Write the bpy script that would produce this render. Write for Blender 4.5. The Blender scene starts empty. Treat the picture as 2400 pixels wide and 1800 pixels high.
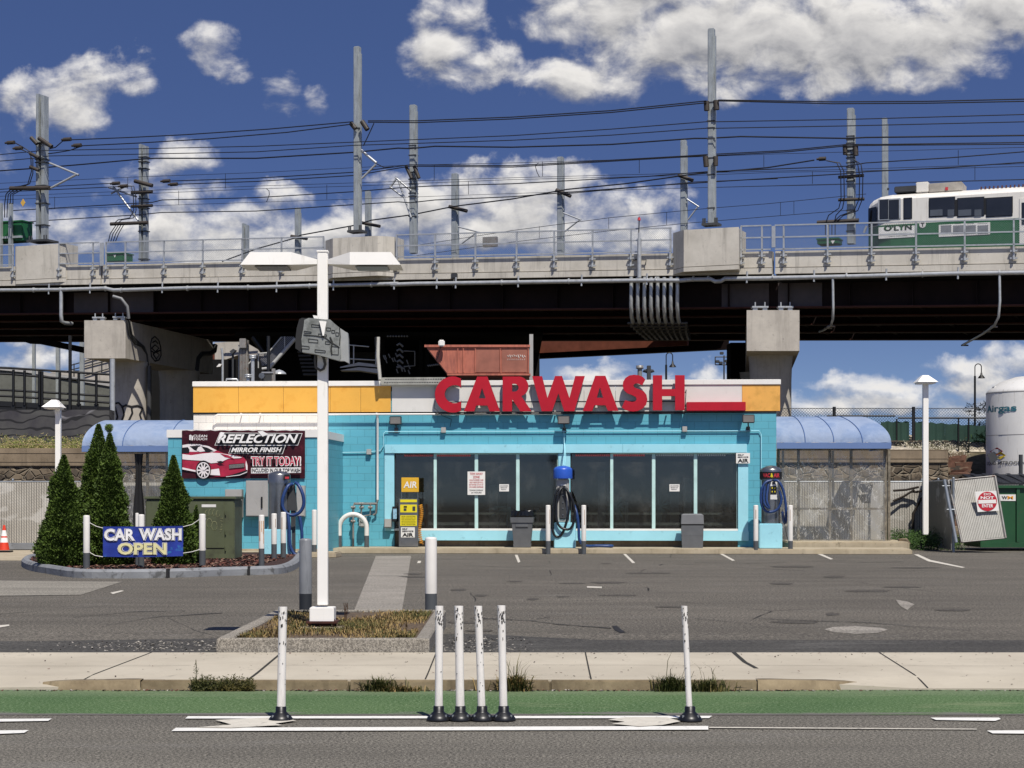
import bpy, math, random
from mathutils import Vector, Matrix
R = math.radians
random.seed(7)
sc = bpy.context.scene
col = sc.collection
# ---------------------------------------------------------------- camera (level, shifted lens)
CH = 1.55; CX = 1106.0; CY = 1071.0; FD = 4026.0      # photo measured at 2212 x 1659
cam = bpy.data.objects.new('camera', bpy.data.cameras.new('camera'))
col.objects.link(cam)
cam.location = (0, 0, CH); cam.rotation_euler = (R(90), 0, 0)
cam.data.sensor_width = 36; cam.data.lens = 36 * FD / 2212
cam.data.shift_y = (CY - 829.5) / 2212
cam.data.clip_end = 6000; cam.data.clip_start = .1
sc.camera = cam
# ---------------------------------------------------------------- render look
sc.view_settings.view_transform = 'Standard'; sc.view_settings.look = 'None'
sc.view_settings.exposure = 0.06; sc.view_settings.gamma = 1
# ---------------------------------------------------------------- sun
LD = Vector((-.17, .52, -.84)).normalized()
sl = bpy.data.lights.new('sun', 'SUN'); sl.energy = 5.0; sl.angle = R(.5); sl.color = (1, .95, .87)
so = bpy.data.objects.new('sun', sl); col.objects.link(so)
so.rotation_euler = LD.to_track_quat('-Z', 'Y').to_euler(); so.location = (10, -20, 40)
SUN_EL = math.asin(-LD.z); SUN_ROT = math.atan2(-LD.x, -LD.y)
# ---------------------------------------------------------------- world: sky and clouds
w = bpy.data.worlds.new('World'); sc.world = w; w.use_nodes = True
nt = w.node_tree; nt.nodes.clear()
def N(nt, t, **k):
    n = nt.nodes.new(t)
    for a, b in k.items(): setattr(n, a, b)
    return n
def sky_uv(x, y): return ((x - CX) / FD, (CY - y) / FD)
BL = [ # x, y, rx, ry in photo measure, peak
 (120,205,115,52,1),(225,160,85,42,.9),(60,190,60,38,.9),(160,245,70,28,.7),(465,128,56,36,.5),(590,190,44,34,.42),(605,225,34,20,.32),(690,220,24,16,.22),
 (950,110,90,48,1),(1010,60,40,50,.5),(1040,155,120,46,1),(1150,165,90,40,.9),(1260,165,130,58,1.1),(930,40,40,40,.4),
 (1340,40,200,70,1.3),(1560,70,280,110,1.6),(1800,80,280,110,1.6),(1950,110,210,75,1.2),(1800,170,150,42,1),(2190,20,170,80,1.4),(2080,60,170,80,1.3),(1450,-20,300,60,1.2),(1520,165,120,30,.6),
 (380,345,80,38,.7),(300,390,60,25,.4),(430,430,70,36,.75),(330,490,160,45,.9),(180,500,120,50,.6),(450,520,160,60,1),(620,410,60,26,.6),(40,470,90,40,.45),
 (660,500,170,62,1.1),(780,470,110,55,1),(900,440,130,60,1.1),(1060,410,150,52,1.2),(1030,480,240,60,1.2),(1200,400,90,45,1),(1260,480,180,70,1.1),(1330,450,90,50,.9),(1420,430,60,40,.8),(1400,500,80,40,.8),
 (1320,805,130,24,.9),(1420,830,220,30,.8),(1525,805,50,22,.6),(1300,850,300,30,.8),
 (1820,842,90,22,.9),(1920,840,110,30,1.1),(1900,875,280,28,1),(2050,782,52,24,.9),(2130,800,120,40,.9),(2200,760,60,30,.9),(2120,850,200,34,1),(1780,895,140,22,.9),(2100,890,250,25,.9),
 (80,770,180,40,1),(60,700,100,20,.5),(560,760,250,50,.6),
 (-300,300,300,90,1),(2700,200,300,130,1.1),(2600,600,300,90,.8),(-500,700,350,60,.8)]
g = bpy.data.node_groups.new('cloud_field', 'ShaderNodeTree')
g.interface.new_socket('V', in_out='INPUT', socket_type='NodeSocketVector')
g.interface.new_socket('D', in_out='OUTPUT', socket_type='NodeSocketFloat')
gi = N(g, 'NodeGroupInput'); go = N(g, 'NodeGroupOutput')
nz0 = N(g, 'ShaderNodeTexNoise'); nz0.inputs['Scale'].default_value = 20; nz0.inputs['Detail'].default_value = 6; nz0.inputs['Roughness'].default_value = .6
g.links.new(gi.outputs[0], nz0.inputs['Vector'])
sb = N(g, 'ShaderNodeVectorMath', operation='SUBTRACT'); sb.inputs[1].default_value = (.5, .5, .5)
g.links.new(nz0.outputs['Color'], sb.inputs[0])
scl = N(g, 'ShaderNodeVectorMath', operation='SCALE'); scl.inputs['Scale'].default_value = .045
g.links.new(sb.outputs[0], scl.inputs[0])
wv = N(g, 'ShaderNodeVectorMath', operation='ADD'); g.links.new(gi.outputs[0], wv.inputs[0]); g.links.new(scl.outputs[0], wv.inputs[1])
cur = None
for (x, y, rx, ry, pk) in BL:
    if y > 740: pk *= .74; ry *= .9
    u, v = sky_uv(x, y)
    a = N(g, 'ShaderNodeVectorMath', operation='SUBTRACT'); a.inputs[1].default_value = (u, v, 0)
    g.links.new(wv.outputs[0], a.inputs[0])
    m = N(g, 'ShaderNodeVectorMath', operation='MULTIPLY'); m.inputs[1].default_value = (FD / rx, FD / ry, 0)
    g.links.new(a.outputs[0], m.inputs[0])
    l = N(g, 'ShaderNodeVectorMath', operation='DOT_PRODUCT'); g.links.new(m.outputs[0], l.inputs[0]); g.links.new(m.outputs[0], l.inputs[1])
    s = N(g, 'ShaderNodeMath', operation='MULTIPLY_ADD'); s.inputs[1].default_value = -pk * .75; s.inputs[2].default_value = pk
    g.links.new(l.outputs['Value'], s.inputs[0])
    if cur is None: cur = s
    else:
        mx = N(g, 'ShaderNodeMath', operation='SMOOTH_MAX'); mx.inputs[2].default_value = .35
        g.links.new(cur.outputs[0], mx.inputs[0]); g.links.new(s.outputs[0], mx.inputs[1]); cur = mx
ng = N(g, 'ShaderNodeTexNoise'); ng.inputs['Scale'].default_value = 34; ng.inputs['Detail'].default_value = 10; ng.inputs['Roughness'].default_value = .575; ng.inputs['Distortion'].default_value = .25
stv = N(g, 'ShaderNodeVectorMath', operation='MULTIPLY'); stv.inputs[1].default_value = (1, 1.5, 1); g.links.new(gi.outputs[0], stv.inputs[0]); g.links.new(stv.outputs[0], ng.inputs['Vector'])
na = N(g, 'ShaderNodeMath', operation='MULTIPLY_ADD'); na.inputs[1].default_value = 3.4; na.inputs[2].default_value = -1.66
g.links.new(ng.outputs['Fac'], na.inputs[0])
ad = N(g, 'ShaderNodeMath', operation='ADD'); g.links.new(cur.outputs[0], ad.inputs[0]); g.links.new(na.outputs[0], ad.inputs[1])
g.links.new(ad.outputs[0], go.inputs[0])

tc = N(nt, 'ShaderNodeTexCoord'); sp = N(nt, 'ShaderNodeSeparateXYZ'); nt.links.new(tc.outputs['Generated'], sp.inputs[0])
ay = N(nt, 'ShaderNodeMath', operation='ABSOLUTE'); nt.links.new(sp.outputs[1], ay.inputs[0])
my = N(nt, 'ShaderNodeMath', operation='MAXIMUM'); my.inputs[1].default_value = .05; nt.links.new(ay.outputs[0], my.inputs[0])
du = N(nt, 'ShaderNodeMath', operation='DIVIDE'); nt.links.new(sp.outputs[0], du.inputs[0]); nt.links.new(my.outputs[0], du.inputs[1])
dv = N(nt, 'ShaderNodeMath', operation='DIVIDE'); nt.links.new(sp.outputs[2], dv.inputs[0]); nt.links.new(my.outputs[0], dv.inputs[1])
cb = N(nt, 'ShaderNodeCombineXYZ'); nt.links.new(du.outputs[0], cb.inputs[0]); nt.links.new(dv.outputs[0], cb.inputs[1])
g1 = N(nt, 'ShaderNodeGroup'); g1.node_tree = g; nt.links.new(cb.outputs[0], g1.inputs[0])
sh = N(nt, 'ShaderNodeVectorMath', operation='ADD'); sh.inputs[1].default_value = (.002, .008, 0); nt.links.new(cb.outputs[0], sh.inputs[0])
g2 = N(nt, 'ShaderNodeGroup'); g2.node_tree = g; nt.links.new(sh.outputs[0], g2.inputs[0])
mr = N(nt, 'ShaderNodeMapRange', interpolation_type='SMOOTHSTEP'); mr.inputs[1].default_value = -.12; mr.inputs[2].default_value = 1.35
nt.links.new(g1.outputs[0], mr.inputs[0])
df = N(nt, 'ShaderNodeMath', operation='SUBTRACT'); nt.links.new(g1.outputs[0], df.inputs[0]); nt.links.new(g2.outputs[0], df.inputs[1])
lt = N(nt, 'ShaderNodeMapRange'); lt.inputs[1].default_value = -.85; lt.inputs[2].default_value = .75
nt.links.new(df.outputs[0], lt.inputs[0])
# thick cores are greyer
th = N(nt, 'ShaderNodeMapRange'); th.inputs[1].default_value = .9; th.inputs[2].default_value = 2.3; th.inputs[3].default_value = 1; th.inputs[4].default_value = .42
nt.links.new(g1.outputs[0], th.inputs[0])
lm = N(nt, 'ShaderNodeMath', operation='MULTIPLY'); nt.links.new(lt.outputs[0], lm.inputs[0]); nt.links.new(th.outputs[0], lm.inputs[1])
cc = N(nt, 'ShaderNodeMix', data_type='RGBA'); cc.inputs[6].default_value = (2.9, 2.95, 3.25, 1); cc.inputs[7].default_value = (9.4, 9.1, 8.7, 1)
nt.links.new(lm.outputs[0], cc.inputs[0])
# sky
zs = N(nt, 'ShaderNodeMath', operation='MULTIPLY_ADD'); zs.inputs[1].default_value = 2.6; zs.inputs[2].default_value = .10
nt.links.new(sp.outputs[2], zs.inputs[0])
sv = N(nt, 'ShaderNodeCombineXYZ'); nt.links.new(sp.outputs[0], sv.inputs[0]); nt.links.new(sp.outputs[1], sv.inputs[1]); nt.links.new(zs.outputs[0], sv.inputs[2])
nv = N(nt, 'ShaderNodeVectorMath', operation='NORMALIZE'); nt.links.new(sv.outputs[0], nv.inputs[0])
sk = N(nt, 'ShaderNodeTexSky', sky_type='NISHITA'); sk.sun_disc = False; sk.sun_elevation = SUN_EL; sk.sun_rotation = SUN_ROT
sk.dust_density = .4; sk.ozone_density = 2.2
nt.links.new(nv.outputs[0], sk.inputs[0])
ti = N(nt, 'ShaderNodeMix', data_type='RGBA', blend_type='MULTIPLY'); ti.inputs[0].default_value = 1
grd = N(nt, 'ShaderNodeMapRange'); grd.inputs[1].default_value = .0; grd.inputs[2].default_value = .16; nt.links.new(sp.outputs[2], grd.inputs[0])
gmx = N(nt, 'ShaderNodeMix', data_type='RGBA'); gmx.inputs[6].default_value = (1.02, .98, .98, 1); gmx.inputs[7].default_value = (.66, .70, .96, 1); nt.links.new(grd.outputs[0], gmx.inputs[0]); nt.links.new(gmx.outputs[2], ti.inputs[7])
nt.links.new(sk.outputs[0], ti.inputs[6])
fm = N(nt, 'ShaderNodeMix', data_type='RGBA'); nt.links.new(mr.outputs[0], fm.inputs[0]); nt.links.new(ti.outputs[2], fm.inputs[6]); nt.links.new(cc.outputs[2], fm.inputs[7])
bg = N(nt, 'ShaderNodeBackground'); bg.inputs[1].default_value = .096
nt.links.new(fm.outputs[2], bg.inputs[0])
wo = N(nt, 'ShaderNodeOutputWorld'); nt.links.new(bg.outputs[0], wo.inputs[0])

# ---------------------------------------------------------------- materials
def C3(h):
    if isinstance(h, tuple): return h
    r = [int(h[i:i+2], 16) / 255 for i in (0, 2, 4)]
    return tuple(c / 12.92 if c < .04045 else ((c + .055) / 1.055) ** 2.4 for c in r)
def base_mat(name):
    m = bpy.data.materials.new(name); m.use_nodes = True
    t = m.node_tree; b = t.nodes['Principled BSDF']
    return m, t, b
def coord(t, kind='Object', scale=(1, 1, 1)):
    c = N(t, 'ShaderNodeTexCoord'); mp = N(t, 'ShaderNodeMapping'); mp.inputs['Scale'].default_value = scale
    t.links.new(c.outputs[kind], mp.inputs[0]); return mp.outputs[0]
def noise(t, v, s, d=4, r=.55):
    n = N(t, 'ShaderNodeTexNoise'); n.inputs['Scale'].default_value = s; n.inputs['Detail'].default_value = d; n.inputs['Roughness'].default_value = r
    t.links.new(v, n.inputs['Vector']); return n.outputs['Fac']
def rng(t, f, a, b, c=0., d=1., smooth=False):
    m = N(t, 'ShaderNodeMapRange'); 
    if smooth: m.interpolation_type = 'SMOOTHSTEP'
    for i, x in enumerate((a, b, c, d)): m.inputs[i + 1].default_value = x
    t.links.new(f, m.inputs[0]); return m.outputs[0]
def mixc(t, f, a, b, mode='MIX'):
    m = N(t, 'ShaderNodeMix', data_type='RGBA', blend_type=mode)
    if isinstance(f, (int, float)): m.inputs[0].default_value = f
    else: t.links.new(f, m.inputs[0])
    for i, x in ((6, a), (7, b)):
        if isinstance(x, tuple): m.inputs[i].default_value = (*x[:3], 1)
        else: t.links.new(x, m.inputs[i])
    return m.outputs[2]
def bump(t, b, h, st=.3, dist=.01):
    n = N(t, 'ShaderNodeBump'); n.inputs['Strength'].default_value = st; n.inputs['Distance'].default_value = dist
    t.links.new(h, n.inputs['Height']); t.links.new(n.outputs[0], b.inputs['Normal'])
MC = {}
def pm(name, c, rough=.6, metal=0, ns=3., na=.12, dirt=None, ds=1.2, dt=(.55, .75), da=.7, bs=0, bst=.2, bd=.01, streak=False, spec=.5):
    """paint / plain surface with mottling, optional dirt patches and bump"""
    if name in MC: return MC[name]
    c = C3(c); m, t, b = base_mat(name); v = coord(t)
    f = noise(t, v, ns, 5)
    f = rng(t, f, .3, .7)
    lo = tuple(x * (1 - na) for x in c); hi = tuple(min(x * (1 + na), 1) for x in c)
    o = mixc(t, f, lo, hi)
    if dirt is not None:
        v2 = coord(t, scale=(4, 4, .5)) if streak else v
        d = rng(t, noise(t, v2, ds, 8, .65), dt[0], dt[1], 0, da)
        o = mixc(t, d, o, C3(dirt))
    t.links.new(o, b.inputs['Base Color'])
    b.inputs['Roughness'].default_value = rough; b.inputs['Metallic'].default_value = metal
    b.inputs['Specular IOR Level'].default_value = spec
    if bs: bump(t, b, noise(t, v, bs, 3), bst, bd)
    MC[name] = m; return m
def asphalt(name, c, c2, grain=70, patch=.35, crack=None, spk=.5):
    m, t, b = base_mat(name); v = coord(t)
    c, c2 = C3(c), C3(c2)
    o = mixc(t, rng(t, noise(t, v, patch, 5, .6), .38, .64), c, c2)
    o = mixc(t, rng(t, noise(t, v, 3.1, 4), .35, .7, 0, .35), o, tuple(x * .72 for x in c))
    g_ = noise(t, v, grain * .42, 3, .95)
    o = mixc(t, rng(t, g_, .505, .60, 0, spk), o, tuple(min(1, x * 2.6) for x in c))
    o = mixc(t, rng(t, g_, .495, .41, 0, spk + .25), o, tuple(x * .22 for x in c))
    o = mixc(t, rng(t, noise(t, coord(t, scale=(.12, .9, 1)), 1.2, 6, .65), .42, .62, 0, .38), o, tuple(x * .5 for x in c))
    o = mixc(t, rng(t, noise(t, coord(t, scale=(.2, .6, 1)), 2.2, 7, .7), .56, .66, 0, .22), o, (.2, .19, .175))
    vo = N(t, 'ShaderNodeTexVoronoi'); vo.inputs['Scale'].default_value = 19; t.links.new(v, vo.inputs[0])
    o = mixc(t, rng(t, vo.outputs['Distance'], .10, .05, 0, .5), o, (.32, .31, .29))
    if crack:
        v3 = coord(t, scale=(1, .45, 1))
        vc = N(t, 'ShaderNodeTexVoronoi', feature='DISTANCE_TO_EDGE'); vc.inputs['Scale'].default_value = crack
        dn = N(t, 'ShaderNodeMix', data_type='VECTOR'); dn.inputs[0].default_value = .12
        nn = N(t, 'ShaderNodeTexNoise'); nn.inputs['Scale'].default_value = 1.5; nn.inputs['Detail'].default_value = 4; t.links.new(v3, nn.inputs[0])
        t.links.new(v3, dn.inputs[4]); t.links.new(nn.outputs['Color'], dn.inputs[5]); t.links.new(dn.outputs[1], vc.inputs[0])
        msk = rng(t, noise(t, v, .3, 2), .5, .58)
        cm = N(t, 'ShaderNodeMath', operation='MULTIPLY'); t.links.new(rng(t, vc.outputs[0], .004, .001), cm.inputs[0]); t.links.new(msk, cm.inputs[1])
        o = mixc(t, cm.outputs[0], o, (.012, .012, .011))
    t.links.new(o, b.inputs['Base Color']); b.inputs['Roughness'].default_value = .9; b.inputs['Specular IOR Level'].default_value = .25
    bump(t, b, g_, .5, .008)
    return m
def block_mat(name, c, dirty=None):
    m, t, b = base_mat(name); c = C3(c)
    tcn = N(t, 'ShaderNodeTexCoord'); s = N(t, 'ShaderNodeSeparateXYZ'); t.links.new(tcn.outputs['Object'], s.inputs[0])
    xy = N(t, 'ShaderNodeMath', operation='ADD'); t.links.new(s.outputs[0], xy.inputs[0]); t.links.new(s.outputs[1], xy.inputs[1])
    cbn = N(t, 'ShaderNodeCombineXYZ'); t.links.new(xy.outputs[0], cbn.inputs[0]); t.links.new(s.outputs[2], cbn.inputs[1])
    br = N(t, 'ShaderNodeTexBrick'); t.links.new(cbn.outputs[0], br.inputs['Vector'])
    br.inputs['Scale'].default_value = 1; br.inputs['Brick Width'].default_value = .406; br.inputs['Row Height'].default_value = .203
    br.inputs['Mortar Size'].default_value = .006; br.inputs['Mortar Smooth'].default_value = .3
    br.inputs['Color1'].default_value = (*c, 1); br.inputs['Color2'].default_value = (*[x * .93 for x in c], 1)
    br.inputs['Mortar'].default_value = (*[x * .62 for x in c], 1)
    o = mixc(t, rng(t, noise(t, tcn.outputs['Object'], 1.4, 6), .35, .7, 0, .3), br.outputs['Color'], tuple(min(1, x * 1.25 + .01) for x in c))
    o = mixc(t, rng(t, noise(t, tcn.outputs['Object'], 7, 6, .7), .6, .75, 0, .25), o, tuple(x * .6 for x in c))
    t.links.new(o, b.inputs['Base Color']); b.inputs['Roughness'].default_value = .55
    inv = rng(t, br.outputs['Fac'], 0, 1, 1, 0)
    ns_ = noise(t, tcn.outputs['Object'], 45, 3)
    hm = N(t, 'ShaderNodeMath', operation='MULTIPLY_ADD'); hm.inputs[1].default_value = .25; t.links.new(ns_, hm.inputs[0]); t.links.new(inv, hm.inputs[2])
    bump(t, b, hm.outputs[0], .5, .008)
    return m
def concrete(name, c, c2, s=1.0, streaks=.5, joint=None):
    m, t, b = base_mat(name); v = coord(t); c, c2 = C3(c), C3(c2)
    o = mixc(t, rng(t, noise(t, v, s, 8, .65), .35, .68), c, c2)
    v2 = coord(t, scale=(1.6, 1.6, .12))
    o = mixc(t, rng(t, noise(t, v2, 2.2, 8, .7), .52, .70, 0, streaks), o, tuple(x * .45 for x in c2))
    o = mixc(t, rng(t, noise(t, v, 6, 8, .75), .60, .68, 0, .6), o, tuple(x * .4 for x in c2))
    o = mixc(t, rng(t, noise(t, v, 14, 6, .75), .66, .72, 0, .6), o, tuple(x * .25 for x in c2))
    t.links.new(o, b.inputs['Base Color']); b.inputs['Roughness'].default_value = .85
    bump(t, b, noise(t, v, 30, 4), .3, .01)
    return m
def leafmat(name, a, b_, c):
    m, t, b = base_mat(name); ge = N(t, 'ShaderNodeNewGeometry'); v = coord(t)
    o = mixc(t, ge.outputs['Random Per Island'], C3(a), C3(b_))
    o = mixc(t, rng(t, noise(t, v, 3.5, 3), .45, .7, 0, .7), o, C3(c))
    t.links.new(o, b.inputs['Base Color']); b.inputs['Roughness'].default_value = .65; b.inputs['Specular IOR Level'].default_value = .25
    return m
def chainlink(name, c, cell=.055, wire=.10, ax=(0, 2)):
    """wire diamonds cut out of a thin sheet"""
    m, t, b = base_mat(name); tcn = N(t, 'ShaderNodeTexCoord'); s = N(t, 'ShaderNodeSeparateXYZ'); t.links.new(tcn.outputs['Object'], s.inputs[0])
    fr = []
    for op in ('ADD', 'SUBTRACT'):
        a = N(t, 'ShaderNodeMath', operation=op); t.links.new(s.outputs[ax[0]], a.inputs[0]); t.links.new(s.outputs[ax[1]], a.inputs[1])
        d = N(t, 'ShaderNodeMath', operation='DIVIDE'); d.inputs[1].default_value = cell * 1.414; t.links.new(a.outputs[0], d.inputs[0])
        f = N(t, 'ShaderNodeMath', operation='FRACT'); t.links.new(d.outputs[0], f.inputs[0])
        l = N(t, 'ShaderNodeMath', operation='LESS_THAN'); l.inputs[1].default_value = wire; t.links.new(f.outputs[0], l.inputs[0]); fr.append(l)
    mx = N(t, 'ShaderNodeMath', operation='MAXIMUM'); t.links.new(fr[0].outputs[0], mx.inputs[0]); t.links.new(fr[1].outputs[0], mx.inputs[1])
    t.links.new(mx.outputs[0], b.inputs['Alpha']); b.inputs['Base Color'].default_value = (*C3(c), 1)
    b.inputs['Roughness'].default_value = .45; b.inputs['Metallic'].default_value = .4
    return m
def slatmat(name, c, c2):
    """pvc slats woven through chain link: vertical strips with diagonal wire"""
    m, t, b = base_mat(name); v = coord(t); c, c2 = C3(c), C3(c2)
    tcn = N(t, 'ShaderNodeTexCoord'); s = N(t, 'ShaderNodeSeparateXYZ'); t.links.new(tcn.outputs['Object'], s.inputs[0])
    xy = N(t, 'ShaderNodeMath', operation='SUBTRACT'); t.links.new(s.outputs[0], xy.inputs[0]); t.links.new(s.outputs[1], xy.inputs[1])
    z = N(t, 'ShaderNodeMath', operation='MULTIPLY'); z.inputs[1].default_value = .12; t.links.new(s.outputs[2], z.inputs[0])
    def stripe(inp, per, wd, off=None):
        a = N(t, 'ShaderNodeMath', operation='ADD'); t.links.new(inp, a.inputs[0])
        if off is not None: t.links.new(off, a.inputs[1])
        else: a.inputs[1].default_value = 0
        d = N(t, 'ShaderNodeMath', operation='DIVIDE'); d.inputs[1].default_value = per; t.links.new(a.outputs[0], d.inputs[0])
        f = N(t, 'ShaderNodeMath', operation='FRACT'); t.links.new(d.outputs[0], f.inputs[0])
        l = N(t, 'ShaderNodeMath', operation='LESS_THAN'); l.inputs[1].default_value = wd; t.links.new(f.outputs[0], l.inputs[0]); return l.outputs[0]
    o = mixc(t, rng(t, noise(t, v, 1.1, 6), .35, .7), c, c2)
    gap = stripe(xy.outputs[0], .075, .22)
    o = mixc(t, gap, o, (.05, .05, .045))
    o = mixc(t, stripe(xy.outputs[0], .09, .10, s.outputs[2]), o, (.12, .12, .11))
    o = mixc(t, rng(t, noise(t, coord(t, scale=(1, 1, 2)), .7, 6), .52, .56, 0, .32), o, (.66, .65, .61))
    t.links.new(o, b.inputs['Base Color']); b.inputs['Roughness'].default_value = .6
    return m
def stonewall(name):
    m, t, b = base_mat(name)
    tcn = N(t, 'ShaderNodeTexCoord'); mp = N(t, 'ShaderNodeMapping'); mp.inputs['Scale'].default_value = (1.0, 1.0, 1.7); t.links.new(tcn.outputs['Object'], mp.inputs[0]); v = mp.outputs[0]
    vo = N(t, 'ShaderNodeTexVoronoi', feature='DISTANCE_TO_EDGE'); vo.inputs['Scale'].default_value = 2.9; t.links.new(v, vo.inputs[0])
    vc = N(t, 'ShaderNodeTexVoronoi'); vc.inputs['Scale'].default_value = 2.9; t.links.new(v, vc.inputs[0])
    sp_ = N(t, 'ShaderNodeSeparateColor'); t.links.new(vc.outputs['Color'], sp_.inputs[0])
    o = mixc(t, sp_.outputs[0], C3('3a342c'), C3('7d705d'))
    o = mixc(t, rng(t, noise(t, tcn.outputs['Object'], 5, 6, .7), .4, .65, 0, .7), o, C3('6b5b48'))
    o = mixc(t, rng(t, vo.outputs[0], .05, .02, 0, .8), o, C3('9a8e7a'))
    o = mixc(t, rng(t, noise(t, tcn.outputs['Object'], 1.3, 5, .7), .55, .62, 0, .8), o, C3('2c2620'))
    t.links.new(o, b.inputs['Base Color']); b.inputs['Roughness'].default_value = .95
    bump(t, b, rng(t, vo.outputs[0], 0, .12), 1, .08)
    return m

# ---------------------------------------------------------------- mesh builder
ORG = {}
class MB:
    def __init__(s): s.v = []; s.f = []; s.m = []; s.sm = []
    def add(s, vs, fs, mi=0, smooth=False):
        o = len(s.v); s.v += [tuple(x) for x in vs]
        for f in fs: s.f.append([o + i for i in f]); s.m.append(mi); s.sm.append(smooth)
        return s
    def box(s, x0, x1, y0, y1, z0, z1, mi=0, sl=0.):
        x0, x1 = min(x0, x1), max(x0, x1); y0, y1 = min(y0, y1), max(y0, y1); z0, z1 = min(z0, z1), max(z0, z1)
        vs = [(x, y, z + sl * x) for x in (x0, x1) for y in (y0, y1) for z in (z0, z1)]
        return s.add(vs, [(0, 1, 3, 2), (4, 6, 7, 5), (0, 4, 5, 1), (2, 3, 7, 6), (0, 2, 6, 4), (1, 5, 7, 3)], mi)
    def bbox(s, x0, x1, y0, y1, z0, z1, r=.01, mi=0):
        """box with chamfered edges"""
        import bmesh
        bm = bmesh.new(); bmesh.ops.create_cube(bm, size=1)
        for v in bm.verts: v.co = Vector(((x0 + x1) / 2 + v.co.x * (x1 - x0), (y0 + y1) / 2 + v.co.y * (y1 - y0), (z0 + z1) / 2 + v.co.z * (z1 - z0)))
        bmesh.ops.bevel(bm, geom=bm.edges[:], offset=r, segments=2, affect='EDGES')
        bm.verts.index_update()
        s.add([v.co[:] for v in bm.verts], [[v.index for v in f.verts] for f in bm.faces], mi); bm.free(); return s
    def cone(s, p0, p1, r0, r1=None, n=12, mi=0, caps=True, smooth=True):
        r1 = r0 if r1 is None else r1
        p0, p1 = Vector(p0), Vector(p1); d = (p1 - p0).normalized()
        a = Vector((0, 0, 1)) if abs(d.z) < .9 else Vector((1, 0, 0))
        e1 = d.cross(a).normalized(); e2 = d.cross(e1)
        vs = []
        for p, r in ((p0, r0), (p1, r1)):
            for i in range(n):
                t = 2 * math.pi * (i + .5) / n; vs.append(p + e1 * math.cos(t) * r + e2 * math.sin(t) * r)
        s.add(vs, [(i, (i + 1) % n, n + (i + 1) % n, n + i) for i in range(n)], mi, smooth)
        if caps: s.add(vs, [tuple(range(n))[::-1], tuple(range(n, 2 * n))], mi)
        return s
    def lathe(s, c, prof, n=20, mi=0, smooth=True):
        """profile [(r,z)] about the vertical through c"""
        vs = [(c[0] + r * math.cos(2 * math.pi * i / n), c[1] + r * math.sin(2 * math.pi * i / n), c[2] + z) for r, z in prof for i in range(n)]
        fs = [(k * n + i, k * n + (i + 1) % n, (k + 1) * n + (i + 1) % n, (k + 1) * n + i) for k in range(len(prof) - 1) for i in range(n)]
        s.add(vs, fs, mi, smooth); s.add(vs, [tuple(range(n))[::-1], tuple(range((len(prof) - 1) * n, len(prof) * n))], mi); return s
    def tube(s, pts, r, n=6, mi=0, closed=False):
        P = [Vector(p) for p in pts]; k = len(P); vs = []
        up = None
        for i, p in enumerate(P):
            d = (P[(i + 1) % k] - P[i - 1]) if closed else (P[min(i + 1, k - 1)] - P[max(i - 1, 0)])
            d = d.normalized() if d.length > 1e-9 else Vector((1, 0, 0))
            if up is None: up = Vector((0, 0, 1)) if abs(d.z) < .9 else Vector((0, 1, 0))
            e1 = d.cross(up)
            if e1.length < 1e-4: e1 = d.cross(Vector((0, 1, 0)))
            e1.normalize(); e2 = e1.cross(d); up = e2
            for j in range(n):
                t = 2 * math.pi * j / n; vs.append(p + e1 * math.cos(t) * r + e2 * math.sin(t) * r)
        fs = [(a * n + j, a * n + (j + 1) % n, ((a + 1) % k) * n + (j + 1) % n, ((a + 1) % k) * n + j) for a in range(k if closed else k - 1) for j in range(n)]
        s.add(vs, fs, mi, True)
        if not closed: s.add(vs, [tuple(range(n))[::-1], tuple(range((k - 1) * n, k * n))], mi)
        return s
    def prism(s, poly, y0, y1, mi=0, ax='y'):
        """poly of (a,b); extruded along y (a=x,b=z), z (a=x,b=y) or x (a=y,b=z)"""
        n = len(poly)
        f = {'y': lambda a, b, c: (a, c, b), 'z': lambda a, b, c: (a, b, c), 'x': lambda a, b, c: (c, a, b)}[ax]
        vs = [f(a, b, y0) for a, b in poly] + [f(a, b, y1) for a, b in poly]
        s.add(vs, [tuple(range(n)), tuple(range(n, 2 * n))[::-1]] + [(i, n + i, n + (i + 1) % n, (i + 1) % n) for i in range(n)], mi); return s
    def ball(s, c, r, n=10, mi=0, sz=1., sy=1.):
        prof = [(max(r * math.sin(math.pi * i / n), .0005), -r * sz * math.cos(math.pi * i / n)) for i in range(n + 1)]
        return s.lathe(c, prof, 2 * n, mi)
    def mesh(s, name, mats, off=(0, 0, 0)):
        me = bpy.data.meshes.new(name); o = Vector(off)
        me.from_pydata([tuple(Vector(v) - o) for v in s.v], [], s.f)
        for m in (mats if isinstance(mats, (list, tuple)) else [mats]): me.materials.append(m)
        me.polygons.foreach_set('material_index', s.m); me.polygons.foreach_set('use_smooth', s.sm)
        import bmesh
        bm = bmesh.new(); bm.from_mesh(me); bmesh.ops.recalc_face_normals(bm, faces=bm.faces); bm.to_mesh(me); bm.free()
        me.update(); return me
    def build(s, name, mats, parent=None, M=None):
        if parent is None:
            xs, ys, zs_ = zip(*s.v); o = Vector(((min(xs) + max(xs)) / 2, (min(ys) + max(ys)) / 2, min(zs_)))
            ob = bpy.data.objects.new(name, s.mesh(name, mats, o)); col.objects.link(ob)
            ob.matrix_world = (M or Matrix()) @ Matrix.Translation(o); ORG[ob.name] = o
        else:
            o = ORG[parent.name]
            ob = bpy.data.objects.new(name, s.mesh(name, mats, o)); col.objects.link(ob); ob.parent = parent; ORG[ob.name] = o
        return ob
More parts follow.
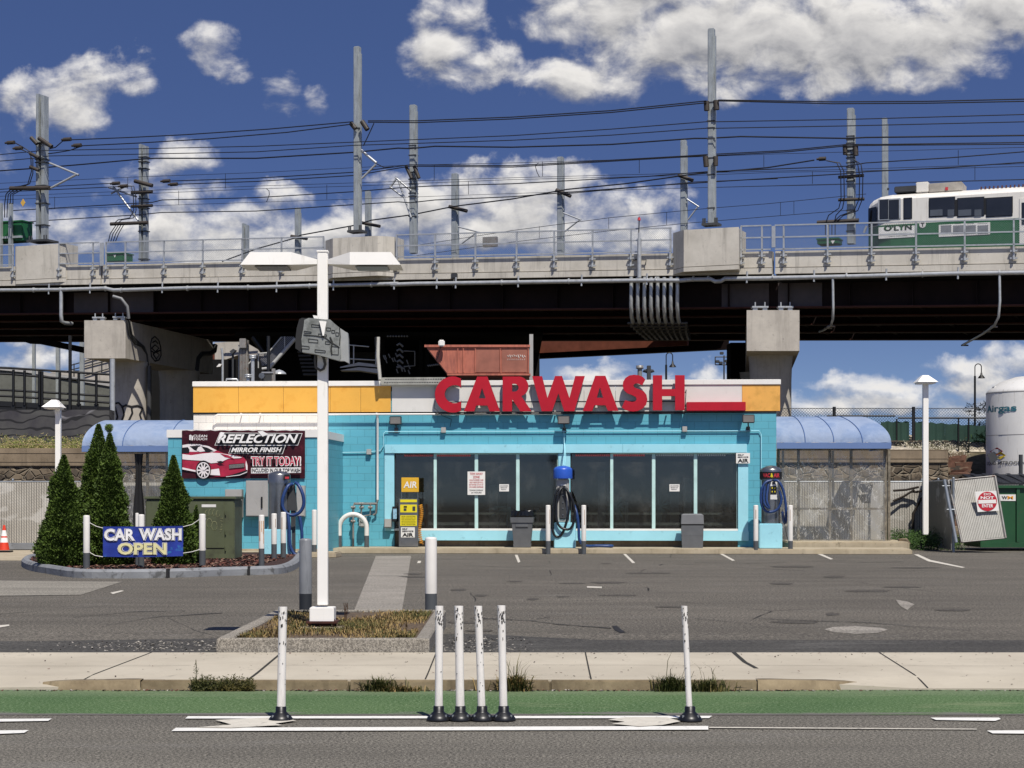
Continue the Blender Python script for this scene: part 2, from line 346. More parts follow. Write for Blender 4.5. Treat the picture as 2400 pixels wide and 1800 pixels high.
def link_mesh(me, name, parent):
    ob = bpy.data.objects.new(name, me); col.objects.link(ob); ob.parent = parent; ORG[ob.name] = ORG[parent.name]; return ob
def tag(o, label=None, cat=None, group=None, kind=None):
    if label: o['label'] = label
    if cat: o['category'] = cat
    if group: o['group'] = group
    if kind: o['kind'] = kind
    return o
def thing(name, label, cat, loc=(0, 0, 0), M=None, group=None):
    o = bpy.data.objects.new(name, None); col.objects.link(o); o.empty_display_size = .3
    o.matrix_world = (M or Matrix()) @ Matrix.Translation(Vector(loc)); ORG[o.name] = Vector(loc)
    return tag(o, label, cat, group)
def struct(mb, name, mats, M=None): return tag(mb.build(name, mats, None, M), kind='structure')
def copy_tree(o, parent=None):
    c = o.copy(); col.objects.link(c); c.parent = parent; ORG[c.name] = ORG[o.name]
    for ch in list(o.children): copy_tree(ch, c)
    return c
class Frame:
    """upright frame turned about z: local x along, local y away from the camera"""
    def __init__(s, origin, slope):
        s.M = Matrix.Translation(Vector(origin)) @ Matrix.Rotation(math.atan(slope), 4, 'Z'); s.I = s.M.inverted()
    def hit(s, x, y, off=0.):
        o = s.I @ Vector((0, 0, CH)); d = (s.I.to_3x3() @ Vector(((x - CX) / FD, 1, -(y - CY) / FD)))
        t = (-off - o.y) / d.y; return o + d * t
def P(x, y, Y): return Vector(((x - CX) * Y / FD, Y, CH - (y - CY) * Y / FD))
def G(x, y, z=0.):
    Y = FD * (CH - z) / (y - CY); return Vector(((x - CX) * Y / FD, Y, z))
# text -> mesh fitted into a rectangle of a local vertical plane (facing -y)
def text_mesh(s, x0, x1, z0, z1, y, mat, shear=0., bold=0., depth=.004, name='lettering', parent=None, M3=None):
    cu = bpy.data.curves.new(name, 'FONT'); cu.body = s; cu.size = 1; cu.shear = shear; cu.offset = bold; cu.extrude = .001; cu.resolution_u = 3
    cu.align_x = 'LEFT'
    ob = bpy.data.objects.new('tmp', cu); col.objects.link(ob)
    dg = bpy.context.evaluated_depsgraph_get(); me = bpy.data.meshes.new_from_object(ob.evaluated_get(dg))
    bpy.data.objects.remove(ob); bpy.data.curves.remove(cu)
    xs = [v.co.x for v in me.vertices]; ys = [v.co.y for v in me.vertices]
    ax, bx, ay_, by = min(xs), max(xs), min(ys), max(ys)
    o = ORG[parent.name]
    for v in me.vertices:
        u = x0 + (v.co.x - ax) / (bx - ax) * (x1 - x0); z = z0 + (v.co.y - ay_) / max(by - ay_, 1e-6) * (z1 - z0)
        p = Vector((u, y - (depth if v.co.z > 0 else 0), z))
        if M3: p = M3(p)
        v.co = p - o
    me.materials.clear(); me.materials.append(mat); me.name = name
    me.update()
    return link_mesh(me, name, parent)
def shape_mesh(loops, y, depth, mat, name, parent, bev=0.):
    """filled 2d outline with holes (x,z) -> solid in front of local plane y"""
    cu = bpy.data.curves.new(name, 'CURVE'); cu.dimensions = '2D'; cu.fill_mode = 'BOTH'; cu.extrude = depth / 2; cu.bevel_depth = bev
    for lp in loops:
        s = cu.splines.new('POLY'); s.points.add(len(lp) - 1); s.use_cyclic_u = True
        for i, (a, b) in enumerate(lp): s.points[i].co = (a, b, 0, 1)
    ob = bpy.data.objects.new('tmp', cu); col.objects.link(ob)
    dg = bpy.context.evaluated_depsgraph_get(); me = bpy.data.meshes.new_from_object(ob.evaluated_get(dg))
    bpy.data.objects.remove(ob); bpy.data.curves.remove(cu)
    o = ORG[parent.name]
    for v in me.vertices: v.co = Vector((v.co.x, y - depth / 2 - v.co.z, v.co.y)) - o
    me.materials.clear(); me.materials.append(mat); me.name = name; me.update()
    return link_mesh(me, name, parent)
# ================================================================ ground, road, pavement
M_lot = asphalt('lot_asphalt', '625d54', '4f4b44', 70, .22, crack=.28, spk=.72)
M_new = asphalt('new_asphalt', '45433f', '4f4d48', 60, .5)
M_road = asphalt('road_asphalt', '67635a', '5d5951', 120, .5, spk=.75)
M_patch = asphalt('patch_asphalt', '8a857a', '7f7a6f', 60, .6, spk=.4)
M_strip = asphalt('trench_concrete', '928c82', '7f7a70', 70, .8, spk=.4)
M_walk = concrete('sidewalk_concrete', 'bab19e', 'a69d8b', .6, .0)
M_joint = pm('joint_dirt', '2c2a22', .95)
M_curb = asphalt('granite_curb', '8f897e', '827b70', 150, 2.0, spk=.45)
M_brown = concrete('weathered_curb', '8f8064', '6a5c45', 4, .6)
M_conc = concrete('platform_concrete', 'b3a68d', '9a8d74', 1.5, .5)
M_white = pm('white_paint', 'd8d4cc', .45, ns=4, na=.05, dirt='8a8478', ds=3, dt=(.62, .8), da=.4, streak=True)
M_line = pm('road_line_paint', 'dcdad2', .7, ns=9, na=.06, dirt='77726c', ds=22, dt=(.60, .66), da=.75)
M_wornline = pm('worn_line_paint', 'c2bcae', .8, ns=9, na=.1, dirt='67635e', ds=14, dt=(.58, .68), da=.9)
M_soil = pm('dry_soil', '5b4c3a', .95, ns=12, na=.4, dirt='2a2018', ds=25, dt=(.5, .6), bs=40, bst=.8)
M_mulch = pm('red_mulch', '43281f', .95, ns=30, na=.5, dirt='1c0f0b', ds=45, dt=(.48, .56), da=.9, bs=60, bst=1, bd=.03)
M_tar = pm('tar', '1b1a19', .8)
M_bank = pm('bank_soil', '5c5340', .95, ns=3, na=.3, dirt='39371f', ds=4, dt=(.45, .6), bs=8, bst=.8)

# green cycle lane: paint worn to asphalt
def lane_mat():
    m, t, b = base_mat('green_lane_paint'); v = coord(t)
    gcol = mixc(t, rng(t, noise(t, v, .7, 4), .35, .65), C3('4a6338'), C3('3a562b'))
    gr = noise(t, v, 44, 3, .95)
    gcol = mixc(t, rng(t, gr, .51, .62, 0, .6), gcol, C3('93a583')); gcol = mixc(t, rng(t, gr, .47, .34, 0, .6), gcol, C3('16281a'))
    tcn = N(t, 'ShaderNodeTexCoord'); s = N(t, 'ShaderNodeSeparateXYZ'); t.links.new(tcn.outputs['Object'], s.inputs[0])
    wob = noise(t, coord(t, scale=(1, 5, 1)), .9, 7, .7)
    ed = N(t, 'ShaderNodeMath', operation='MULTIPLY_ADD'); ed.inputs[1].default_value = .9; t.links.new(wob, ed.inputs[0]); t.links.new(s.outputs[1], ed.inputs[2])
    back = rng(t, ed.outputs[0], .75, 1.15, 0, .6)          # dusty along the kerb
    o = mixc(t, back, gcol, C3('6f7a5e'))
    fr = rng(t, ed.outputs[0], -.36, -.28, 1, 0)
    o = mixc(t, fr, o, C3('6a6762'))
    o = mixc(t, rng(t, noise(t, coord(t, scale=(.5, 2, 1)), .8, 8, .75), .57, .64, 0, .5), o, C3('76805f'))
    t.links.new(o, b.inputs['Base Color']); b.inputs['Roughness'].default_value = .85; b.inputs['Specular IOR Level'].default_value = .25
    bump(t, b, gr, .5, .008); return m
M_green = lane_mat()

def smooth(pts, n=4):
    out = []
    for i in range(len(pts) - 1):
        p0 = Vector(pts[max(i-1, 0)]); p1 = Vector(pts[i]); p2 = Vector(pts[i+1]); p3 = Vector(pts[min(i+2, len(pts)-1)])
        for k in range(n):
            t = k / n; out.append(.5 * ((2*p1) + (p2-p0)*t + (2*p0-5*p1+4*p2-p3)*t*t + (-p0+3*p1-3*p2+p3)*t**3))
    out.append(Vector(pts[-1])); return out
g_ = MB(); g_.add([(-900, -300, -.03), (900, -300, -.03), (900, 4000, -.03), (-900, 4000, -.03)], [(0, 1, 2, 3)])
struct(g_, 'ground', M_bank)
r_ = MB(); r_.add([(-70, -12, 0), (70, -12, 0), (70, 14.86, 0), (-70, 14.86, 0)], [(0, 1, 2, 3)]); struct(r_, 'road', M_road)
YB0, YB1 = 13.16, 14.855
b_ = MB(); b_.add([(-70, YB0, .004), (70, YB0, .004), (70, YB1, .004), (-70, YB1, .004)], [(0, 1, 2, 3)]); struct(b_, 'bike_lane', M_green)
def gpoly(mb, pts, z, mi=0):
    mb.add([G(x, y, z) for x, y in pts], [tuple(range(len(pts)))], mi); return mb
def marking(pts, m=M_line, z=.009, name='road_line'):
    return struct(gpoly(MB(), pts, z), name, m)
marking([(400, 1552), (406, 1547), (1538, 1546), (1532, 1551)])
marking([(370, 1579), (380, 1572), (1530, 1568), (1530, 1576)])
marking([(-30, 1559), (-30, 1553), (112, 1552), (104, 1557)]); marking([(-30, 1586), (-30, 1578), (62, 1577), (52, 1583)])
marking([(2010, 1550), (2158, 1550), (2162, 1553), (2150, 1557), (2022, 1555)]); marking([(2132, 1578), (2260, 1577), (2260, 1585), (2144, 1584)])
marking([(1532, 1570), (2110, 1574), (2110, 1575.5), (1532, 1572)], M_wornline)
marking([(465, 1555), (600, 1549), (640, 1556), (595, 1563), (610, 1566), (500, 1572), (425, 1571), (500, 1565)], M_wornline, .013, 'road_arrow')
marking([(1314, 1554), (1350, 1549), (1440, 1549), (1470, 1558), (1430, 1566), (1380, 1569), (1322, 1563), (1350, 1559)], M_wornline, .013, 'road_arrow')
# sidewalk with kerb in the middle and dropped edges at both driveways
X0, X1 = -70, 70; YS0, YS1 = 14.87, 17.55
sw = MB()
xs = [-70, -4.9, -3.3, -2.75, 1.95, 2.35, 3.2, 70]
zf = [.012, .012, .03, .085, .085, .06, .015, .012]; zb = [.075] * 8
vs = []; 
for x, a, b in zip(xs, zf, zb): vs += [(x, YS0, -.02), (x, YS0, a), (x, YS0 + .55, a + (b - a) * .7), (x, YS1, b), (x, YS1, -.02)]
fs = []
for i in range(7): fs += [(i*5+j, (i+1)*5+j, (i+1)*5+j+1, i*5+j+1) for j in range(4)]
sw.add(vs, fs)
def swz(x, Y):
    for i in range(7):
        if xs[i] <= x <= xs[i+1]:
            t = (x - xs[i]) / (xs[i+1] - xs[i]); a = zf[i] + (zf[i+1] - zf[i]) * t; break
    if Y < YS0 + .55: return a + (.075 - a) * .7 * (Y - YS0) / .55
    m = a + (.075 - a) * .7; return m + (.075 - m) * (Y - YS0 - .55) / (YS1 - YS0 - .55)
def swline(mb, pts, wd, mi=1):
    n = 8
    for (xa, ya), (xb, yb) in zip(pts[:-1], pts[1:]):
        for k in range(n):
            p = [(xa + (xb - xa) * t, ya + (yb - ya) * t) for t in (k / n, (k + 1) / n)]
            d = Vector((p[1][0] - p[0][0], p[1][1] - p[0][1])).normalized(); q = Vector((-d.y, d.x)) * wd / 2
            vv = []
            for a in p:
                for sgn in (1, -1):
                    X, Y = a[0] + q.x * sgn, a[1] + q.y * sgn; vv.append((X, Y, swz(X, min(max(Y, YS0), YS1)) + .004))
            mb.add(vv, [(0, 1, 3, 2)], mi)
for xa, xb in ((310, 125), (598, 520), (939, 913), (1268, 1282), (1917, 2032)):
    pa, pb = G(xa, 1416, .08), G(xb, 1490, .05)
    d = (pb.x - pa.x) / (pb.y - pa.y); swline(sw, [(pa.x, YS1), (pa.x + d * (YS0 - YS1), YS0)], .012 if xa != 598 else .022)
swline(sw, [(G(1590, 1412, .08).x, YS1), (G(1615, 1434, .08).x, 16.5), (G(1640, 1450, .07).x, 15.9)], .04)
swline(sw, [(-30, 16.2), (30, 16.2)], .008)
struct(sw, 'sidewalk', [M_walk, M_joint])
kb = MB()
for i, (xa, xb) in enumerate(((-2.95, -1.3), (-1.295, .3), (.305, 1.95))):
    kb.bbox(xa, xb, 14.80, 14.90, -.02, .083, .012)
for sx, xe in ((-1, -2.95), (1, 1.95)):        # curb returns curving up into the dropped edges
    pts = smooth([(xe, 14.85), (xe + sx * .3, 14.86), (xe + sx * .6, 14.92), (xe + sx * .8, 15.05)], 4); n = len(pts); vs = []
    for i, p in enumerate(pts):
        h = .085 - .04 * (i / n) ** 2; a = pts[max(i-1, 0)]; b = pts[min(i+1, n-1)]; d = (b - a).normalized(); q = Vector((-d.y, d.x)) * (.07 + .02 * math.sin(i)) * sx
        vs += [(p.x - q.x, p.y - q.y, -.02), (p.x - q.x * .8, p.y - q.y * .8, h), (p.x + q.x, p.y + q.y, h + .002), (p.x + q.x, p.y + q.y, -.02)]
    kb.add(vs, [(i*4+j, (i+1)*4+j, (i+1)*4+j+1, i*4+j+1) for i in range(n-1) for j in range(3)], 0, True)
struct(kb, 'curb', M_brown)
def gutter():
    x = random.choice([random.uniform(-3.2, 2.4), random.uniform(-5, 4.6)]); return x, 14.79 - abs(random.gauss(0, .025))
scatter_q = []
# lot
lt_ = MB(); lt_.add([(-80, YS1 + .001, .07), (80, YS1 + .001, .07), (80, 21.5, .0), (-80, 21.5, .0), (80, 61, .0), (-80, 61, .0)], [(0, 1, 2, 3), (3, 2, 4, 5)]); struct(lt_, 'parking_lot', M_lot)
def lotz(Y): return .07 if Y < YS1 else (.07 * (21.5 - Y) / (21.5 - YS1) if Y < 21.5 else 0)
def lotpoly(name, pts, m, lift=.004):
    mb = MB(); vv = []
    for x, y in pts:
        z = 0
        for _ in range(6): p = G(x, y, z); z = lotz(p.y)
        vv.append((p.x, p.y, z + lift))
    mb.add(vv, [tuple(range(len(vv)))]); return struct(mb, name, m)
nw = MB(); nw.add([(-80, YS1 + .003, .0745), (-2.80, YS1 + .003, .0745), (-2.80, 19.9, .034), (-5, 19.3, .0445), (-80, 19.0, .0497)], [(0, 1, 2, 3, 4)])
nw.add([(-.78, YS1 + .003, .0745), (80, YS1 + .003, .0745), (80, 19.4, .0427), (.9, 19.5, .0410), (-.3, 20.6, .0215), (-.78, 20.6, .0215)], [(0, 1, 2, 3, 4, 5)])
struct(nw, 'asphalt_strip', M_new)
lotpoly('asphalt_patch', [(-60, 1254), (265, 1257), (175, 1285), (-60, 1288)], M_patch)
lotpoly('concrete_strip', [(812, 1201), (888, 1201), (868, 1322), (764, 1322)], M_strip)
lotpoly('utility_cover', [(1780, 1360), (1800, 1355), (1850, 1353), (1905, 1357), (1918, 1361), (1895, 1368), (1850, 1370), (1800, 1366)], M_strip)
lotpoly('worn_patch', [(1935, 1296), (1960, 1300), (1975, 1306), (1960, 1318), (1945, 1310)], M_strip, .005)
for pts in ([(1112, 1199), (1118, 1199), (1124, 1214), (1119, 1216)], [(1346, 1197), (1352, 1197), (1372, 1216), (1366, 1217)], [(1555, 1197), (1562, 1197), (1588, 1211), (1582, 1212)],
            [(1765, 1197), (1775, 1197), (1800, 1208), (1794, 1209)], [(1974, 1198), (1984, 1198), (2010, 1210), (2085, 1226), (2078, 1227), (2005, 1213)], [(1268, 1267), (1300, 1268), (1300, 1271), (1268, 1270)],
            [(903, 1212), (910, 1212), (908, 1217), (901, 1217)], [(-10, 1352), (20, 1350), (20, 1353), (-10, 1358)], [(238, 1281), (262, 1276), (268, 1277), (244, 1284)]):
    lotpoly('stall_line', pts, M_wornline, .006)
def crack(pts, wd=.02):
    mb = MB(); Q = []
    for x, y in pts:
        z = 0
        for _ in range(6): p = G(x, y, z); z = lotz(p.y)
        Q.append(Vector((p.x, p.y, z + .0075)))
    fine = []
    for a, b in zip(Q[:-1], Q[1:]):
        for k in range(6): fine.append(a.lerp(b, k / 6) + Vector((0, random.uniform(-.03, .03), 0)))
    fine.append(Q[-1])
    vv = []
    for i, p in enumerate(fine):
        h = wd * random.uniform(.3, 1); vv += [p + Vector((0, h, 0)), p - Vector((0, h, 0))]
    mb.add(vv, [(2*i, 2*i+1, 2*i+3, 2*i+2) for i in range(len(fine) - 1)]); struct(mb, 'pavement_crack', M_tar)
crack([(1015, 1336), (1080, 1338), (1150, 1342), (1200, 1349), (1320, 1358)], .05)
crack([(1160, 1338), (1190, 1333)], .03); crack([(1500, 1337), (1620, 1348), (1690, 1362)], .03); crack([(1620, 1336), (1720, 1341), (1880, 1346), (2100, 1364)], .035)
crack([(160, 1334), (290, 1322), (400, 1320)], .04); crack([(230, 1352), (330, 1334), (480, 1325)], .05); crack([(265, 1257), (175, 1286), (-40, 1289)], .04)
lotpoly('oil_stain', [(1322, 1353), (1332, 1352), (1340, 1359), (1352, 1367), (1340, 1368), (1328, 1362)], M_tar, .005)
crack([(1500, 1215), (1600, 1218), (1700, 1216)], .05); crack([(1780, 1213), (1850, 1216), (1950, 1214)], .06); crack([(1000, 1221), (1100, 1226), (1180, 1222)], .05)

# kerb helper: closed or open ribbon along ground points
def kerb(mb, pts, w, h, mi=0, z0=-.02, closed=False, r=.03):
    n = len(pts); P_ = [Vector((p[0], p[1])) for p in pts]; prof = [(0, z0), (0, h - r), (r, h), (w - r, h), (w, h - r), (w, z0)]
    vs = []
    for i in range(n):
        a = P_[i-1] if (i or closed) else P_[i]; b = P_[(i+1) % n] if (i < n-1 or closed) else P_[i]
        d = (b - a).normalized(); q = Vector((-d.y, d.x))
        for o, z in prof: vs.append((P_[i].x + q.x * o, P_[i].y + q.y * o, z))
    k = 6
    fs = [(i*k+j, ((i+1) % n)*k+j, ((i+1) % n)*k+j+1, i*k+j+1) for i in range(n if closed else n-1) for j in range(5)]
    if not closed: fs += [tuple(range(6)), tuple(range((n-1)*k, n*k))[::-1]]
    mb.add(vs, fs, mi)
# island with the light pole: a granite-kerbed rectangle
isl = MB(); ix0, ix1, iy0, iy1 = -2.79, -.78, 17.6, 22.0
kerb(isl, [(ix0, iy0), (ix1, iy0), (ix1, iy1), (ix0, iy1)], .15, .205, closed=True, r=.015)
struct(isl, 'traffic_island_curb', M_curb)
si = MB(); si.add([(ix0 + .14, iy0 + .14, .185), (ix1 - .14, iy0 + .14, .185), (ix1 - .14, iy1 - .14, .185), (ix0 + .14, iy1 - .14, .185)], [(0, 1, 2, 3)]); struct(si, 'island_soil', M_soil)
# planting bed kerb
kp = [G(x, y) for x, y in ((92, 1207), (60, 1213), (46, 1222), (62, 1232), (105, 1240), (160, 1248), (240, 1249.5), (323, 1249), (410, 1247), (490, 1244), (560, 1242), (613, 1239), (642, 1228), (656, 1210), (660, 1196))]
kpts = smooth([(p.x, p.y) for p in kp], 4)
kk = MB(); kerb(kk, kpts, .2, .17, r=.05)
M_bluegrey = pm('grey_painted_curb', '7b7d7f', .8, ns=3, na=.15, dirt='3c3b38', ds=5, dt=(.55, .65), bs=15, bst=.5)
struct(kk, 'planter_curb', M_bluegrey)
mu = MB(); q = [(p.x, p.y) for p in kpts]; cxm = sum(a for a, b in q) / len(q); cym = 42.0
vv = [(a + (cxm - a) * .012, b + .12, .12) for a, b in q] + [(q[-1][0], 46.5, .14), (q[0][0], 46.5, .14)]
mu.add(vv, [tuple(range(len(vv)))]); struct(mu, 'mulch_bed', M_mulch)
for k, (x, y) in enumerate(((361, 1249), (537, 1243), (175, 1248))):
    p = G(x, y); c_ = MB(); c_.box(p.x - .02, p.x + .02, p.y - .01, p.y + .24, .0, .175); struct(c_, 'curb_joint', M_tar)
# mulch chips give the bed a broken surface
def scatter(name, n, fn, fz, size, mats, kind='stuff', flat=.4, label=None, cat=None):
    mb = MB()
    for i in range(n):
        x, y = fn(); z = fz(x, y); s_ = size * random.uniform(.4, 1.3); a = random.uniform(0, 6.28); t = random.uniform(-flat, flat)
        e1 = Vector((math.cos(a), math.sin(a), t)) * s_; e2 = Vector((-math.sin(a), math.cos(a), random.uniform(-flat, flat))) * s_ * .5
        c = Vector((x, y, z + s_ * .2)); mb.add([c - e1 - e2, c + e1 - e2, c + e1 + e2, c - e1 + e2], [(0, 1, 2, 3)], random.randrange(len(mats)))
    o = mb.build(name, mats); return tag(o, label, cat, kind=kind)
M_m2 = pm('mulch_chip', '583329', .95, na=.3); M_m3 = pm('mulch_chip_dark', '27150f', .95); M_m4 = pm('mulch_chip_pale', '856a58', .95)
def in_bed():
    while True:
        x = random.uniform(-11.5, -5.2); y = random.uniform(36, 45)
        inside = False; j = len(vv) - 1
        for i in range(len(vv)):
            if (vv[i][1] > y) != (vv[j][1] > y) and x < (vv[j][0]-vv[i][0])*(y-vv[i][1])/(vv[j][1]-vv[i][1])+vv[i][0]: inside = not inside
            j = i
        if inside: return x, y
scatter('mulch', 9000, in_bed, lambda x, y: .125, .04, [M_m2, M_m3, M_m3, M_m2, M_m4], label='reddish brown wood mulch spread over the planting bed', cat='mulch')
# loose grit and crumbs of asphalt beside the island
M_grit = pm('pale_grit', '9a948a', .9)
def grit():
    if random.random() < .55: return random.gauss(-3.4, .55), random.uniform(17.75, 19.3)
    return random.gauss(-.35, .25), random.uniform(17.7, 20)
scatter('gravel', 1300, grit, lambda x, y: lotz(y) + .006, .012, [M_grit, M_new, M_curb], label='loose grit and crumbled asphalt lying beside the granite island', cat='gravel')
scatter('litter', 1500, gutter, lambda x, y: .007, .011, [M_m3, M_grit, M_m2, M_new], label='dry leaf crumbs and grit lying in the gutter against the kerb', cat='litter')
scatter('debris', 420, lambda: (random.uniform(-5.5, 5.5), random.choice([random.gauss(17.35, .12), random.uniform(15, 17.4)])), lambda x, y: swz(x, min(max(y, YS0), YS1)) + .004, .009, [M_m3, M_new, M_m2], label='scattered dark crumbs and leaf bits on the pale sidewalk', cat='debris')
# ---- grass on the island and weeds
M_dry = leafmat('dry_grass', '75623c', 'a48a58', '4c3f22'); M_grn = leafmat('green_grass', '3a4220', '55552a', '7c6c3f')
M_weed = leafmat('dark_weed', '2c3216', '48481f', '5a4a25'); M_bush = leafmat('bush_green', '2a4019', '45612a', '1f3114')
def blade(mb, x, y, z, h, lean, w=.004, mi=0, a=None):
    a = random.uniform(0, 6.28) if a is None else a; d = Vector((math.cos(a), math.sin(a), 0)); p = Vector((x, y, z)); q = Vector((-d.y, d.x, 0)) * w
    m_ = p + d * lean * .35 * h + Vector((0, 0, h * .65)); e = p + d * lean * h + Vector((0, 0, h * (1 - .25 * min(lean, 1.5))))
    mb.add([p - q, p + q, m_ + q * .8, m_ - q * .8, e], [(0, 1, 2, 3), (3, 2, 4)], mi)
gr = MB()
for i in range(17000):
    x = random.uniform(ix0 + .16, ix1 - .16); y = random.uniform(iy0 + .17, iy1 - .17)
    if abs(x + 1.95) < .22 and abs(y - 19.3) < .25: continue
    f = math.sin(x * 3.1 + 1) * math.sin(y * 1.7) + random.uniform(-.6, .6)
    if f < -.12: continue
    blade(gr, x, y, .185, random.uniform(.015, .06), random.uniform(.6, 2), .004, 0 if f < .35 else 1)
tag(gr.build('grass', [M_dry, M_grn]), 'patchy dry grass covering the granite island round the lamp pole', 'grass', kind='stuff')
def tuft(name, X, Y, n, h, w, label, mats, spread=1., z=.0, cat='weed', group=None, tall=None):
    mb = MB()
    for i in range(n):
        rr = abs(random.gauss(0, .4)) * w; a = random.uniform(0, 6.28)
        blade(mb, X + math.cos(a) * rr, Y + math.sin(a) * rr * .3, z, h * random.uniform(.35, 1), random.uniform(.15, spread), random.uniform(.0025, .006), random.randrange(len(mats)))
    if tall:
        for i in range(tall): blade(mb, X + random.uniform(-.1, .1) * w * 4, Y, z, h * random.uniform(1.3, 2.2), random.uniform(.3, 1.2), .003, 0)
    return tag(mb.build(name, mats), label, cat, group)
def leafy(mb, c, rx, ry, rz, n, s_, nm=1, base=0):
    for i in range(n):
        while True:
            p = Vector((random.uniform(-1, 1), random.uniform(-1, 1), random.uniform(-1, 1)))
            if .25 < p.length < 1: break
        p = Vector((c[0] + p.x * rx, c[1] + p.y * ry, max(c[2] + p.z * rz, c[2] - rz * .98))); a = Vector((random.gauss(0, 1), random.gauss(0, 1), random.gauss(0, 1))).normalized(); b = a.orthogonal().normalized()
        k = s_ * random.uniform(.5, 1.3); mb.add([p, p + a * k + b * k * .35, p + a * k * 2, p + a * k - b * k * .35], [(0, 1, 2, 3)], base + random.randrange(nm))
gp = 'weeds along the kerb'
X = G(480, 1497).x
wd = MB()
for i in range(110):
    x = random.uniform(G(412, 1497).x, G(548, 1497).x); h = random.uniform(.05, .14); blade(wd, x, 14.78 + random.uniform(-.04, .06), 0, h, random.uniform(.1, .8), .003)
    leafy(wd, (x, 14.76, h * .5), .03, .05, h * .5, 34, .011)
for (x_, h) in ((417, .25), (430, .14), (455, .11), (500, .12), (530, .11)):
    p = G(x_, 1497); wd.tube([(p.x, 14.78, 0), (p.x + .006, 14.78, h * .6), (p.x, 14.78, h)], .0025, 4); leafy(wd, (p.x, 14.78, h * .55), .016, .016, h * .45, 90, .008)
tag(wd.build('weed_patch', [M_weed]), 'dark leafy weed patch with one tall spike growing left of the foremost left post', 'weed', gp)
tuft('weed_tuft', G(820, 1490).x, 14.75, 260, .15, .22, 'grass tuft beside the kerb between the lone left post and the four posts', [M_grn, M_weed], 1.4, group=gp)
tuft('weed_tuft', G(868, 1494).x, 14.73, 240, .07, .28, 'low dry sprawling grass clump joined to the tuft left of the four posts', [M_dry, M_weed], 1.8, group=gp)
tuft('weed_tuft', G(1110, 1488).x, 14.75, 320, .19, .18, 'wispy grass tuft at the kerb behind the rightmost of the four posts', [M_grn, M_dry], 1.4, group=gp, tall=16)
tuft('weed_tuft', G(1452, 1490).x, 14.75, 340, .17, .24, 'dense grass tuft at the kerb just left of the lone right post', [M_weed, M_grn], 1.4, group=gp, tall=5)
tuft('weed_tuft', G(1525, 1494).x, 14.73, 240, .14, .26, 'spiky grass tuft at the kerb just right of the lone right post', [M_weed, M_grn], 1.5, group=gp, tall=5)
tw = MB(); p = G(765, 1330, .18)
for k in range(3): tw.tube([(p.x + .01 * k, 20, .18), (p.x + .012 * k + .01, 20, .3), (p.x + .02 * k, 20, .4)], .004, 4)
leafy(tw, (p.x + .02, 20, .33), .02, .02, .07, 30, .012); tag(tw.build('dry_stalk', pm('stalk', '4a3320', .9)), 'single dry brown stalk standing on the island right of the lamp pole', 'weed')

# ================================================================ bank, stone walls and fences behind the lot
YW = 60.0
bk = MB()
bk.add([(-90, YW + .3, 3.0), (13.9, YW + .3, 3.0), (-90, 76, 3.35), (13.9, 76, 3.35), (-90, 600, 3.4), (90, 600, 3.4), (90, 76, 3.35), (60, YW + 3, 3.0), (15.3, YW + 9, 3.1)], [(0, 1, 3, 2), (2, 3, 6, 5, 4)])
bk.add([(13.9, YW + 7, 3.12), (90, YW + 7, 3.12), (90, 76, 3.349), (13.9, 76, 3.349)], [(0, 1, 2, 3)])
bk.add([(13.5, YW - .2, .3), (90, YW - .2, .2), (90, YW + 7, 3.12), (13.5, YW + 7, 3.12)], [(0, 1, 2, 3)])
struct(bk, 'hillside', M_bank)
bk = MB(); bk.add([(9.5, YW + .9, 3.06), (14, YW + 1.5, 3.06), (15.5, 66.95, 3.13), (24, 66.95, 3.13), (24, 67.4, 3.75), (9.5, 67.4, 3.75)], [(0, 1, 2, 3, 4, 5)]); struct(bk, 'gravel_bank', pm('pale_gravel', 'b5ab98', .95, ns=6, na=.25, dirt='4a4536', ds=5, dt=(.52, .6), da=.8, bs=14, bst=.8))
M_stone = stonewall('rubble_stone'); M_cap = concrete('aged_wall_cap', '8c7c66', '6e604d', 1.2, .7)
def wallthing(name, x0, x1, z0, z1, zc, label):
    t = thing(name, label, 'wall', ((x0 + x1) / 2, YW, z0))
    mb = MB(); mb.box(x0, x1, YW, YW + .8, z0, zc); mb.build('stonework', M_stone, t)
    mb = MB(); mb.bbox(x0, x1, YW - .06, YW + .7, zc + .002, z1, .03)
    for k in range(3): mb.box(x0, x1, YW - .075, YW - .05, zc + .15 + k * .28, zc + .165 + k * .28)
    mb.build('concrete_cap', M_cap, t); return t
zt = P(0, 968, YW).z; zc_ = P(0, 1008, YW).z
wallthing('stone_wall', -60, P(416, 0, YW).x + 6, -.02, zt, zc_, 'old stone wall with thick concrete cap behind the slatted fence, left of the building')
wallthing('stone_wall', P(1640, 0, YW).x, P(2048, 0, YW).x, -.02, P(0, 971, YW).z, P(0, 1001, YW).z, 'crumbling stone wall with concrete cap between the right awning and the tank')
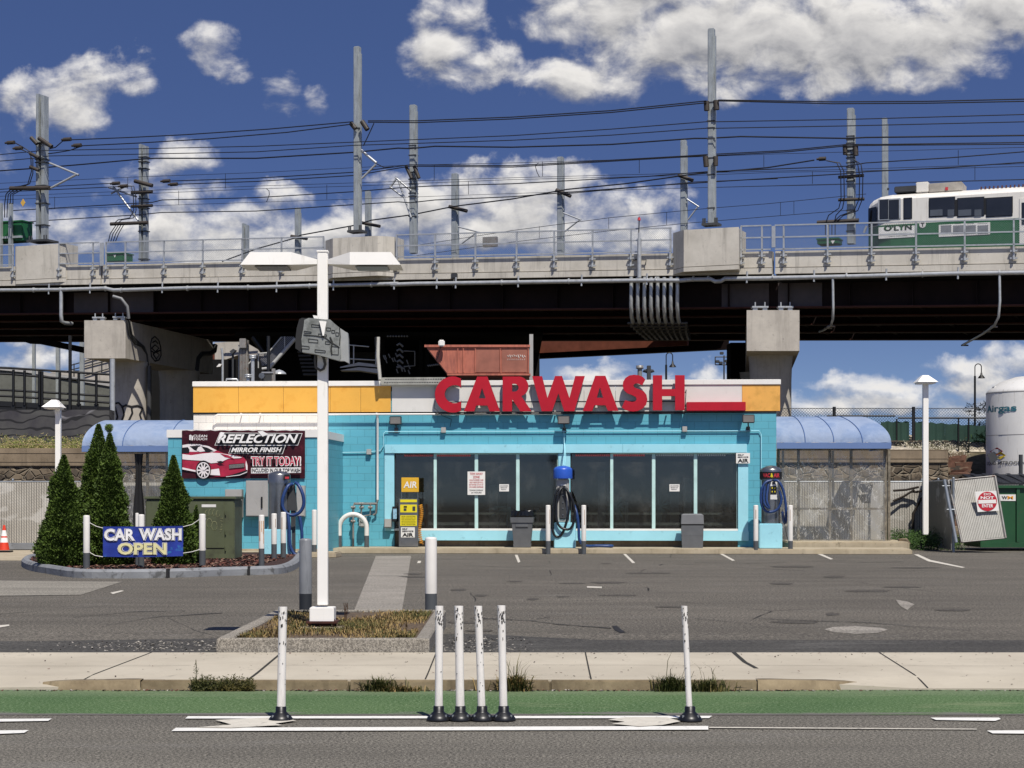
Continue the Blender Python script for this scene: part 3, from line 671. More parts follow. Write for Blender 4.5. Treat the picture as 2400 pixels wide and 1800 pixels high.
# rubble slope right of the wall
rb = MB(); M_rub = stonewall('slope_rubble')
for i in range(520):
    x = random.uniform(P(2030, 0, YW).x, P(2160, 0, YW).x); t = random.random(); y = YW - .5 + t * 6.5; z = .3 + t * 2.6 + random.uniform(-.1, .25); s_ = random.uniform(.08, .3)
    c = Vector((x, y, z)); vs = [c + Vector((random.uniform(.5, 1) * a * s_ * 1.5, random.uniform(.5, 1) * b * s_, random.uniform(.5, 1) * d * s_ * .7)) for a in (-1, 1) for b in (-1, 1) for d in (-1, 1)]
    rb.add(vs, [(0, 1, 3, 2), (4, 6, 7, 5), (0, 4, 5, 1), (2, 3, 7, 6), (0, 2, 6, 4), (1, 5, 7, 3)], random.randrange(3))
tag(rb.build('rubble', [M_cap, pm('brown_rubble', '5e4234', .95, na=.4, ns=8), pm('dark_rubble', '3a332b', .95, na=.4, ns=8)]), 'heap of broken stone and brick on the slope beside the white tank', 'rubble', kind='stuff')
# slatted fences
M_slat = slatmat('fence_slats', 'b1aca1', '9b958a'); M_slatd = slatmat('fence_slats_dark', '67635b', '55524b'); M_galv = pm('galvanised', '8d9296', .4, .5, na=.15, dirt='5c5a55', ds=6)
def slat_fence(name, a, b, h, nposts, label, m=M_slat, z0=.02, cat='fence'):
    a, b = Vector(a), Vector(b); t = thing(name, label, cat, (a + b) / 2 * 1.0)
    d = (b - a).normalized(); q = Vector((-d.y, d.x, 0)) * .015; up = Vector((0, 0, h)); z_ = Vector((0, 0, z0 + .05))
    mb = MB(); mb.add([a - q + z_, b - q + z_, b - q + up, a - q + up, a + q + z_, b + q + z_, b + q + up, a + q + up], [(0, 1, 2, 3), (7, 6, 5, 4), (0, 4, 5, 1), (3, 2, 6, 7), (0, 3, 7, 4), (1, 5, 6, 2)]); mb.build('slat_panel', m, t)
    mb = MB(); mb.cone(a + up * 1.01, b + up * 1.01, .025); mb.build('top_rail', M_galv, t)
    for k in range(nposts):
        p = a.lerp(b, k / max(nposts - 1, 1)) + Vector((q.x * 3, q.y * 3, 0)); mb = MB(); mb.cone(p, p + up * 1.04, .035); mb.ball(p + up * 1.04, .04, 5); mb.build('post', M_galv, t)
    return t
slat_fence('slatted_fence', (P(-80, 0, 56).x, 56, .0), (P(455, 0, 56).x, 56, .0), P(0, 1042, 56).z, 6, 'pale slatted chain-link fence standing in front of the left stone wall')
slat_fence('slatted_fence', (P(1690, 0, 56).x, 56, .0), (P(1992, 0, 56).x, 56, .0), P(0, 1042, 56).z, 4, 'pale slatted chain-link fence seen through and beside the plastic-sheeted enclosure')
slat_fence('slatted_fence', (P(1992, 0, 56).x, 55.9, .0), (P(2056, 0, 51).x, 51, .0), 1.95, 3, 'dark slatted fence section turned away, between the white lamp pole and the fallen gate', M_slatd)
# dark leaning branches on the right fence
br_ = MB()
for x0_, y0_, x1_, y1_ in ((1930, 1082, 1975, 1058), (1968, 1062, 1992, 1060), (1930, 1060, 1985, 1052)): br_.tube([P(x0_, y0_, 55.7), P((x0_ + x1_) / 2, (y0_ + y1_) / 2 + 2, 55.8), P(x1_, y1_, 55.7)], .035, 5)
st_ = P(1972, 1150, 55.8); br_.tube([(st_.x, 55.8, 0), (st_.x, 55.8, 1.0), (st_.x + .25, 55.7, 1.5)], .04, 5)
tag(br_.build('fallen_branch', pm('dark_bark', '2b241d', .95)), 'dark bare branch and vine stem leaning on the right slatted fence', 'branch')
# weeds in the right corner
wb = MB()
for i in range(26):
    x = random.uniform(P(1925, 0, 54).x, P(2075, 0, 53).x); y = random.uniform(52.4, 55.6); leafy(wb, (x, y, .25), .42, .4, random.uniform(.2, .42), 330, .035, 1)
tag(wb.build('undergrowth', [M_bush]), 'leafy green undergrowth filling the corner round the right white lamp pole', 'undergrowth', kind='stuff')
kc = MB(); a = [G(x, y) for x, y in ((2075, 1178), (2050, 1176), (2020, 1170), (1960, 1168), (1900, 1168))]
kerb(kc, smooth([(p.x, p.y) for p in a], 3), -.18, .22, r=-.04); struct(kc, 'lot_curb', M_curb)
rs = MB()
c_ = Vector((P(1952, 0, 52.3).x, 52.3, .26)); rs.add([c_ + Vector((a * random.uniform(.1, .2), b * random.uniform(.08, .14), d * random.uniform(.05, .1))) for a in (-1, 1) for b in (-1, 1) for d in (-1, 1)], [(0, 1, 3, 2), (4, 6, 7, 5), (0, 4, 5, 1), (2, 3, 7, 6), (0, 2, 6, 4), (1, 5, 7, 3)]); tag(rs.build('loose_rock', M_cap), 'lumpy brown rock resting on the kerb right of the concrete step', 'rock')
# weeds on the left bank
wl = MB()
for i in range(90):
    x = random.uniform(P(-40, 0, 61).x, P(200, 0, 61).x); y = random.uniform(60.6, 64); leafy(wl, (x, y, 3.15), .35, .35, random.uniform(.15, .5), 160, .035, 2)
tag(wl.build('bank_weeds', [leafmat('bank_weed_green', '5d6b2c', '7a7f3d', '3f4a1e'), leafmat('bank_weed_dry', '8d8057', 'a99a6c', '6d6238')]), 'mixed green and dry weeds growing along the top of the left stone wall', 'weeds', kind='stuff')
wr = MB()
for i in range(60):
    x = random.uniform(P(1930, 0, 64).x, P(2045, 0, 64).x); y = random.uniform(61, 66); leafy(wr, (x, y, 3.1), .3, .3, random.uniform(.12, .35), 90, .03, 2)
tag(wr.build('bank_weeds', [M_weed, leafmat('pale_brush', 'b5ab95', 'd4ccb8', '8f866f')]), 'dark weeds and pale brush along the foot of the green-screened fence', 'weeds', kind='stuff')
# ================================================================ car wash building
BF = Frame((0, 51.6, 0), -.06); BM = BF.M
M_blue = block_mat('blue_block', '58a5b6'); M_wblock = block_mat('white_block', 'ded9d0')
M_lblue = pm('light_blue_trim', '9ad3df', .5, ns=2, na=.05, dirt='5a7f88', ds=5, dt=(.6, .75), da=.5)
M_yel = pm('yellow_panel', 'dfa744', .5, ns=1.5, na=.06, dirt='c98a28', ds=3, dt=(.5, .7), da=.6)
M_yel2 = pm('pale_yellow_panel', 'e0a650', .55, ns=2.5, na=.07, dirt='c18f3e', ds=3.5, dt=(.5, .65), da=.7)
M_wpan = pm('white_panel', 'd3d0c9', .5, ns=2, na=.04, dirt='a8a49a', ds=3, dt=(.6, .8), da=.5)
M_cop = pm('white_coping', 'e2dfd8', .45, ns=4, na=.03, dirt='9a958a', ds=6, dt=(.62, .75), da=.5)
M_red = pm('sign_red', 'ae0d22', .4, ns=3, na=.08); M_redside = pm('sign_red_side', '4a0b12', .5)
M_black = pm('black', '121212', .5); M_dgrey = pm('dark_grey', '3a3b3c', .5, na=.15); M_grey = pm('grey_enamel', 'a3a19c', .5, ns=3, na=.07, dirt='6d6a64', ds=6, dt=(.6, .72), da=.5)
M_roof = pm('roof_gravel', '4a4844', .95, ns=10, na=.3)
M_steel = pm('brushed_steel', '8e8e8c', .28, .85, na=.12, ns=6)
def glassmat():
    m = bpy.data.materials.new('dirty_glass'); m.use_nodes = True; t = m.node_tree; t.nodes.clear()
    v = coord(t); tr = N(t, 'ShaderNodeBsdfTransparent'); tr.inputs[0].default_value = (.62, .65, .64, 1)
    gl = N(t, 'ShaderNodeBsdfGlossy'); gl.inputs['Roughness'].default_value = .04; gl.inputs[0].default_value = (.5, .5, .5, 1)
    df_ = N(t, 'ShaderNodeBsdfDiffuse'); df_.inputs[0].default_value = (.30, .29, .26, 1)
    sm = rng(t, noise(t, coord(t, scale=(1.1, 1, .8)), 1.6, 9, .72), .5, .74, .012, .11)
    a = N(t, 'ShaderNodeMixShader'); a.inputs[0].default_value = .11; t.links.new(tr.outputs[0], a.inputs[1]); t.links.new(gl.outputs[0], a.inputs[2])
    b = N(t, 'ShaderNodeMixShader'); t.links.new(sm, b.inputs[0]); t.links.new(a.outputs[0], b.inputs[1]); t.links.new(df_.outputs[0], b.inputs[2])
    o = N(t, 'ShaderNodeOutputMaterial'); t.links.new(b.outputs[0], o.inputs[0]); return m
M_glass = glassmat()
def bh(x, y, off=0.): return BF.hit(x, y, off)
bz = lambda y, off=0., x=1400: bh(x, y, off).z
bx = lambda x, off=0.: bh(x, 900, off).x
L, Rr = bx(418), bx(1677); ztop = 4.745; zroof = 4.45
bld = thing('carwash_building', 'single-storey blue block car wash with yellow and white fascia and long shop window', 'building', ((L + Rr) / 2, 2, .14), M=BM)
BO = bld
zW1, zW0 = bz(978.6), bz(1142); xa0, xa1, xb0, xb1 = bx(852), bx(1206), bx(1232), bx(1594)
zS0 = bz(1168)
wl_ = MB(); xB = bx(705)
wl_.box(xB, xa0, 0, .3, .0, zroof); wl_.box(xb1, Rr, 0, .3, .0, zroof); wl_.box(xa0, xb1, 0, .3, zW1 + .01, zroof); wl_.box(xa1, xb0, 0.02, .3, zW0, zW1 + .01)
wl_.box(Rr - .3, Rr, .3, 9, 0, zroof); wl_.box(L, L + .3, .3, 9, 0, zroof)
zwb = bz(895, 0, 560); 
wl_.build('wall', M_blue, bld)
wm = MB(); wm.box(L, xB, 0.0, .3, .0, zroof); wm.build('upper_wall', M_wblock, bld)
bs_ = MB(); bs_.box(xa0, xb1, .1, .3, 0, zW0 - .02); bs_.build('window_plinth', M_cap, bld)
rf = MB(); rf.box(L + .3, Rr - .3, .3, 8.9, zroof - .25, zroof - .05); rf.build('roof', M_roof, bld)
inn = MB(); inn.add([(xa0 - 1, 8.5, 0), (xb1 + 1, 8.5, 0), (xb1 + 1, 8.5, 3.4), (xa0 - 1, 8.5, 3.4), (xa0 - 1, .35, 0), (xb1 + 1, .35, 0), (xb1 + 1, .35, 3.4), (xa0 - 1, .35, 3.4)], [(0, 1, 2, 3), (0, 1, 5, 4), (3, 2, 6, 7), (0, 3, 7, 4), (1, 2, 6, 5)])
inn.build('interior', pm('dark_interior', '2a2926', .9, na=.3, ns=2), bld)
# things dimly seen inside: wash brushes, conveyor posts
ib = MB()
for x in (872, 905, 1050, 1090, 1150, 1290, 1350, 1450, 1480, 1530): 
    ib.box(bx(x), bx(x) + random.uniform(.08, .3), 1.2, 1.5, .1, random.uniform(1.2, 2.6))
ib.box(xa0, xb1, .9, 1.0, .72, .80); ib.box(xa0, xb1, .9, 1.0, 1.02, 1.08); ib.build('wash_equipment', pm('equipment_grey', '95948e', .7, na=.3), bld)
for x, n_ in ((1098, 1), (1330, 0), (1425, 0)):
    mb = MB(); c = bh(x, 1095, -.35)
    for i in range(80):
        a = random.uniform(2.6, 6.9) if n_ else random.uniform(0, 6.28); l = random.uniform(.25, .5) * (1.2 if n_ else .8)
        a = -abs(a - 3.9) - .25 if n_ else a
        mb.tube([(c.x, .45, c.z), (c.x + math.cos(a) * l * .6, .45, c.z + math.sin(a) * l * .6), (c.x + math.cos(a) * l, .45, c.z + math.sin(a) * l * 1.1 - .05)], .006, 3)
    mb.build('brush', pm('brush_bristle', '56707c' if n_ else '4c5252', .8, na=.2), bld)
# roof of the front wing and fascia band
fz0, fz1 = bz(888.5), 4.60; fo = .035
def band(x0, x1, m, name, off=fo, z0=fz0, z1=fz1):
    mb = MB(); mb.box(x0, x1, -off, -.002, z0, z1); return mb.build(name, m, bld)
fx = [bx(418), bx(516), bx(613), bx(714), bx(780), bx(845)]
for a, b in zip(fx[:-1], fx[1:]): band(a, b - .008, M_yel, 'fascia_panel')
wx = [bx(847), bx(940), bx(1060), bx(1148), bx(1210), bx(1262), bx(1330), bx(1404), bx(1470), bx(1603)]
for a, b in zip(wx[:-1], wx[1:]): band(a, b - .008, M_wpan, 'fascia_panel')
band(bx(1603), Rr + .1, M_yel2, 'fascia_panel')
cp = MB(); cp.bbox(L - .02, Rr + .12, -.07, .4, fz1 + .002, ztop, .01); cp.box(Rr - .3, Rr + .119, .4, 9, fz1 + .002, ztop - .003); cp.box(L - .019, L + .3, .4, 9, fz1 + .002, ztop - .003); cp.build('coping', M_cop, bld)
sb_ = MB(); sb_.box(L, Rr, -.02, -.004, fz0 - .05, fz0 - .003); sb_.build('fascia_shade_strip', M_black, bld)  # black strip drawn as the thin shadow below the fascia band
# window trim
def trim(x0, x1, y0, y1, off, m=M_lblue, name='window_trim'):
    mb = MB(); mb.bbox(x0, x1, -off, -.001, y0, y1, .006); return mb.build(name, m, bld)
zt1, zt0 = bz(959.5), bz(978.4)
trim(bx(832), bx(1345) - .003, zt0, zt1, .10); trim(bx(1345) + .003, bx(1613), zt0, zt1, .10)
trim(bx(831), xa0, bz(1147) + .003, zt0 - .003, .06); trim(xb1, bx(1616), zS0 + .2, zt0 - .003, .06)
trim(xa1, xb0, zW0 + .002, zt0 - .003, .045)
trim(bx(866), bx(1205), zS0, zW0 - .065, .08); trim(bx(1205) + .004, bx(1617), zS0, zW0 - .065, .08)
trim(xa0, xb1, zW0 - .062, zW0 - .0, .05, M_cop, 'window_sill')
wg = []
for (x0, x1, ms) in ((xa0, xa1, (939.5, 1029, 1118.5)), (xb0, xb1, (1321, 1412, 1502.5))):
    e = [x0] + [bx(m) for m in ms] + [x1]
    for k in range(4):
        a = e[k] + (.035 if k else .02); b = e[k+1] - (.035 if k < 3 else .02)
        t_ = MB()
        if k: t_.box(e[k] - .034, e[k] + .034, .01, .1, zW0 + .001, zW1)
        t_.box(a - .001, b, .012, .09, zW1 - .03, zW1 + .009); t_.box(a, a + .012, .014, .088, zW0, zW1 - .03); t_.box(b - .012, b, .014, .088, zW0, zW1 - .03)
        wn = t_.build('window', pm('window_frame', 'b9d8d2', .5) if k else M_dgrey, bld)
        gm = MB(); gm.box(a + .001, b - .001, .05, .058, zW0, zW1 - .02); gm.build('pane', M_glass, wn)
for (xa, xb) in ((873, 1015), (1243, 1390)):
    mb = MB(); z = bz(983)
    a = bx(xa)
    while a < bx(xb): mb.box(a, a + .05, .035, .045, z - .03, z + .02); a += .06
    mb.build('led_strip', pm('led_red', 'e8635c', .5), bld)
mb = MB(); a = bx(1418)
while a < bx(1565): mb.box(a, a + .035, .035, .045, bz(983) - .03, bz(983) + .02); a += .06
mb.build('led_strip', pm('led_off', 'c5c5c0', .5), bld)
# ---- front wing (projecting 4 m)
WP = 4.15; wfx0, wfx1 = bh(363, 900, WP).x, bh(688, 900, WP).x
zc1, zc0 = bh(500, 928, WP).z, bh(500, 945, WP).z
wg_ = MB(); wg_.box(wfx0, wfx1, -WP, -.003, .0, zc0); w_ = wg_.build('wing_wall', M_blue, bld)
wc = MB(); wc.box(wfx0 - .03, wfx1 + .03, -WP - .03, -.004, zc0 + .001, zc1); wc.build('wing_coping', M_cop, bld)
bs2 = MB(); bs2.box(wfx0 - .04, wfx1 + .04, -WP - .05, -WP + .1, .0, .19); bs2.build('wing_plinth', M_conc, bld)
# conduits and pipes belonging to the building
pp = MB(); z = bz(931.5); pp.tube([(bx(829), -.03, bz(948)), (bx(829), -.05, z - .05), (bx(833), -.05, z), (bx(1210), -.05, z), (bx(1640), -.05, z), (bx(1644), -.05, z - .1), (bx(1644), -.05, bz(1060))], .014, 6)
pp.tube([(bx(829), -.03, bz(948)), (bx(829), -.04, bz(962)), (bx(823), -.04, bz(972)), (bx(800), -.04, bz(976)), (bx(722), -.04, bz(977))], .014, 6)
pp.build('conduit', M_lblue, bld)
pp = MB(); zz = bz(893.5, .17)
pp.tube([(bh(462, 893, .17).x, -.15, bz(912)), (bh(463, 893, .17).x, -.17, zz - .05), (bh(470, 893, .17).x, -.17, zz), (bh(1215, 893, .17).x, -.17, zz)], .028, 8)
for x in (523, 564, 815, 1060): pp.box(bx(x) - .015, bx(x) + .015, -.18, -.003, zz + .02, zz + .045)
pp.build('gas_pipe', M_cop, bld)
pp = MB(); px_ = bh(815.5, 1000, .12).x; pp.tube([(px_, -.17, zz), (px_, -.12, zz - .08), (px_, -.12, bz(1060)), (px_, -.12, bz(1081))], .032, 8); pp.build('drop_pipe', M_cop, bld)
for x, y in ((958, 929), (1479, 927), (797, 976)): jb = MB(); c = bh(x, y, .08); jb.bbox(c.x - .065, c.x + .065, -.12, -.01, c.z - .075, c.z + .075, .008); jb.build('junction_box', M_grey, bld)
def flood(x, y, w_, label, off=.45):
    c = bh(x, y, off); t = thing('floodlight', label, 'floodlight', (c.x, -off, c.z), M=BM, group='floodlights under the sign band')
    hw = w_ / 81.0 / 2
    m1 = MB(); m1.bbox(c.x - hw, c.x + hw, -off, -off + .11, c.z - .115, c.z + .115, .015); m1.build('housing', M_dgrey, t)
    m1 = MB(); m1.box(c.x - hw * .85, c.x + hw * .85, -off - .006, -off - .001, c.z - .09, c.z + .09); m1.build('lens', pm('lens_grey', '77736e', .35, na=.1), t)
    m1 = MB(); m1.tube([(c.x, -off + .11, c.z), (c.x, -off * .5, c.z - .1), (c.x + .02, -.02, c.z - .27)], .02, 6); m1.box(c.x - .04, c.x + .06, -.06, -.006, c.z - .34, c.z - .2); m1.build('bracket', M_dgrey, t)
    return t
flood(854, 908, 27, 'square floodlight left of the sign, next to the white drop pipe', .16)
flood(1217.5, 907, 27, 'square floodlight under the W of the red sign', .36)
flood(1617, 904.5, 27, 'square floodlight at the right end below the yellow panel', .36)
# ---- rusty container, beams, vents on the roof
# ================================================================ CARWASH sign
sg = thing('carwash_sign', 'big red channel letters reading CARWASH with a red box at the end', 'sign', (bx(1200), -.3, bz(892)), M=BM)
def zm(z, ox): return ox + .25 * z
def LL(pts, ox, off=.29):
    out = []
    for x, y in pts:
        p = bh(ox + .25 * x, 783.4 + .25 * y, off); out.append((p.x, p.z))
    return out
def arc(cx, cy, rx, ry, a0, a1, n=18): return [(cx + rx * math.cos(R(a0 + (a1 - a0) * i / n)), cy + ry * math.sin(R(a0 + (a1 - a0) * i / n))) for i in range(n + 1)]
l3 = 829.5; l4 = 1290.3
Cc = [(665, 137)] + arc(596, 275, 156, 156, -72, -288, 26)[1:-1] + [(665, 416), (665, 322)] + arc(612, 272, 88, 78, 52, 308, 20) + [(665, 222)]
Rr1 = [(1025, 420), (1025, 120), (1150, 120)] + arc(1165, 205, 82, 86, -85, 75, 12) + [(1275, 420), (1178, 420), (1107, 316), (1107, 420)]
Rh = [(1107, 182), (1125, 182)] + arc(1127, 216, 36, 34, -85, 85, 8) + [(1107, 250)]
S_ = [(415, 145), (392, 122), (360, 109), (318, 104), (275, 111), (243, 132), (223, 165), (219, 200), (230, 238), (258, 264), (300, 280), (332, 296), (340, 315), (328, 334), (300, 340), (270, 333), (240, 322), (212, 385), (235, 404), (270, 417), (310, 422), (352, 416), (392, 396), (422, 362), (433, 318), (424, 276), (400, 246), (360, 229), (325, 217), (312, 203), (316, 187), (336, 178), (362, 183), (388, 196)]
letters = [([LL(Cc, l3)]), ([LL([(690, 420), (805, 120), (893, 120), (1002, 420), (912, 420), (893, 370), (796, 370), (780, 420)], l3), LL([(847, 218), (820, 308), (877, 308)], l3)]), ([LL(Rr1, l3), LL(Rh, l3)]),
 ([LL([(1280, 117), (1366, 117), (1412, 305), (1478, 115), (1538, 115), (1602, 305), (1652, 115), (1735, 115), (1645, 419), (1556, 419), (1507, 265), (1452, 419), (1362, 419)], l3)]),
 ([LL([(-125, 418), (-18, 113), (70, 113), (182, 416), (92, 416), (70, 368), (-26, 368), (-45, 418)], l4), LL([(22, 213), (-5, 303), (50, 303)], l4)]),
 ([LL(S_, l4)]), ([LL([(480, 109), (560, 109), (560, 228), (672, 228), (672, 108), (755, 108), (755, 411), (672, 411), (672, 289), (560, 289), (560, 412), (480, 412)], l4)])]
for lp in letters:
    a = shape_mesh(lp, -.20, .07, M_redside, 'letter', sg)
    b = shape_mesh(lp, -.272, .02, M_red, 'letter_face', sg); b.parent = a
rl = MB(); z = bz(891.5, .28); rl.box(bh(940, 890, .25).x, bh(1480, 890, .25).x, -.22, -.19, z - .03, z); 
for x in range(960, 1480, 60): rl.box(bx(x) - .02, bx(x) + .02, -.19, -.036, z - .025, z - .005)
rl.box(bh(945, 850, .2).x, bh(1475, 850, .2).x, -.17, -.14, bz(869), bz(869) + .03)
rl.build('mounting_rail', M_black, sg)
p0, p1 = bh(1483, 887.5, .36), bh(1611, 868, .36)
rx = MB(); rx.bbox(p0.x, p1.x, -.36, -.036, p0.z, p1.z, .01); rx.build('sign_box', M_red, sg)
wr_ = MB(); wr_.tube([(bh(1480, 850, .2).x, -.2, bz(850)), (bh(1482, 840, .2).x, -.25, bz(843)), (bh(1480, 860, .2).x, -.22, bz(880))], .012, 5); wr_.tube([(bh(940, 860, .2).x, -.2, bz(865)), (bh(938, 880, .2).x, -.25, bz(880)), (bh(955, 890, .2).x, -.2, bz(897)), (bh(975, 900, .1).x, -.1, bz(905)), (bh(972, 915, .1).x, -.06, bz(921))], .008, 5); wr_.build('cable', M_black, sg)
# ================================================================ wall signs
def plaque(name, x0, y0, x1, y1, off, label, cat='sign', m=M_cop, th=.01):
    a, b = bh(x0, y1, off), bh(x1, y0, off)
    t = thing(name, label, cat, ((a.x + b.x) / 2, -off, a.z), M=BM)
    mb = MB(); mb.box(a.x, b.x, -off, -off + th, a.z, b.z); mb.build('board', m, t); t['_r'] = 0; del t['_r']
    return t
def wtext(t, s, x0, y0, x1, y1, off, m, **k):
    a, b = bh(x0, y1, off), bh(x1, y0, off); return text_mesh(s, a.x, b.x, a.z, b.z, -off - .002, m, parent=t, **k)
M_ink = pm('black_ink', '161616', .6); M_rink = pm('red_ink', 'b8303a', .6); M_winkl = pm('white_ink', 'e8e6e2', .6)
def ssair(x0, y0, x1, y1, off, label):
    t = plaque('air_sign', x0, y0, x1, y1, off, label); w_, h_ = x1 - x0, y1 - y0
    wtext(t, 'SELF', x0 + w_ * .12, y0 + h_ * .12, x0 + w_ * .55, y0 + h_ * .25, off, M_ink, bold=.02)
    wtext(t, 'SERVICE', x0 + w_ * .12, y0 + h_ * .33, x0 + w_ * .88, y0 + h_ * .46, off, M_ink, bold=.02)
    wtext(t, 'AIR', x0 + w_ * .12, y0 + h_ * .55, x0 + w_ * .9, y0 + h_ * .92, off, M_ink, bold=.035); return t
ssair(1590, 978.5, 1620, 1001, .12, 'white SELF SERVICE AIR sign on the upper right corner of the window trim')
t = plaque('tow_away_sign', 1010, 1018.5, 1048, 1069, .05, 'white and red TOW AWAY ZONE sign on the window mullion')
wtext(t, 'TOW AWAY', 1015, 1021, 1043, 1026, .05, M_rink, bold=.015); wtext(t, 'ZONE', 1022, 1028, 1036, 1033, .05, M_rink, bold=.015)
for k, s in enumerate(('UNAUTHORIZED CARS', 'AND VEHICLES WILL', 'BE TOWED AWAY AT', 'OWNERS EXPENSE')): wtext(t, s, 1014, 1035.5 + k * 5, 1044, 1038.5 + k * 5, .05, M_rink)
wtext(t, 'TOWING COMPANY', 1014, 1057.5, 1044, 1060.5, .05, M_ink); wtext(t, '24 HOURS', 1018, 1062.5, 1040, 1065.5, .05, M_ink)
for x0, x1, l in ((1078.5, 1099.5, 'small white printed notice on the glass right of the tow away sign'), (1446, 1468, 'small white printed notice on the glass above the grey bin with a lid')):
    t = plaque('paper_notice', x0, 1046, x1, 1061.5, .01, l, 'notice', th=.004)
    for k in range(3): wtext(t, ('NO CUSTOMERS', 'BEYOND THIS', 'POINT')[k], x0 + 2 + k, 1048.5 + k * 3.8, x1 - 2 - k * 2, 1050.5 + k * 3.8, .01, M_ink)
# ---- reflection banner on the wing
off = WP + .05
bn = thing('vinyl_banner', 'dark red vinyl banner with a sports car reading REFLECTION MIRROR FINISH', 'banner', (bh(526, 1000, off).x, -off, bh(526, 1034, off).z), M=BM)
M_maroon = pm('banner_maroon', '3a1019', .45, ns=3, na=.3, dirt='8a3444', ds=2.2, dt=(.58, .75), da=.5, spec=.3); M_bblk = pm('banner_black', '141012', .45)
M_carred = pm('banner_car_red', 'a3213c', .45, ns=5, na=.25); M_carwh = pm('banner_car_white', 'e6dfdd', .45, ns=4, na=.05); M_pink = pm('banner_pink', 'c43a52', .5)
def bp(x, y): p = bh(x, y, off); return (p.x, p.z)
nx, ny = 26, 12; vs = []
for i in range(nx + 1):
    for j in range(ny + 1):
        x = 393 + (659 - 393) * i / nx; y = 930 + (1033.5 - 930) * j / ny
        p = bh(x, y, off); vs.append((p.x, -off + .006 * math.sin(i * 1.3 + j * .7), p.z + (.012 * math.sin(i * 2.4) if j == 0 else 0)))
mb = MB(); mb.add(vs, [(i*(ny+1)+j, (i+1)*(ny+1)+j, (i+1)*(ny+1)+j+1, i*(ny+1)+j+1) for i in range(nx) for j in range(ny)], 0, True)
mb.build('cloth', M_maroon, bn)
lay = [0]
def bpoly(pts, m, name='print', z68=True):
    lay[0] += 1; mb = MB(); y = -off - .010 - lay[0] * .0022; Q = [bp(368.7 + .25 * a, 783.4 + .25 * b) for a, b in pts]
    mb.prism(Q, y, y + .001); return mb.build(name, m, bn)
bpoly([(380, 715), (425, 605), (1140, 610), (1100, 715)], M_winkl); bpoly([(386, 711), (429, 609), (1134, 614), (1097, 711)], M_bblk)
bpoly([(500, 785), (525, 715), (995, 715), (968, 790)], M_winkl); bpoly([(505, 782), (528, 718), (990, 718), (964, 787)], M_bblk)
# car: body, glasshouse, highlights, wheel, grille
bpoly([(103, 712), (160, 703), (250, 705), (330, 722), (400, 758), (470, 785), (560, 797), (625, 812), (655, 845), (668, 890), (668, 940), (640, 965), (560, 982), (470, 985), (400, 985), (345, 975), (225, 950), (103, 925)], M_carred)
bpoly([(103, 712), (160, 703), (250, 705), (330, 722), (400, 758), (360, 775), (280, 770), (180, 770), (103, 765)], M_carwh)
bpoly([(165, 722), (245, 716), (320, 735), (375, 765), (330, 775), (250, 772), (205, 755)], M_bblk); bpoly([(103, 735), (150, 730), (165, 752), (160, 783), (103, 783)], M_bblk)
bpoly([(240, 730), (265, 722), (300, 765), (255, 772), (225, 760)], M_carwh)
bpoly([(103, 790), (180, 800), (280, 785), (360, 778), (430, 782), (540, 800), (620, 818), (600, 825), (500, 830), (430, 862), (350, 870), (300, 850), (230, 845), (150, 840), (103, 835)], M_carwh)
bpoly([(345, 925), (420, 915), (430, 975), (345, 970)], M_carwh); bpoly([(103, 905), (220, 930), (225, 945), (103, 922)], M_carwh)
bpoly([(430, 785), (500, 800), (560, 835), (470, 815)], M_carred); bpoly([(505, 880), (640, 868), (642, 905), (510, 915)], M_bblk)
for k in range(4): bpoly([(508, 886 + k * 8), (640, 874 + k * 8), (640, 877 + k * 8), (508, 889 + k * 8)], M_grey)
bpoly([(470, 985), (560, 960), (668, 925), (668, 945), (640, 968), (560, 984)], M_bblk); bpoly([(480, 984), (600, 968), (666, 940), (664, 948), (600, 974), (484, 988)], M_carwh)
bpoly([(655, 845), (668, 890), (668, 930), (655, 925), (650, 880)], M_carwh); bpoly([(400, 855), (440, 848), (470, 868), (430, 872)], M_bblk)
bpoly(arc(287, 925, 66, 80, 0, 340, 20), M_bblk); bpoly(arc(287, 930, 58, 70, 0, 345, 22), M_carwh); bpoly(arc(287, 930, 50, 61, 0, 345, 22), M_bblk)
for k in range(10):
    a = k * 36; bpoly([(287 + 8 * math.cos(R(a - 70)), 930 + 8 * math.sin(R(a - 70))), (287 + 49 * math.cos(R(a - 6)), 930 + 60 * math.sin(R(a - 6))), (287 + 49 * math.cos(R(a + 6)), 930 + 60 * math.sin(R(a + 6))), (287 + 8 * math.cos(R(a + 70)), 930 + 8 * math.sin(R(a + 70)))], M_carwh)
bpoly([(168, 628), (182, 622), (180, 670), (168, 668)], M_winkl); bpoly([(186, 625), (200, 640), (200, 672), (186, 672)], M_winkl)
def btext(s, x0, y0, x1, y1, m, **k):
    lay[0] += 1; o2 = off + .012 + lay[0] * .0022; a = bp(368.7 + .25 * x0, 783.4 + .25 * y1); b = bp(368.7 + .25 * x1, 783.4 + .25 * y0)
    return text_mesh(s, a[0], b[0], a[1], b[1], -o2, m, parent=bn, **k)
btext('REFLECTION', 408, 618, 1110, 696, M_winkl, shear=.35, bold=.03); btext('MIRROR FINISH', 528, 733, 968, 775, M_winkl, shear=.35, bold=.03)
btext('CLEAN', 203, 624, 322, 646, M_winkl, bold=.01); btext('TOUCH', 203, 651, 322, 671, M_winkl, bold=.01)
btext('TRY IT TODAY!', 700, 808, 1134, 896, M_winkl, bold=.06); btext('TRY IT TODAY!', 706, 815, 1126, 889, M_pink, bold=.015)
bpoly([(702, 910), (1132, 905), (1132, 952), (702, 957)], M_winkl); btext('INCLUDED IN OUR TOP WASH', 708, 914, 1127, 948, M_bblk, bold=.02)
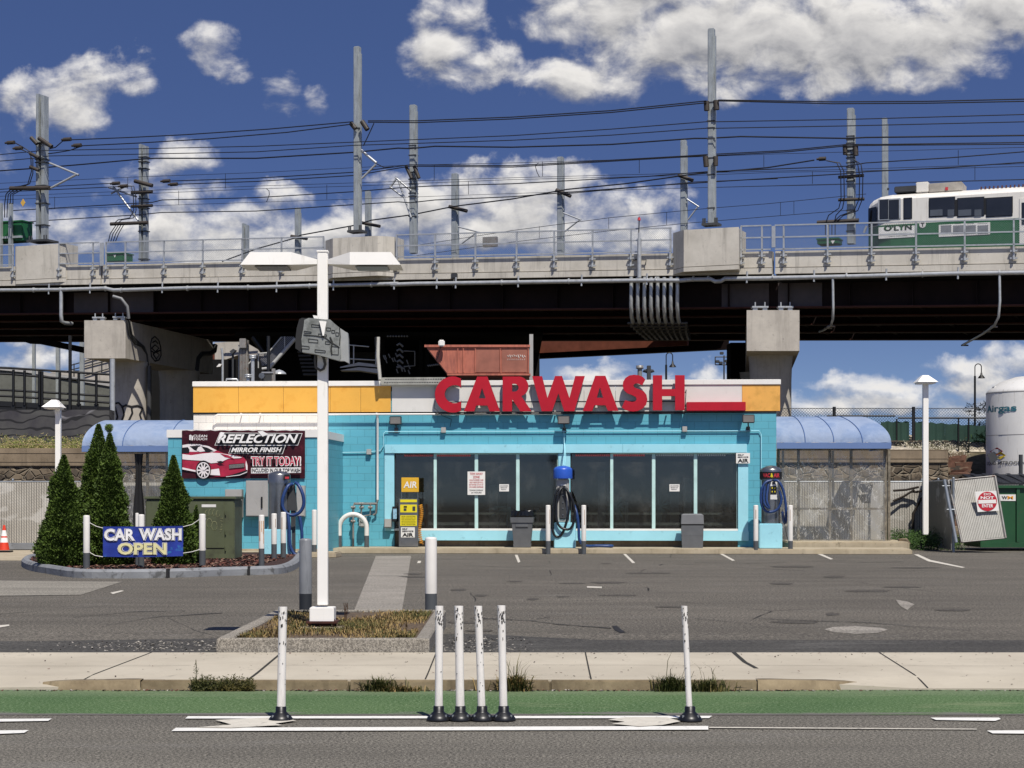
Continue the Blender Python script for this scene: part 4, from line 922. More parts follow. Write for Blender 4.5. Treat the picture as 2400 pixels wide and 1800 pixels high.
for pts in ([(408, 690), (440, 600), (475, 605), (455, 640)], [(760, 595), (800, 590), (850, 620), (800, 640)]): bpoly(pts, M_winkl)
# ================================================================ gas meter, hoop guard, electrical boxes
M_rust = pm('pipe_grey', '8a8782', .5, .3, na=.2, dirt='6b3f27', ds=12, dt=(.55, .65), da=.7)
def pt(x, y, o_): p = bh(x, y, o_); return (p.x, -o_, p.z)
gm_ = thing('gas_meter', 'grey gas meter with manifold of valves on the blue wall behind the hoop guard', 'gas meter', pt(775, 1181, .3), M=BM)
mb = MB(); mb.tube([pt(815.5, 1080, .12), pt(814, 1088, .15), pt(765, 1088, .2), pt(763, 1098, .2)], .035, 8); mb.tube([pt(763, 1098, .2), pt(763, 1181, .2)], .03, 8)
mb.tube([pt(781, 1088, .2), pt(780, 1115, .2)], .025, 8); mb.tube([pt(800, 1088, .2), pt(800, 1112, .2), pt(785, 1115, .2)], .025, 8); mb.tube([pt(814, 1088, .15), pt(813, 1108, .1), pt(806, 1113, .1)], .03, 8)
for x, y in ((763, 1096), (781, 1096), (800, 1096), (763, 1126), (781, 1088)): c = pt(x, y, .2); mb.cone((c[0] - .06, c[1], c[2]), (c[0] + .06, c[1], c[2]), .04, .04, 8); mb.cone((c[0], c[1] - .1, c[2]), (c[0], c[1], c[2]), .02, .03, 6)
mb.build('manifold', M_rust, gm_)
mb = MB(); c = pt(784, 1127, .25); mb.bbox(c[0] - .1, c[0] + .1, -.33, -.12, c[2] - .16, c[2] + .16, .04); mb.cone((c[0], -.36, c[2] + .06), (c[0], -.3, c[2] + .06), .06, .06, 12); mb.build('meter', M_grey, gm_)
hg = thing('hoop_guard', 'white and grey bent pipe hoop guarding the gas meter', 'barrier', pt(762, 1181, .7), M=BM)
a, b = bh(733, 1181, .7), bh(792, 1181, .7); rr = (b.x - a.x) / 2; cx_ = (a.x + b.x) / 2; zt_ = bh(760, 1107, .7).z - .05
def hoop(z0, z1, m, top=False):
    mb = MB()
    if top: mb.tube([(a.x, -.7, z0)] + [(cx_ - rr * math.cos(R(t)), -.7, zt_ - rr + rr * math.sin(R(t))) for t in range(0, 181, 12)] + [(b.x, -.7, z0)], .065, 12)
    else:
        for x in (a.x, b.x): mb.cone((x, -.7, z0), (x, -.7, z1), .067, .067, 12)
    return mb
zm_ = bh(760, 1157, .7).z
hoop(zm_, 0, 0, True).build('hoop', M_white, hg); M_bgrey = pm('bollard_grey', '4d5052', .5, na=.12, dirt='2b2b2a', ds=8)
hoop(.14, zm_, 0).build('foot', M_bgrey, hg)
def ebox(name, x0, y0, x1, y1, o0, th, label, split=None, handle=None):
    a, b = bh(x0, y1, o0 + th), bh(x1, y0, o0 + th); t = thing(name, label, 'electrical box', (a.x, -o0, a.z), M=BM)
    mb = MB(); mb.bbox(a.x, b.x, -o0 - th, -o0, a.z, b.z, .008); mb.build('cabinet', M_grey, t)
    e = a.x + (b.x - a.x) * (split or .97)
    mb = MB(); mb.bbox(a.x + .01, e, -o0 - th - .018, -o0 - th - .001, a.z + .02, b.z - .02, .006); mb.build('door', M_grey, t)
    if handle: c = bh(handle[0], handle[1], o0 + th); mb = MB(); mb.box(c.x - .02, c.x + .02, -o0 - th - .05, -o0 - th - .02, c.z - .14, c.z + .14); mb.build('handle', M_black, t)
    return t
ebox('electrical_box', 486, 1057, 522, 1118, WP + .002, .25, 'small grey wall box left of the big grey cabinet, below the banner', .8)
ebox('electrical_box', 531, 1038, 579, 1116, WP + .002, .3, 'large grey wall cabinet with black lever, left of the steel vacuum', .78, (566, 1085))
ebox('electrical_box', 640, 1049, 658, 1116, WP + .002, .2, 'narrow grey wall box behind the blue hose of the steel vacuum')
ebox('electrical_box', 830, 1121, 845, 1140, .07, .12, 'little grey box low on the wall left of the air machine')
# ================================================================ pavement in front of the building
M_step = M_conc
pl = MB(); e0, e1 = bh(706, 1184, 1.9), bh(1973, 1184, 1.9)
pl.bbox(e0.x, e1.x, -1.75, 0, -.02, .14, .03); struct(pl, 'building_walkway', M_conc, BM)
pl = MB(); pl.bbox(wfx0 - 1.2, wfx1 + .6, -WP - 1.0, -WP, -.02, .135, .03); struct(pl, 'wing_walkway', M_conc, BM)
pl = MB(); a = bh(1703, 1168, -.2); b = bh(1965, 1168, -.2); pl.bbox(a.x, b.x, .2, 3, .0, .28, .03); struct(pl, 'entrance_step', M_conc, BM)
drv = MB(); drv.add([(-60, 44.5, .006), (-11.2, 44.5, .006), (-10.4, 51, .006), (-10.4, 56, .006), (-60, 56, .006)], [(0, 1, 2, 3, 4)]); struct(drv, 'driveway', M_conc)
kc = MB(); kc.bbox(-60, P(92, 0, 53).x, 53, 53.4, 0, .2, .03); struct(kc, 'rear_curb', M_bluegrey)
# ================================================================ awnings and plastic enclosures
M_awn = pm('awning_blue', '8997ae', .75, ns=1.2, na=.08, dirt='6c80a0', ds=1.5, dt=(.45, .65), da=.8, bs=1.6, bst=.5, bd=.12, spec=.2); M_awnr = pm('awning_seam', '46669a', .6); M_awnd = pm('awning_valance', '5e75a0', .6, ns=1.2, na=.05)
def awning(x0, x1, endx, yf, yb, zlo, zhi, label, side):
    """quarter-barrel canvas; the end away from the building is rounded off"""
    t = thing('awning', label, 'awning', ((x0 + x1) / 2, yf, zlo)); n = 12; prof = []
    for i in range(n + 1):
        a = R(90 * i / n); prof.append((yf + (yb - yf) * (1 - math.cos(a)), zlo + (zhi - zlo) * math.sin(a), math.sin(a)))
    mb = MB(); k = 22; vs = []
    for (y, z, s_) in prof:
        e = x1 + (endx - x1) * (1 - s_ ** 2.2) * 1.0
        for j in range(k + 1): vs.append((x0 + (e - x0) * j / k, y, z + .01 * math.sin(j * 1.9) * (1 - s_)))
    mb.add(vs, [(i*(k+1)+j, i*(k+1)+j+1, (i+1)*(k+1)+j+1, (i+1)*(k+1)+j) for i in range(n) for j in range(k)], 0, True)
    ends = [vs[i*(k+1)+k] for i in range(n + 1)]; m2 = len(ends)
    mb.add(ends + [(e[0] - side * .02, 2 * yb - e[1] + .0, e[2]) for e in ends], [(i, i+1, m2+i+1, m2+i) for i in range(m2-1)], 0, True)
    mb.build('canvas', M_awn, t)
    mb = MB(); mb.box(min(x0, endx), max(x0, endx), yf - .012, yf - .002, zlo - .17, zlo); mb.box(endx - .006, endx + .006, yf - .002, 2 * yb - yf, zlo - .17, zlo); mb.build('valance', M_awnd, t)
    for q in (.25, .5, .75) if side > 0 else (.35, .7):
        pts = []
        for (y, z, s_) in prof: e = x1 + (endx - x1) * (1 - s_ ** 2.2); pts.append((x0 + (e - x0) * q, y - .008, z + .008))
        mb = MB(); mb.tube(pts, .012, 4); mb.build('seam', M_awnr, t)
    return t
yf = 52.4; ra0, ra1, rae = P(1677.5, 0, yf).x, P(1858, 0, 54).x, P(1925, 0, yf).x
zlo, zhi = P(0, 956, yf).z, P(0, 900, 54).z
awning(ra0, ra1, rae, yf, 54.0, zlo, zhi, 'blue canvas barrel awning with three seams right of the building', 1)
yl = 53.2; awning(P(470, 0, yl).x, P(232, 0, 54.8).x, P(177, 0, yl).x, yl, 54.8, P(0, 963, yl).z, P(0, 908, 54.8).z, 'blue canvas barrel awning left of the building behind the evergreens', -1)
# clear plastic
def plastic():
    m = bpy.data.materials.new('clear_plastic'); m.use_nodes = True; t = m.node_tree; t.nodes.clear(); v = coord(t)
    tr = N(t, 'ShaderNodeBsdfTransparent'); tr.inputs[0].default_value = (.72, .71, .69, 1)
    gl = N(t, 'ShaderNodeBsdfGlossy'); gl.inputs['Roughness'].default_value = .15
    df_ = N(t, 'ShaderNodeBsdfDiffuse'); df_.inputs[0].default_value = (.75, .74, .70, 1)
    a = N(t, 'ShaderNodeMixShader'); a.inputs[0].default_value = .05; t.links.new(tr.outputs[0], a.inputs[1]); t.links.new(gl.outputs[0], a.inputs[2])
    mp = N(t, 'ShaderNodeMapping'); mp.inputs['Scale'].default_value = (2.2, 1, .9); mp.inputs['Rotation'].default_value = (0, R(38), 0); t.links.new(v, mp.inputs[0])
    wv_ = N(t, 'ShaderNodeTexNoise'); wv_.inputs['Scale'].default_value = 2.0; wv_.inputs['Detail'].default_value = 8; wv_.inputs['Distortion'].default_value = 1.2; t.links.new(mp.outputs[0], wv_.inputs[0])
    f1 = rng(t, wv_.outputs['Fac'], .495, .505, 0, 1); f2 = rng(t, wv_.outputs['Fac'], .505, .515, 1, 0)
    ml = N(t, 'ShaderNodeMath', operation='MULTIPLY'); t.links.new(f1, ml.inputs[0]); t.links.new(f2, ml.inputs[1])
    f = N(t, 'ShaderNodeMath', operation='MULTIPLY_ADD'); f.inputs[1].default_value = .5; f.inputs[2].default_value = .11; t.links.new(ml.outputs[0], f.inputs[0])
    b = N(t, 'ShaderNodeMixShader'); t.links.new(f.outputs[0], b.inputs[0]); t.links.new(a.outputs[0], b.inputs[1]); t.links.new(df_.outputs[0], b.inputs[2])
    o = N(t, 'ShaderNodeOutputMaterial'); t.links.new(b.outputs[0], o.inputs[0]); return m
M_plas = plastic(); M_wpost = pm('weathered_post', '7e7667', .85, ns=6, na=.2, dirt='423c33', ds=5, dt=(.45, .6))
def enclosure(xs_, x_end, yf, z0, z1, zr, label, z_mid):
    t = thing('plastic_enclosure', label, 'enclosure', (sum(xs_) / len(xs_), yf, z0))
    for x in xs_: mb = MB(); mb.box(x - .035, x + .035, yf, yf + .07, z0, z1); mb.build('post', M_wpost, t)
    for z in zr:
        mb = MB(); mb.box(xs_[0], xs_[-1], yf - .012, yf - .001, z - .03, z + .03); mb.build('rail', M_wpost, t)
    for yb_ in (yf + 3,):
        for x in xs_[1::2]: mb = MB(); mb.box(x - .03, x + .03, yb_, yb_ + .06, z0, z1); mb.build('post', M_dgrey, t)
    nx, nz = 40, 20; mb = MB(); x0, x1 = xs_[0], xs_[-1]
    vs = [(x0 + (x1 - x0) * i / nx, yf - .03 - .02 * math.sin(i * .9 + j * .5) * math.sin(j * .7), z0 + (z1 - z0) * j / nz) for i in range(nx + 1) for j in range(nz + 1)]
    mb.add(vs, [(i*(nz+1)+j, (i+1)*(nz+1)+j, (i+1)*(nz+1)+j+1, i*(nz+1)+j+1) for i in range(nx) for j in range(nz)], 0, True); mb.build('plastic_sheet', M_plas, t)
    return t
YE = 52.75
enclosure([P(x, 0, YE).x for x in (1682, 1725, 1793, 1839, 1912)], 0, YE, .28, P(0, 968, YE).z, [P(0, y, YE).z for y in (1035, 1099, 970)], 'timber frame hung with torn clear plastic sheeting under the right awning', 0)
e2 = thing('corner_posts', 'pair of weathered timber posts holding the outer corner of the right awning', 'posts', (P(1918, 0, YE).x, YE, .28))
for x in (1915, 1922.5): mb = MB(); mb.box(P(x, 0, YE).x - .035, P(x, 0, YE).x + .035, YE + .1, YE + .2, .0, P(0, 968, YE).z); mb.build('post', M_wpost, e2)
# twin-box machine inside the enclosure
cm = thing('entry_kiosk', 'grey pedestal with two hooded boxes inside the right plastic enclosure', 'kiosk', (P(1885, 0, 54).x, 54, .02))
c = P(1886, 0, 54).x
mb = MB(); mb.bbox(c - .1, c + .22, 54, 54.25, .02, P(0, 1047, 54).z, .02); mb.build('pedestal', M_grey, cm)
for y in (1055, 1078): z = P(0, y, 54).z; mb = MB(); mb.prism([(c - .1, z + .15), (c - .42, z + .12), (c - .28, z - .12), (c - .1, z - .12)], 53.85, 54.2); mb.build('hood', M_dgrey, cm)
YL = 53.6
enclosure([P(x, 0, YL).x for x in (236, 318, 366)], 0, YL, .02, P(0, 972, YL).z, [P(0, 1040, YL).z, P(0, 976, YL).z], 'dark framed plastic-sheeted bay under the left awning behind the evergreens', 0)
cr = MB(); x = P(300, 0, 53.4).x
vs = []
for j in range(15):
    z = 2.75 - 2.7 * j / 14
    for i in range(9): u = i / 8; vs.append((x + (-.13 + .26 * u) * (1 - .3 * math.sin(j * .5)), 53.4 + .04 * math.sin(u * 18), z))
cr.add(vs, [(j*9+i, j*9+i+1, (j+1)*9+i+1, (j+1)*9+i) for j in range(14) for i in range(8)], 0, True)
tag(cr.build('door_curtain', M_black), 'bunched black curtain tied in the middle of the left plastic-sheeted bay', 'curtain')
# ================================================================ machines along the front
def hose(name, pts, r, m, label, group=None, M=BM, n=3, parent=None):
    P3 = [Vector(p) for p in pts]; out = []
    for i in range(len(P3) - 1):
        p0 = P3[max(i-1, 0)]; p1 = P3[i]; p2 = P3[i+1]; p3 = P3[min(i+2, len(P3)-1)]
        for k in range(n): t = k / n; out.append(.5 * ((2*p1) + (p2-p0)*t + (2*p0-5*p1+4*p2-p3)*t*t + (-p0+3*p1-3*p2+p3)*t**3))
    out.append(P3[-1]); mb = MB(); mb.tube(out, r, 8)
    if parent: return mb.build(name, m, parent)
    return tag(mb.build(name, m, None, M), label, 'hose', group)
M_hblue = pm('hose_blue', '1f3a6b', .45, na=.2, ns=20); M_hblk = pm('hose_black', '15161a', .4)
M_sticker_y = pm('label_yellow', 'dccb1e', .5, na=.05); M_lab = pm('label_white', 'd8d6d0', .5)
# air machine
o_ = .75
am = thing('air_machine', 'tall grey tyre air machine with yellow panels and AIR sign', 'air machine', pt(882, 1181, o_), M=BM)
def q(t, name, x0, y0, x1, y1, o0, th, m, r=.01):
    a, b = bh(x0, y1, o0 + th), bh(x1, y0, o0 + th); mb = MB(); mb.bbox(a.x, b.x, -o0 - th, -o0, a.z, b.z, r); return mb.build(name, m, t)
q(am, 'cabinet', 861.5, 1077, 903, 1181, .35, .4, M_steel)
q(am, 'sign_board', 867, 1031.5, 904.5, 1063, .55, .05, pm('air_yellow', 'd9a92c', .4, na=.08), .006)
for x in (867.5, 902.5): q(am, 'sign_post', x - .6, 1062, x + .6, 1078, .56, .02, M_steel, .001)
wtext(am, 'AIR', 871.5, 1040, 900.5, 1054, .602, M_winkl, shear=.12, bold=.02)
for (y0, y1, nm) in ((1079, 1085, 'top_label'), (1090, 1107, 'coin_panel'), (1113, 1136, 'instruction_label')): q(am, nm, 864.5, y0, 900.5, y1, .75, .008, M_sticker_y, .002)
for k in range(6): wtext(am, 'AIR WATER INSTRUCTIONS'[:10 + 2 * (k % 5)], 867, 1114.6 + k * 3.5, 898, 1116 + k * 3.5, .76, M_ink)
q(am, 'coin_slot', 872, 1093, 879, 1096, .759, .01, M_black, .002); q(am, 'coin_slot', 872, 1098, 878, 1103, .759, .01, M_dgrey, .002); q(am, 'coin_return', 891, 1094, 897, 1103, .759, .01, M_dgrey, .002)
a1 = q(am, 'lower_label', 866, 1139, 896, 1161, .75, .008, M_lab, .002)
wtext(am, 'SELF', 869, 1141, 880, 1144, .76, M_ink, bold=.02); wtext(am, 'SERVICE', 869, 1146, 893, 1149, .76, M_ink, bold=.02); wtext(am, 'AIR', 869, 1151.5, 893, 1159, .76, M_ink, bold=.04)
pts = []
for k in range(150): a = k * .9; pts.append(Vector(pt(908, 1090 + k * .57, .65)) + Vector((math.sin(a) * .05 + .03 * math.sin(k * .05), math.cos(a) * .05, 0)))
hose('coiled_hose', pts, .011, pm('hose_orange', 'c98a1c', .5), None, parent=am, n=1)
pb = q(am, 'leaflet_box', 847, 1094, 858, 1127, .1, .1, M_black); q(am, 'leaflet', 849, 1099, 857, 1121, .2, .006, pm('leaflet_blue', '8fb6cc', .5, ns=20, na=.3), .001)
# bins
def bin_(x0, x1, y0, y1, kind, label):
    a, b = bh(x0, y1, .9), bh(x1, y0, .9); cx2 = (a.x + b.x) / 2; w2 = (b.x - a.x) / 2; h = b.z - .14
    t = thing('trash_bin', label, 'bin', (cx2, -.65, .14), M=BM); M_bin = pm('bin_grey', '5a5c5e', .55, na=.1, ns=5)
    def fr(z0, z1, w0, w1, nm, m, r=0):
        mb = MB(); vs = [(cx2 + sx * w_, -.65 + sy * w_ * .9, z) for z, w_ in ((z0, w0), (z1, w1)) for sx, sy in ((-1, -1), (1, -1), (1, 1), (-1, 1))]
        mb.add(vs, [(0, 1, 5, 4), (1, 2, 6, 5), (2, 3, 7, 6), (3, 0, 4, 7), (3, 2, 1, 0), (4, 5, 6, 7)]); return mb.build(nm, m, t)
    if kind == 0:
        fr(.14, .14 + h * .72, w2 * .66, w2 * .86, 'body', M_bin); fr(.15, .14 + h * .1, w2 * .70, w2 * .72, 'foot', M_bin)
        fr(.14 + h * .66, .14 + h * .80, w2 * .92, w2 * .95, 'rim', M_bin)
        mb = MB(); n = 40; vs = []
        for j, (z, w_) in enumerate(((.74, .93), (.84, 1.0), (.97, .98), (.90, .8))):
            for i in range(n):
                an = 2 * math.pi * i / n; c_, s_ = math.cos(an), math.sin(an); k = w2 * w_ / max(abs(c_), abs(s_)) * .9 + random.uniform(-.012, .012)
                vs.append((cx2 + c_ * k, -.65 + s_ * k * .9, .14 + h * z + random.uniform(-.02, .02) * (j > 0)))
        mb.add(vs, [(j*n+i, j*n+(i+1) % n, (j+1)*n+(i+1) % n, (j+1)*n+i) for j in range(3) for i in range(n)], 0, False); mb.build('bin_liner', pm('bin_bag', '0d0d0e', .22), t)
        mb = MB(); mb.box(cx2 - w2 * .5, cx2 + w2 * .5, -.65 - w2 * .8 * .9 - .03, -.65 - w2 * .7 * .9, .14 + h * .55, .14 + h * .62); mb.build('handle', M_bin, t)
    else:
        fr(.14, .14 + h * .36, w2 * .93, w2 * .97, 'lower_body', M_bin); fr(.142 + h * .36, .14 + h * .66, w2 * .97, w2 * .99, 'upper_body', M_bin)
        fr(.14 + h * .665, .14 + h * .70, w2 * .99, w2 * 1.0, 'bin_liner', M_black); fr(.142 + h * .70, .14 + h * .96, w2 * 1.02, w2 * .98, 'lid', pm('bin_lid', '6e6f70', .5)); fr(.142 + h * .96, .14 + h, w2 * .98, w2 * .8, 'lid_top', pm('bin_lid', '6e6f70', .5))
    return t
bin_(1101, 1154, 1101, 1181, 0, 'tapered grey bin with a black bag folded over its rim')
bin_(1472, 1520, 1110, 1183, 1, 'square grey two-part bin with a domed lid by the right window')
# vacuum stations
def ped(t, x0, x1, y0, o0, d):
    a, b = bh(x0, 1181, o0 + d), bh(x1, y0, o0 + d); mb = MB(); mb.bbox(a.x, b.x, -o0 - d, -o0, .14, b.z, .02); return mb.build('pedestal', M_lblue, t)
v2 = thing('vacuum_station', 'slim grey vacuum with blue dome cap and black hose in the middle of the window', 'vacuum', pt(1218, 1181, 1.2), M=BM, group='vacuum stations')
ped(v2, 1197, 1243, 1129, .8, .55)
c = bh(1216, 1100, 1.1); zt1_ = bh(1216, 1033, 1.1).z; zb1 = bh(1216, 1129, 1.1).z
mb = MB(); mb.bbox(c.x - .17, c.x + .17, -1.22, -.95, zb1, zt1_, .03); mb.build('body', M_grey, v2)
mb = MB(); mb.bbox(c.x - .09, c.x + .09, -1.26, -1.221, zb1 + .1, zt1_ - .2, .02)
mb.build('panel', M_dgrey, v2)
for y in (1070, 1085, 1098, 1112, 1124): mb = MB(); p = bh(1216, y, 1.26); mb.cone((p.x, -1.28, p.z), (p.x, -1.261, p.z), .018, .018, 8); mb.build('knob', M_steel, v2)
mb = MB(); hz = zt1_ - .01; mb.lathe((c.x, -1.1, hz), [(.255, 0), (.26, .02), (.255, .24), (.25, .26), (.20, .31), (.1, .34), (.005, .345)], 28); mb.build('dome_cap', pm('cap_blue', '2a55b4', .35, na=.05), v2)
q(v2, 'plate', 1211, 1046, 1222, 1054, 1.225, .01, M_lab, .002)
hose('vacuum_hose', [pt(1214, 1052, 1.3), pt(1202, 1062, 1.34), pt(1196, 1095, 1.36), pt(1192, 1130, 1.36), pt(1197, 1155, 1.36), pt(1208, 1159, 1.36), pt(1218, 1145, 1.38), pt(1228, 1110, 1.38), pt(1230, 1080, 1.36), pt(1224, 1056, 1.34), pt(1218, 1052, 1.3)], .034, M_hblk, None, parent=v2)
hose('vacuum_hose', [pt(1218, 1054, 1.34), pt(1230, 1065, 1.44), pt(1240, 1095, 1.44), pt(1241, 1120, 1.44), pt(1232, 1142, 1.44), pt(1214, 1141, 1.44), pt(1203, 1125, 1.44), pt(1202, 1090, 1.42), pt(1208, 1062, 1.4), pt(1214, 1054, 1.34)], .034, M_hblk, None, parent=v2)
mb = MB(); mb.tube([pt(1217, 1005, 1.1), pt(1219, 985, .6), pt(1219, 960, .15), pt(1218, 930, .1)], .012, 5); mb.tube([pt(1220, 1006, 1.1), pt(1222, 985, .5), pt(1220, 958, .12)], .01, 5); mb.build('cable', M_lblue, v2)
hose('vacuum_hose', [pt(1240, 1092, 1.2), pt(1246, 1110, 1.3), pt(1250, 1140, 1.3), pt(1252, 1168, 1.3), (bh(1265, 1178, 1.3).x, -1.2, .20), (bh(1290, 1178, 1.3).x, -.8, .19), (bh(1318, 1178, 1).x, -.8, .19), (bh(1320, 1178, 1).x, -1.1, .19), (bh(1285, 1178, 1.3).x, -1.1, .2)], .04, M_hblue, 'blue vacuum hose coiled on the walkway beside the middle vacuum pedestal')
v3 = thing('vacuum_station', 'steel vacuum with red lettered VAC & AIR collar and blue hoses at the right corner', 'vacuum', pt(1668, 1183, 1.2), M=BM, group='vacuum stations')
ped(v3, 1640, 1690, 1131, .75, .7)
c = bh(1665, 1100, 1.1); zb1 = bh(1665, 1131, 1.1).z; zt1_ = bh(1665, 1037, 1.1).z
mb = MB(); mb.cone((c.x, -1.1, zb1), (c.x, -1.1, zt1_), .255, .255, 28); mb.build('body', M_steel, v3)
mb = MB(); n = 28; mb.lathe((c.x, -1.1, zt1_), [(.29, 0), (.295, .26), (.28, .30), (.12, .38), (.01, .40)], 28); mb.build('cap', M_steel, v3)
mb = MB(); mb.cone((c.x, -1.1, zt1_ + .03), (c.x, -1.1, zt1_ + .22), .299, .299, 28, caps=False); mb.build('collar', M_black, v3)
def cyl_map(cxx, r): 
    def f(p): a = (p.x - cxx) / r; return Vector((cxx + r * math.sin(a), -1.1 - r * math.cos(a) + (p.y + 5), p.z))
    return f
text_mesh('VAC', c.x - .25, c.x - .04, zt1_ + .07, zt1_ + .18, -5.0, M_rink, bold=.03, parent=v3, M3=cyl_map(c.x, .305)); text_mesh('&', c.x - .03, c.x + .04, zt1_ + .07, zt1_ + .18, -5.0, M_sticker_y, bold=.03, parent=v3, M3=cyl_map(c.x, .305)); text_mesh('AIR', c.x + .05, c.x + .24, zt1_ + .07, zt1_ + .18, -5.0, M_rink, bold=.03, parent=v3, M3=cyl_map(c.x, .305))
q(v3, 'control_panel', 1663, 1039, 1679, 1080, 1.30, .06, M_lab, .015); q(v3, 'control_face', 1664.5, 1050, 1677.5, 1068, 1.362, .006, M_black, .002); q(v3, 'display', 1668, 1041, 1674, 1046, 1.362, .006, M_dgrey, .002)
for x, y in ((1668, 1054), (1674, 1054), (1668, 1062), (1674, 1062)): q(v3, 'button', x - 1, y - 1.6, x + 1, y + 1.6, 1.369, .004, M_sticker_y, .001)
hose('vacuum_hose', [pt(1666, 1038, 1.38), pt(1654, 1042, 1.42), pt(1645, 1058, 1.44), pt(1644, 1085, 1.44), pt(1652, 1102, 1.44), pt(1664, 1106, 1.44), pt(1680, 1100, 1.44), pt(1688, 1080, 1.44), pt(1684, 1060, 1.42)], .037, M_hblue, None, parent=v3)
hose('vacuum_hose', [pt(1672, 1038, 1.4), pt(1682, 1040, 1.48), pt(1692, 1060, 1.48), pt(1697, 1090, 1.48), pt(1698, 1125, 1.45), pt(1694, 1128, 1.4), pt(1690, 1105, 1.4)], .037, M_hblue, None, parent=v3)
hose('vacuum_hose', [pt(1660, 1046, 1.4), pt(1656, 1080, 1.5), pt(1662, 1098, 1.5), pt(1650, 1085, 1.5), pt(1652, 1050, 1.46)], .034, M_hblue, None, parent=v3)
mb = MB(); mb.tube([pt(1690, 1100, 1.4), pt(1694, 1130, 1.5), pt(1700, 1160, 1.5), pt(1705, 1175, 1.5)], .008, 5); mb.build('air_line', M_black, v3)
# left vacuum (world frame, by the wing)
YV = 45.6
v1 = thing('vacuum_station', 'tall stainless steel vacuum cylinder with looped blue hoses before the banner wall', 'vacuum', (P(603, 0, YV).x, YV, .12), group='vacuum stations')
cx1 = P(603, 0, YV).x; z0 = P(0, 1143, YV).z; z1 = P(0, 1045, YV).z; z2 = P(0, 1026, YV).z
mb = MB(); mb.bbox(P(571, 0, YV).x, P(632, 0, YV).x, YV - .3, YV + .35, .1, z0, .02); mb.build('pedestal', M_lblue, v1)
mb = MB(); mb.cone((cx1, YV, z0), (cx1, YV, z1), .265, .265, 30); mb.build('body', M_steel, v1)
mb = MB(); mb.lathe((cx1, YV, z1), [(.275, 0), (.275, z2 - z1), (.25, z2 - z1 + .04), (.1, z2 - z1 + .09), (.01, z2 - z1 + .1)], 30); mb.build('cap', M_steel, v1)
mb = MB(); a, b = P(614, 1036, YV - .29), P(626, 1025, YV - .29); mb.box(a.x, b.x, YV - .292, YV - .25, a.z, b.z); mb.build('label_plate', M_black, v1)
mb = MB(); mb.box(a.x + .02, b.x - .02, YV - .296, YV - .293, a.z + .02, a.z + .07); mb.build('label_print', M_rink, v1)
sp_ = thing('hose_stand', 'dark steel hose hanger post beside the steel vacuum', 'hanger', (P(635, 0, YV - .1).x, YV - .1, .12))
mb = MB(); a, b = P(617, 1103, YV - .1), P(642, 1046, YV - .1); mb.prism([(a.x + .02, a.z), (b.x, a.z), (b.x - .06, b.z), (a.x + .12, b.z)], YV - .15, YV - .02); mb.build('holder', M_dgrey, sp_)
mb = MB(); x = P(633, 0, YV - .1).x; mb.box(x - .05, x + .05, YV - .12, YV, .12, a.z + .01); mb.build('post', M_dgrey, sp_)
def wp(x, y, Y): return tuple(P(x, y, Y))
hose('hose_loop', [wp(632, 1046, YV - .2), wp(622, 1050, YV - .3), wp(612, 1072, YV - .35), wp(610, 1092, YV - .35), wp(618, 1108, YV - .35), wp(633, 1113, YV - .35), wp(648, 1106, YV - .35), wp(656, 1090, YV - .35), wp(654, 1068, YV - .35), wp(645, 1048, YV - .3), wp(638, 1043, YV - .2)], .042, M_hblue, None, parent=v1)
hose('hose_loop', [wp(622, 1112, YV - .36), wp(625, 1140, YV - .4), wp(626, 1175, YV - .4), wp(634, 1195, YV - .4), wp(645, 1199, YV - .4), wp(651, 1185, YV - .4), wp(652, 1150, YV - .4), wp(647, 1115, YV - .38)], .04, M_hblue, None, parent=v1)
# ================================================================ bollards
def bollard(x, y0, y1, z, rpx, label, frac=.33, m1=None, m2=None, group='pipe bollards', name='bollard', rust=None):
    b = G(x, y1, z); Y = b.y; top = P(x, y0, Y).z; r = rpx * Y / FD
    t = thing(name, label, 'bollard', (b.x, Y, z), group=group); zm2 = z + (top - z) * frac
    mb = MB(); mb.cone((b.x, Y, z - .05), (b.x, Y, zm2), r * 1.01, r * 1.01, 18); mb.build('base_band', m2 or M_bgrey, t)
    mb = MB(); mb.lathe((b.x, Y, zm2), [(r, 0), (r, top - zm2 - r * .35), (r * .93, top - zm2 - r * .12), (r * .5, top - zm2), (.002, top - zm2)], 18); mb.build('pipe', m1 or M_white, t)
    if rust:
        mb = MB()
        for k in range(4 if rust is M_rustst else 1): dx = r * random.uniform(-.75, .75); hh = random.uniform(.2, .8 if rust is M_rustst else .45) * (top - zm2); zz0 = top - .15 - hh; w_ = r * random.uniform(.05, .13); yy = Y - math.sqrt(max(r * r - dx * dx, 0)) - .002; mb.box(b.x + dx - w_, b.x + dx + w_, yy, yy + .01, max(zz0, zm2 + .01), top - .12)
        mb.build('rust_streak', rust, t)
    return t
M_rustst = pm('rust', 'b5834a', .9, ns=15, na=.4); M_rusts2 = pm('rust_faint', '8c6a4a', .9, ns=15, na=.4)
M_bgreyall = pm('bollard_allgrey', '7b7d7f', .38, na=.1, ns=4, dirt='55575a', ds=4, streak=True)
bollard(660, 1163, 1324, .02, 13.5, 'thick grey bollard with a dark base left of the lamp pole', .26, M_bgreyall, pm('dark_base', '26292c', .5))
bollard(931, 1160, 1327, .02, 12.7, 'thick white bollard with dark grey base at the back right of the island', .27)
bollard(187, 1113, 1229, .12, 7, 'white bollard with grey foot at the left end of the open banner', .3)
bollard(305, 1111, 1226, .12, 7, 'white bollard rising behind the middle of the open banner', .3)
bollard(437, 1110, 1223, .12, 7, 'white bollard with grey foot at the right end of the open banner', .3)
bollard(565, 1112, 1224, .12, 6.2, 'rust-streaked white bollard in the mulch left of the vacuum pedestal', .35, rust=M_rustst)
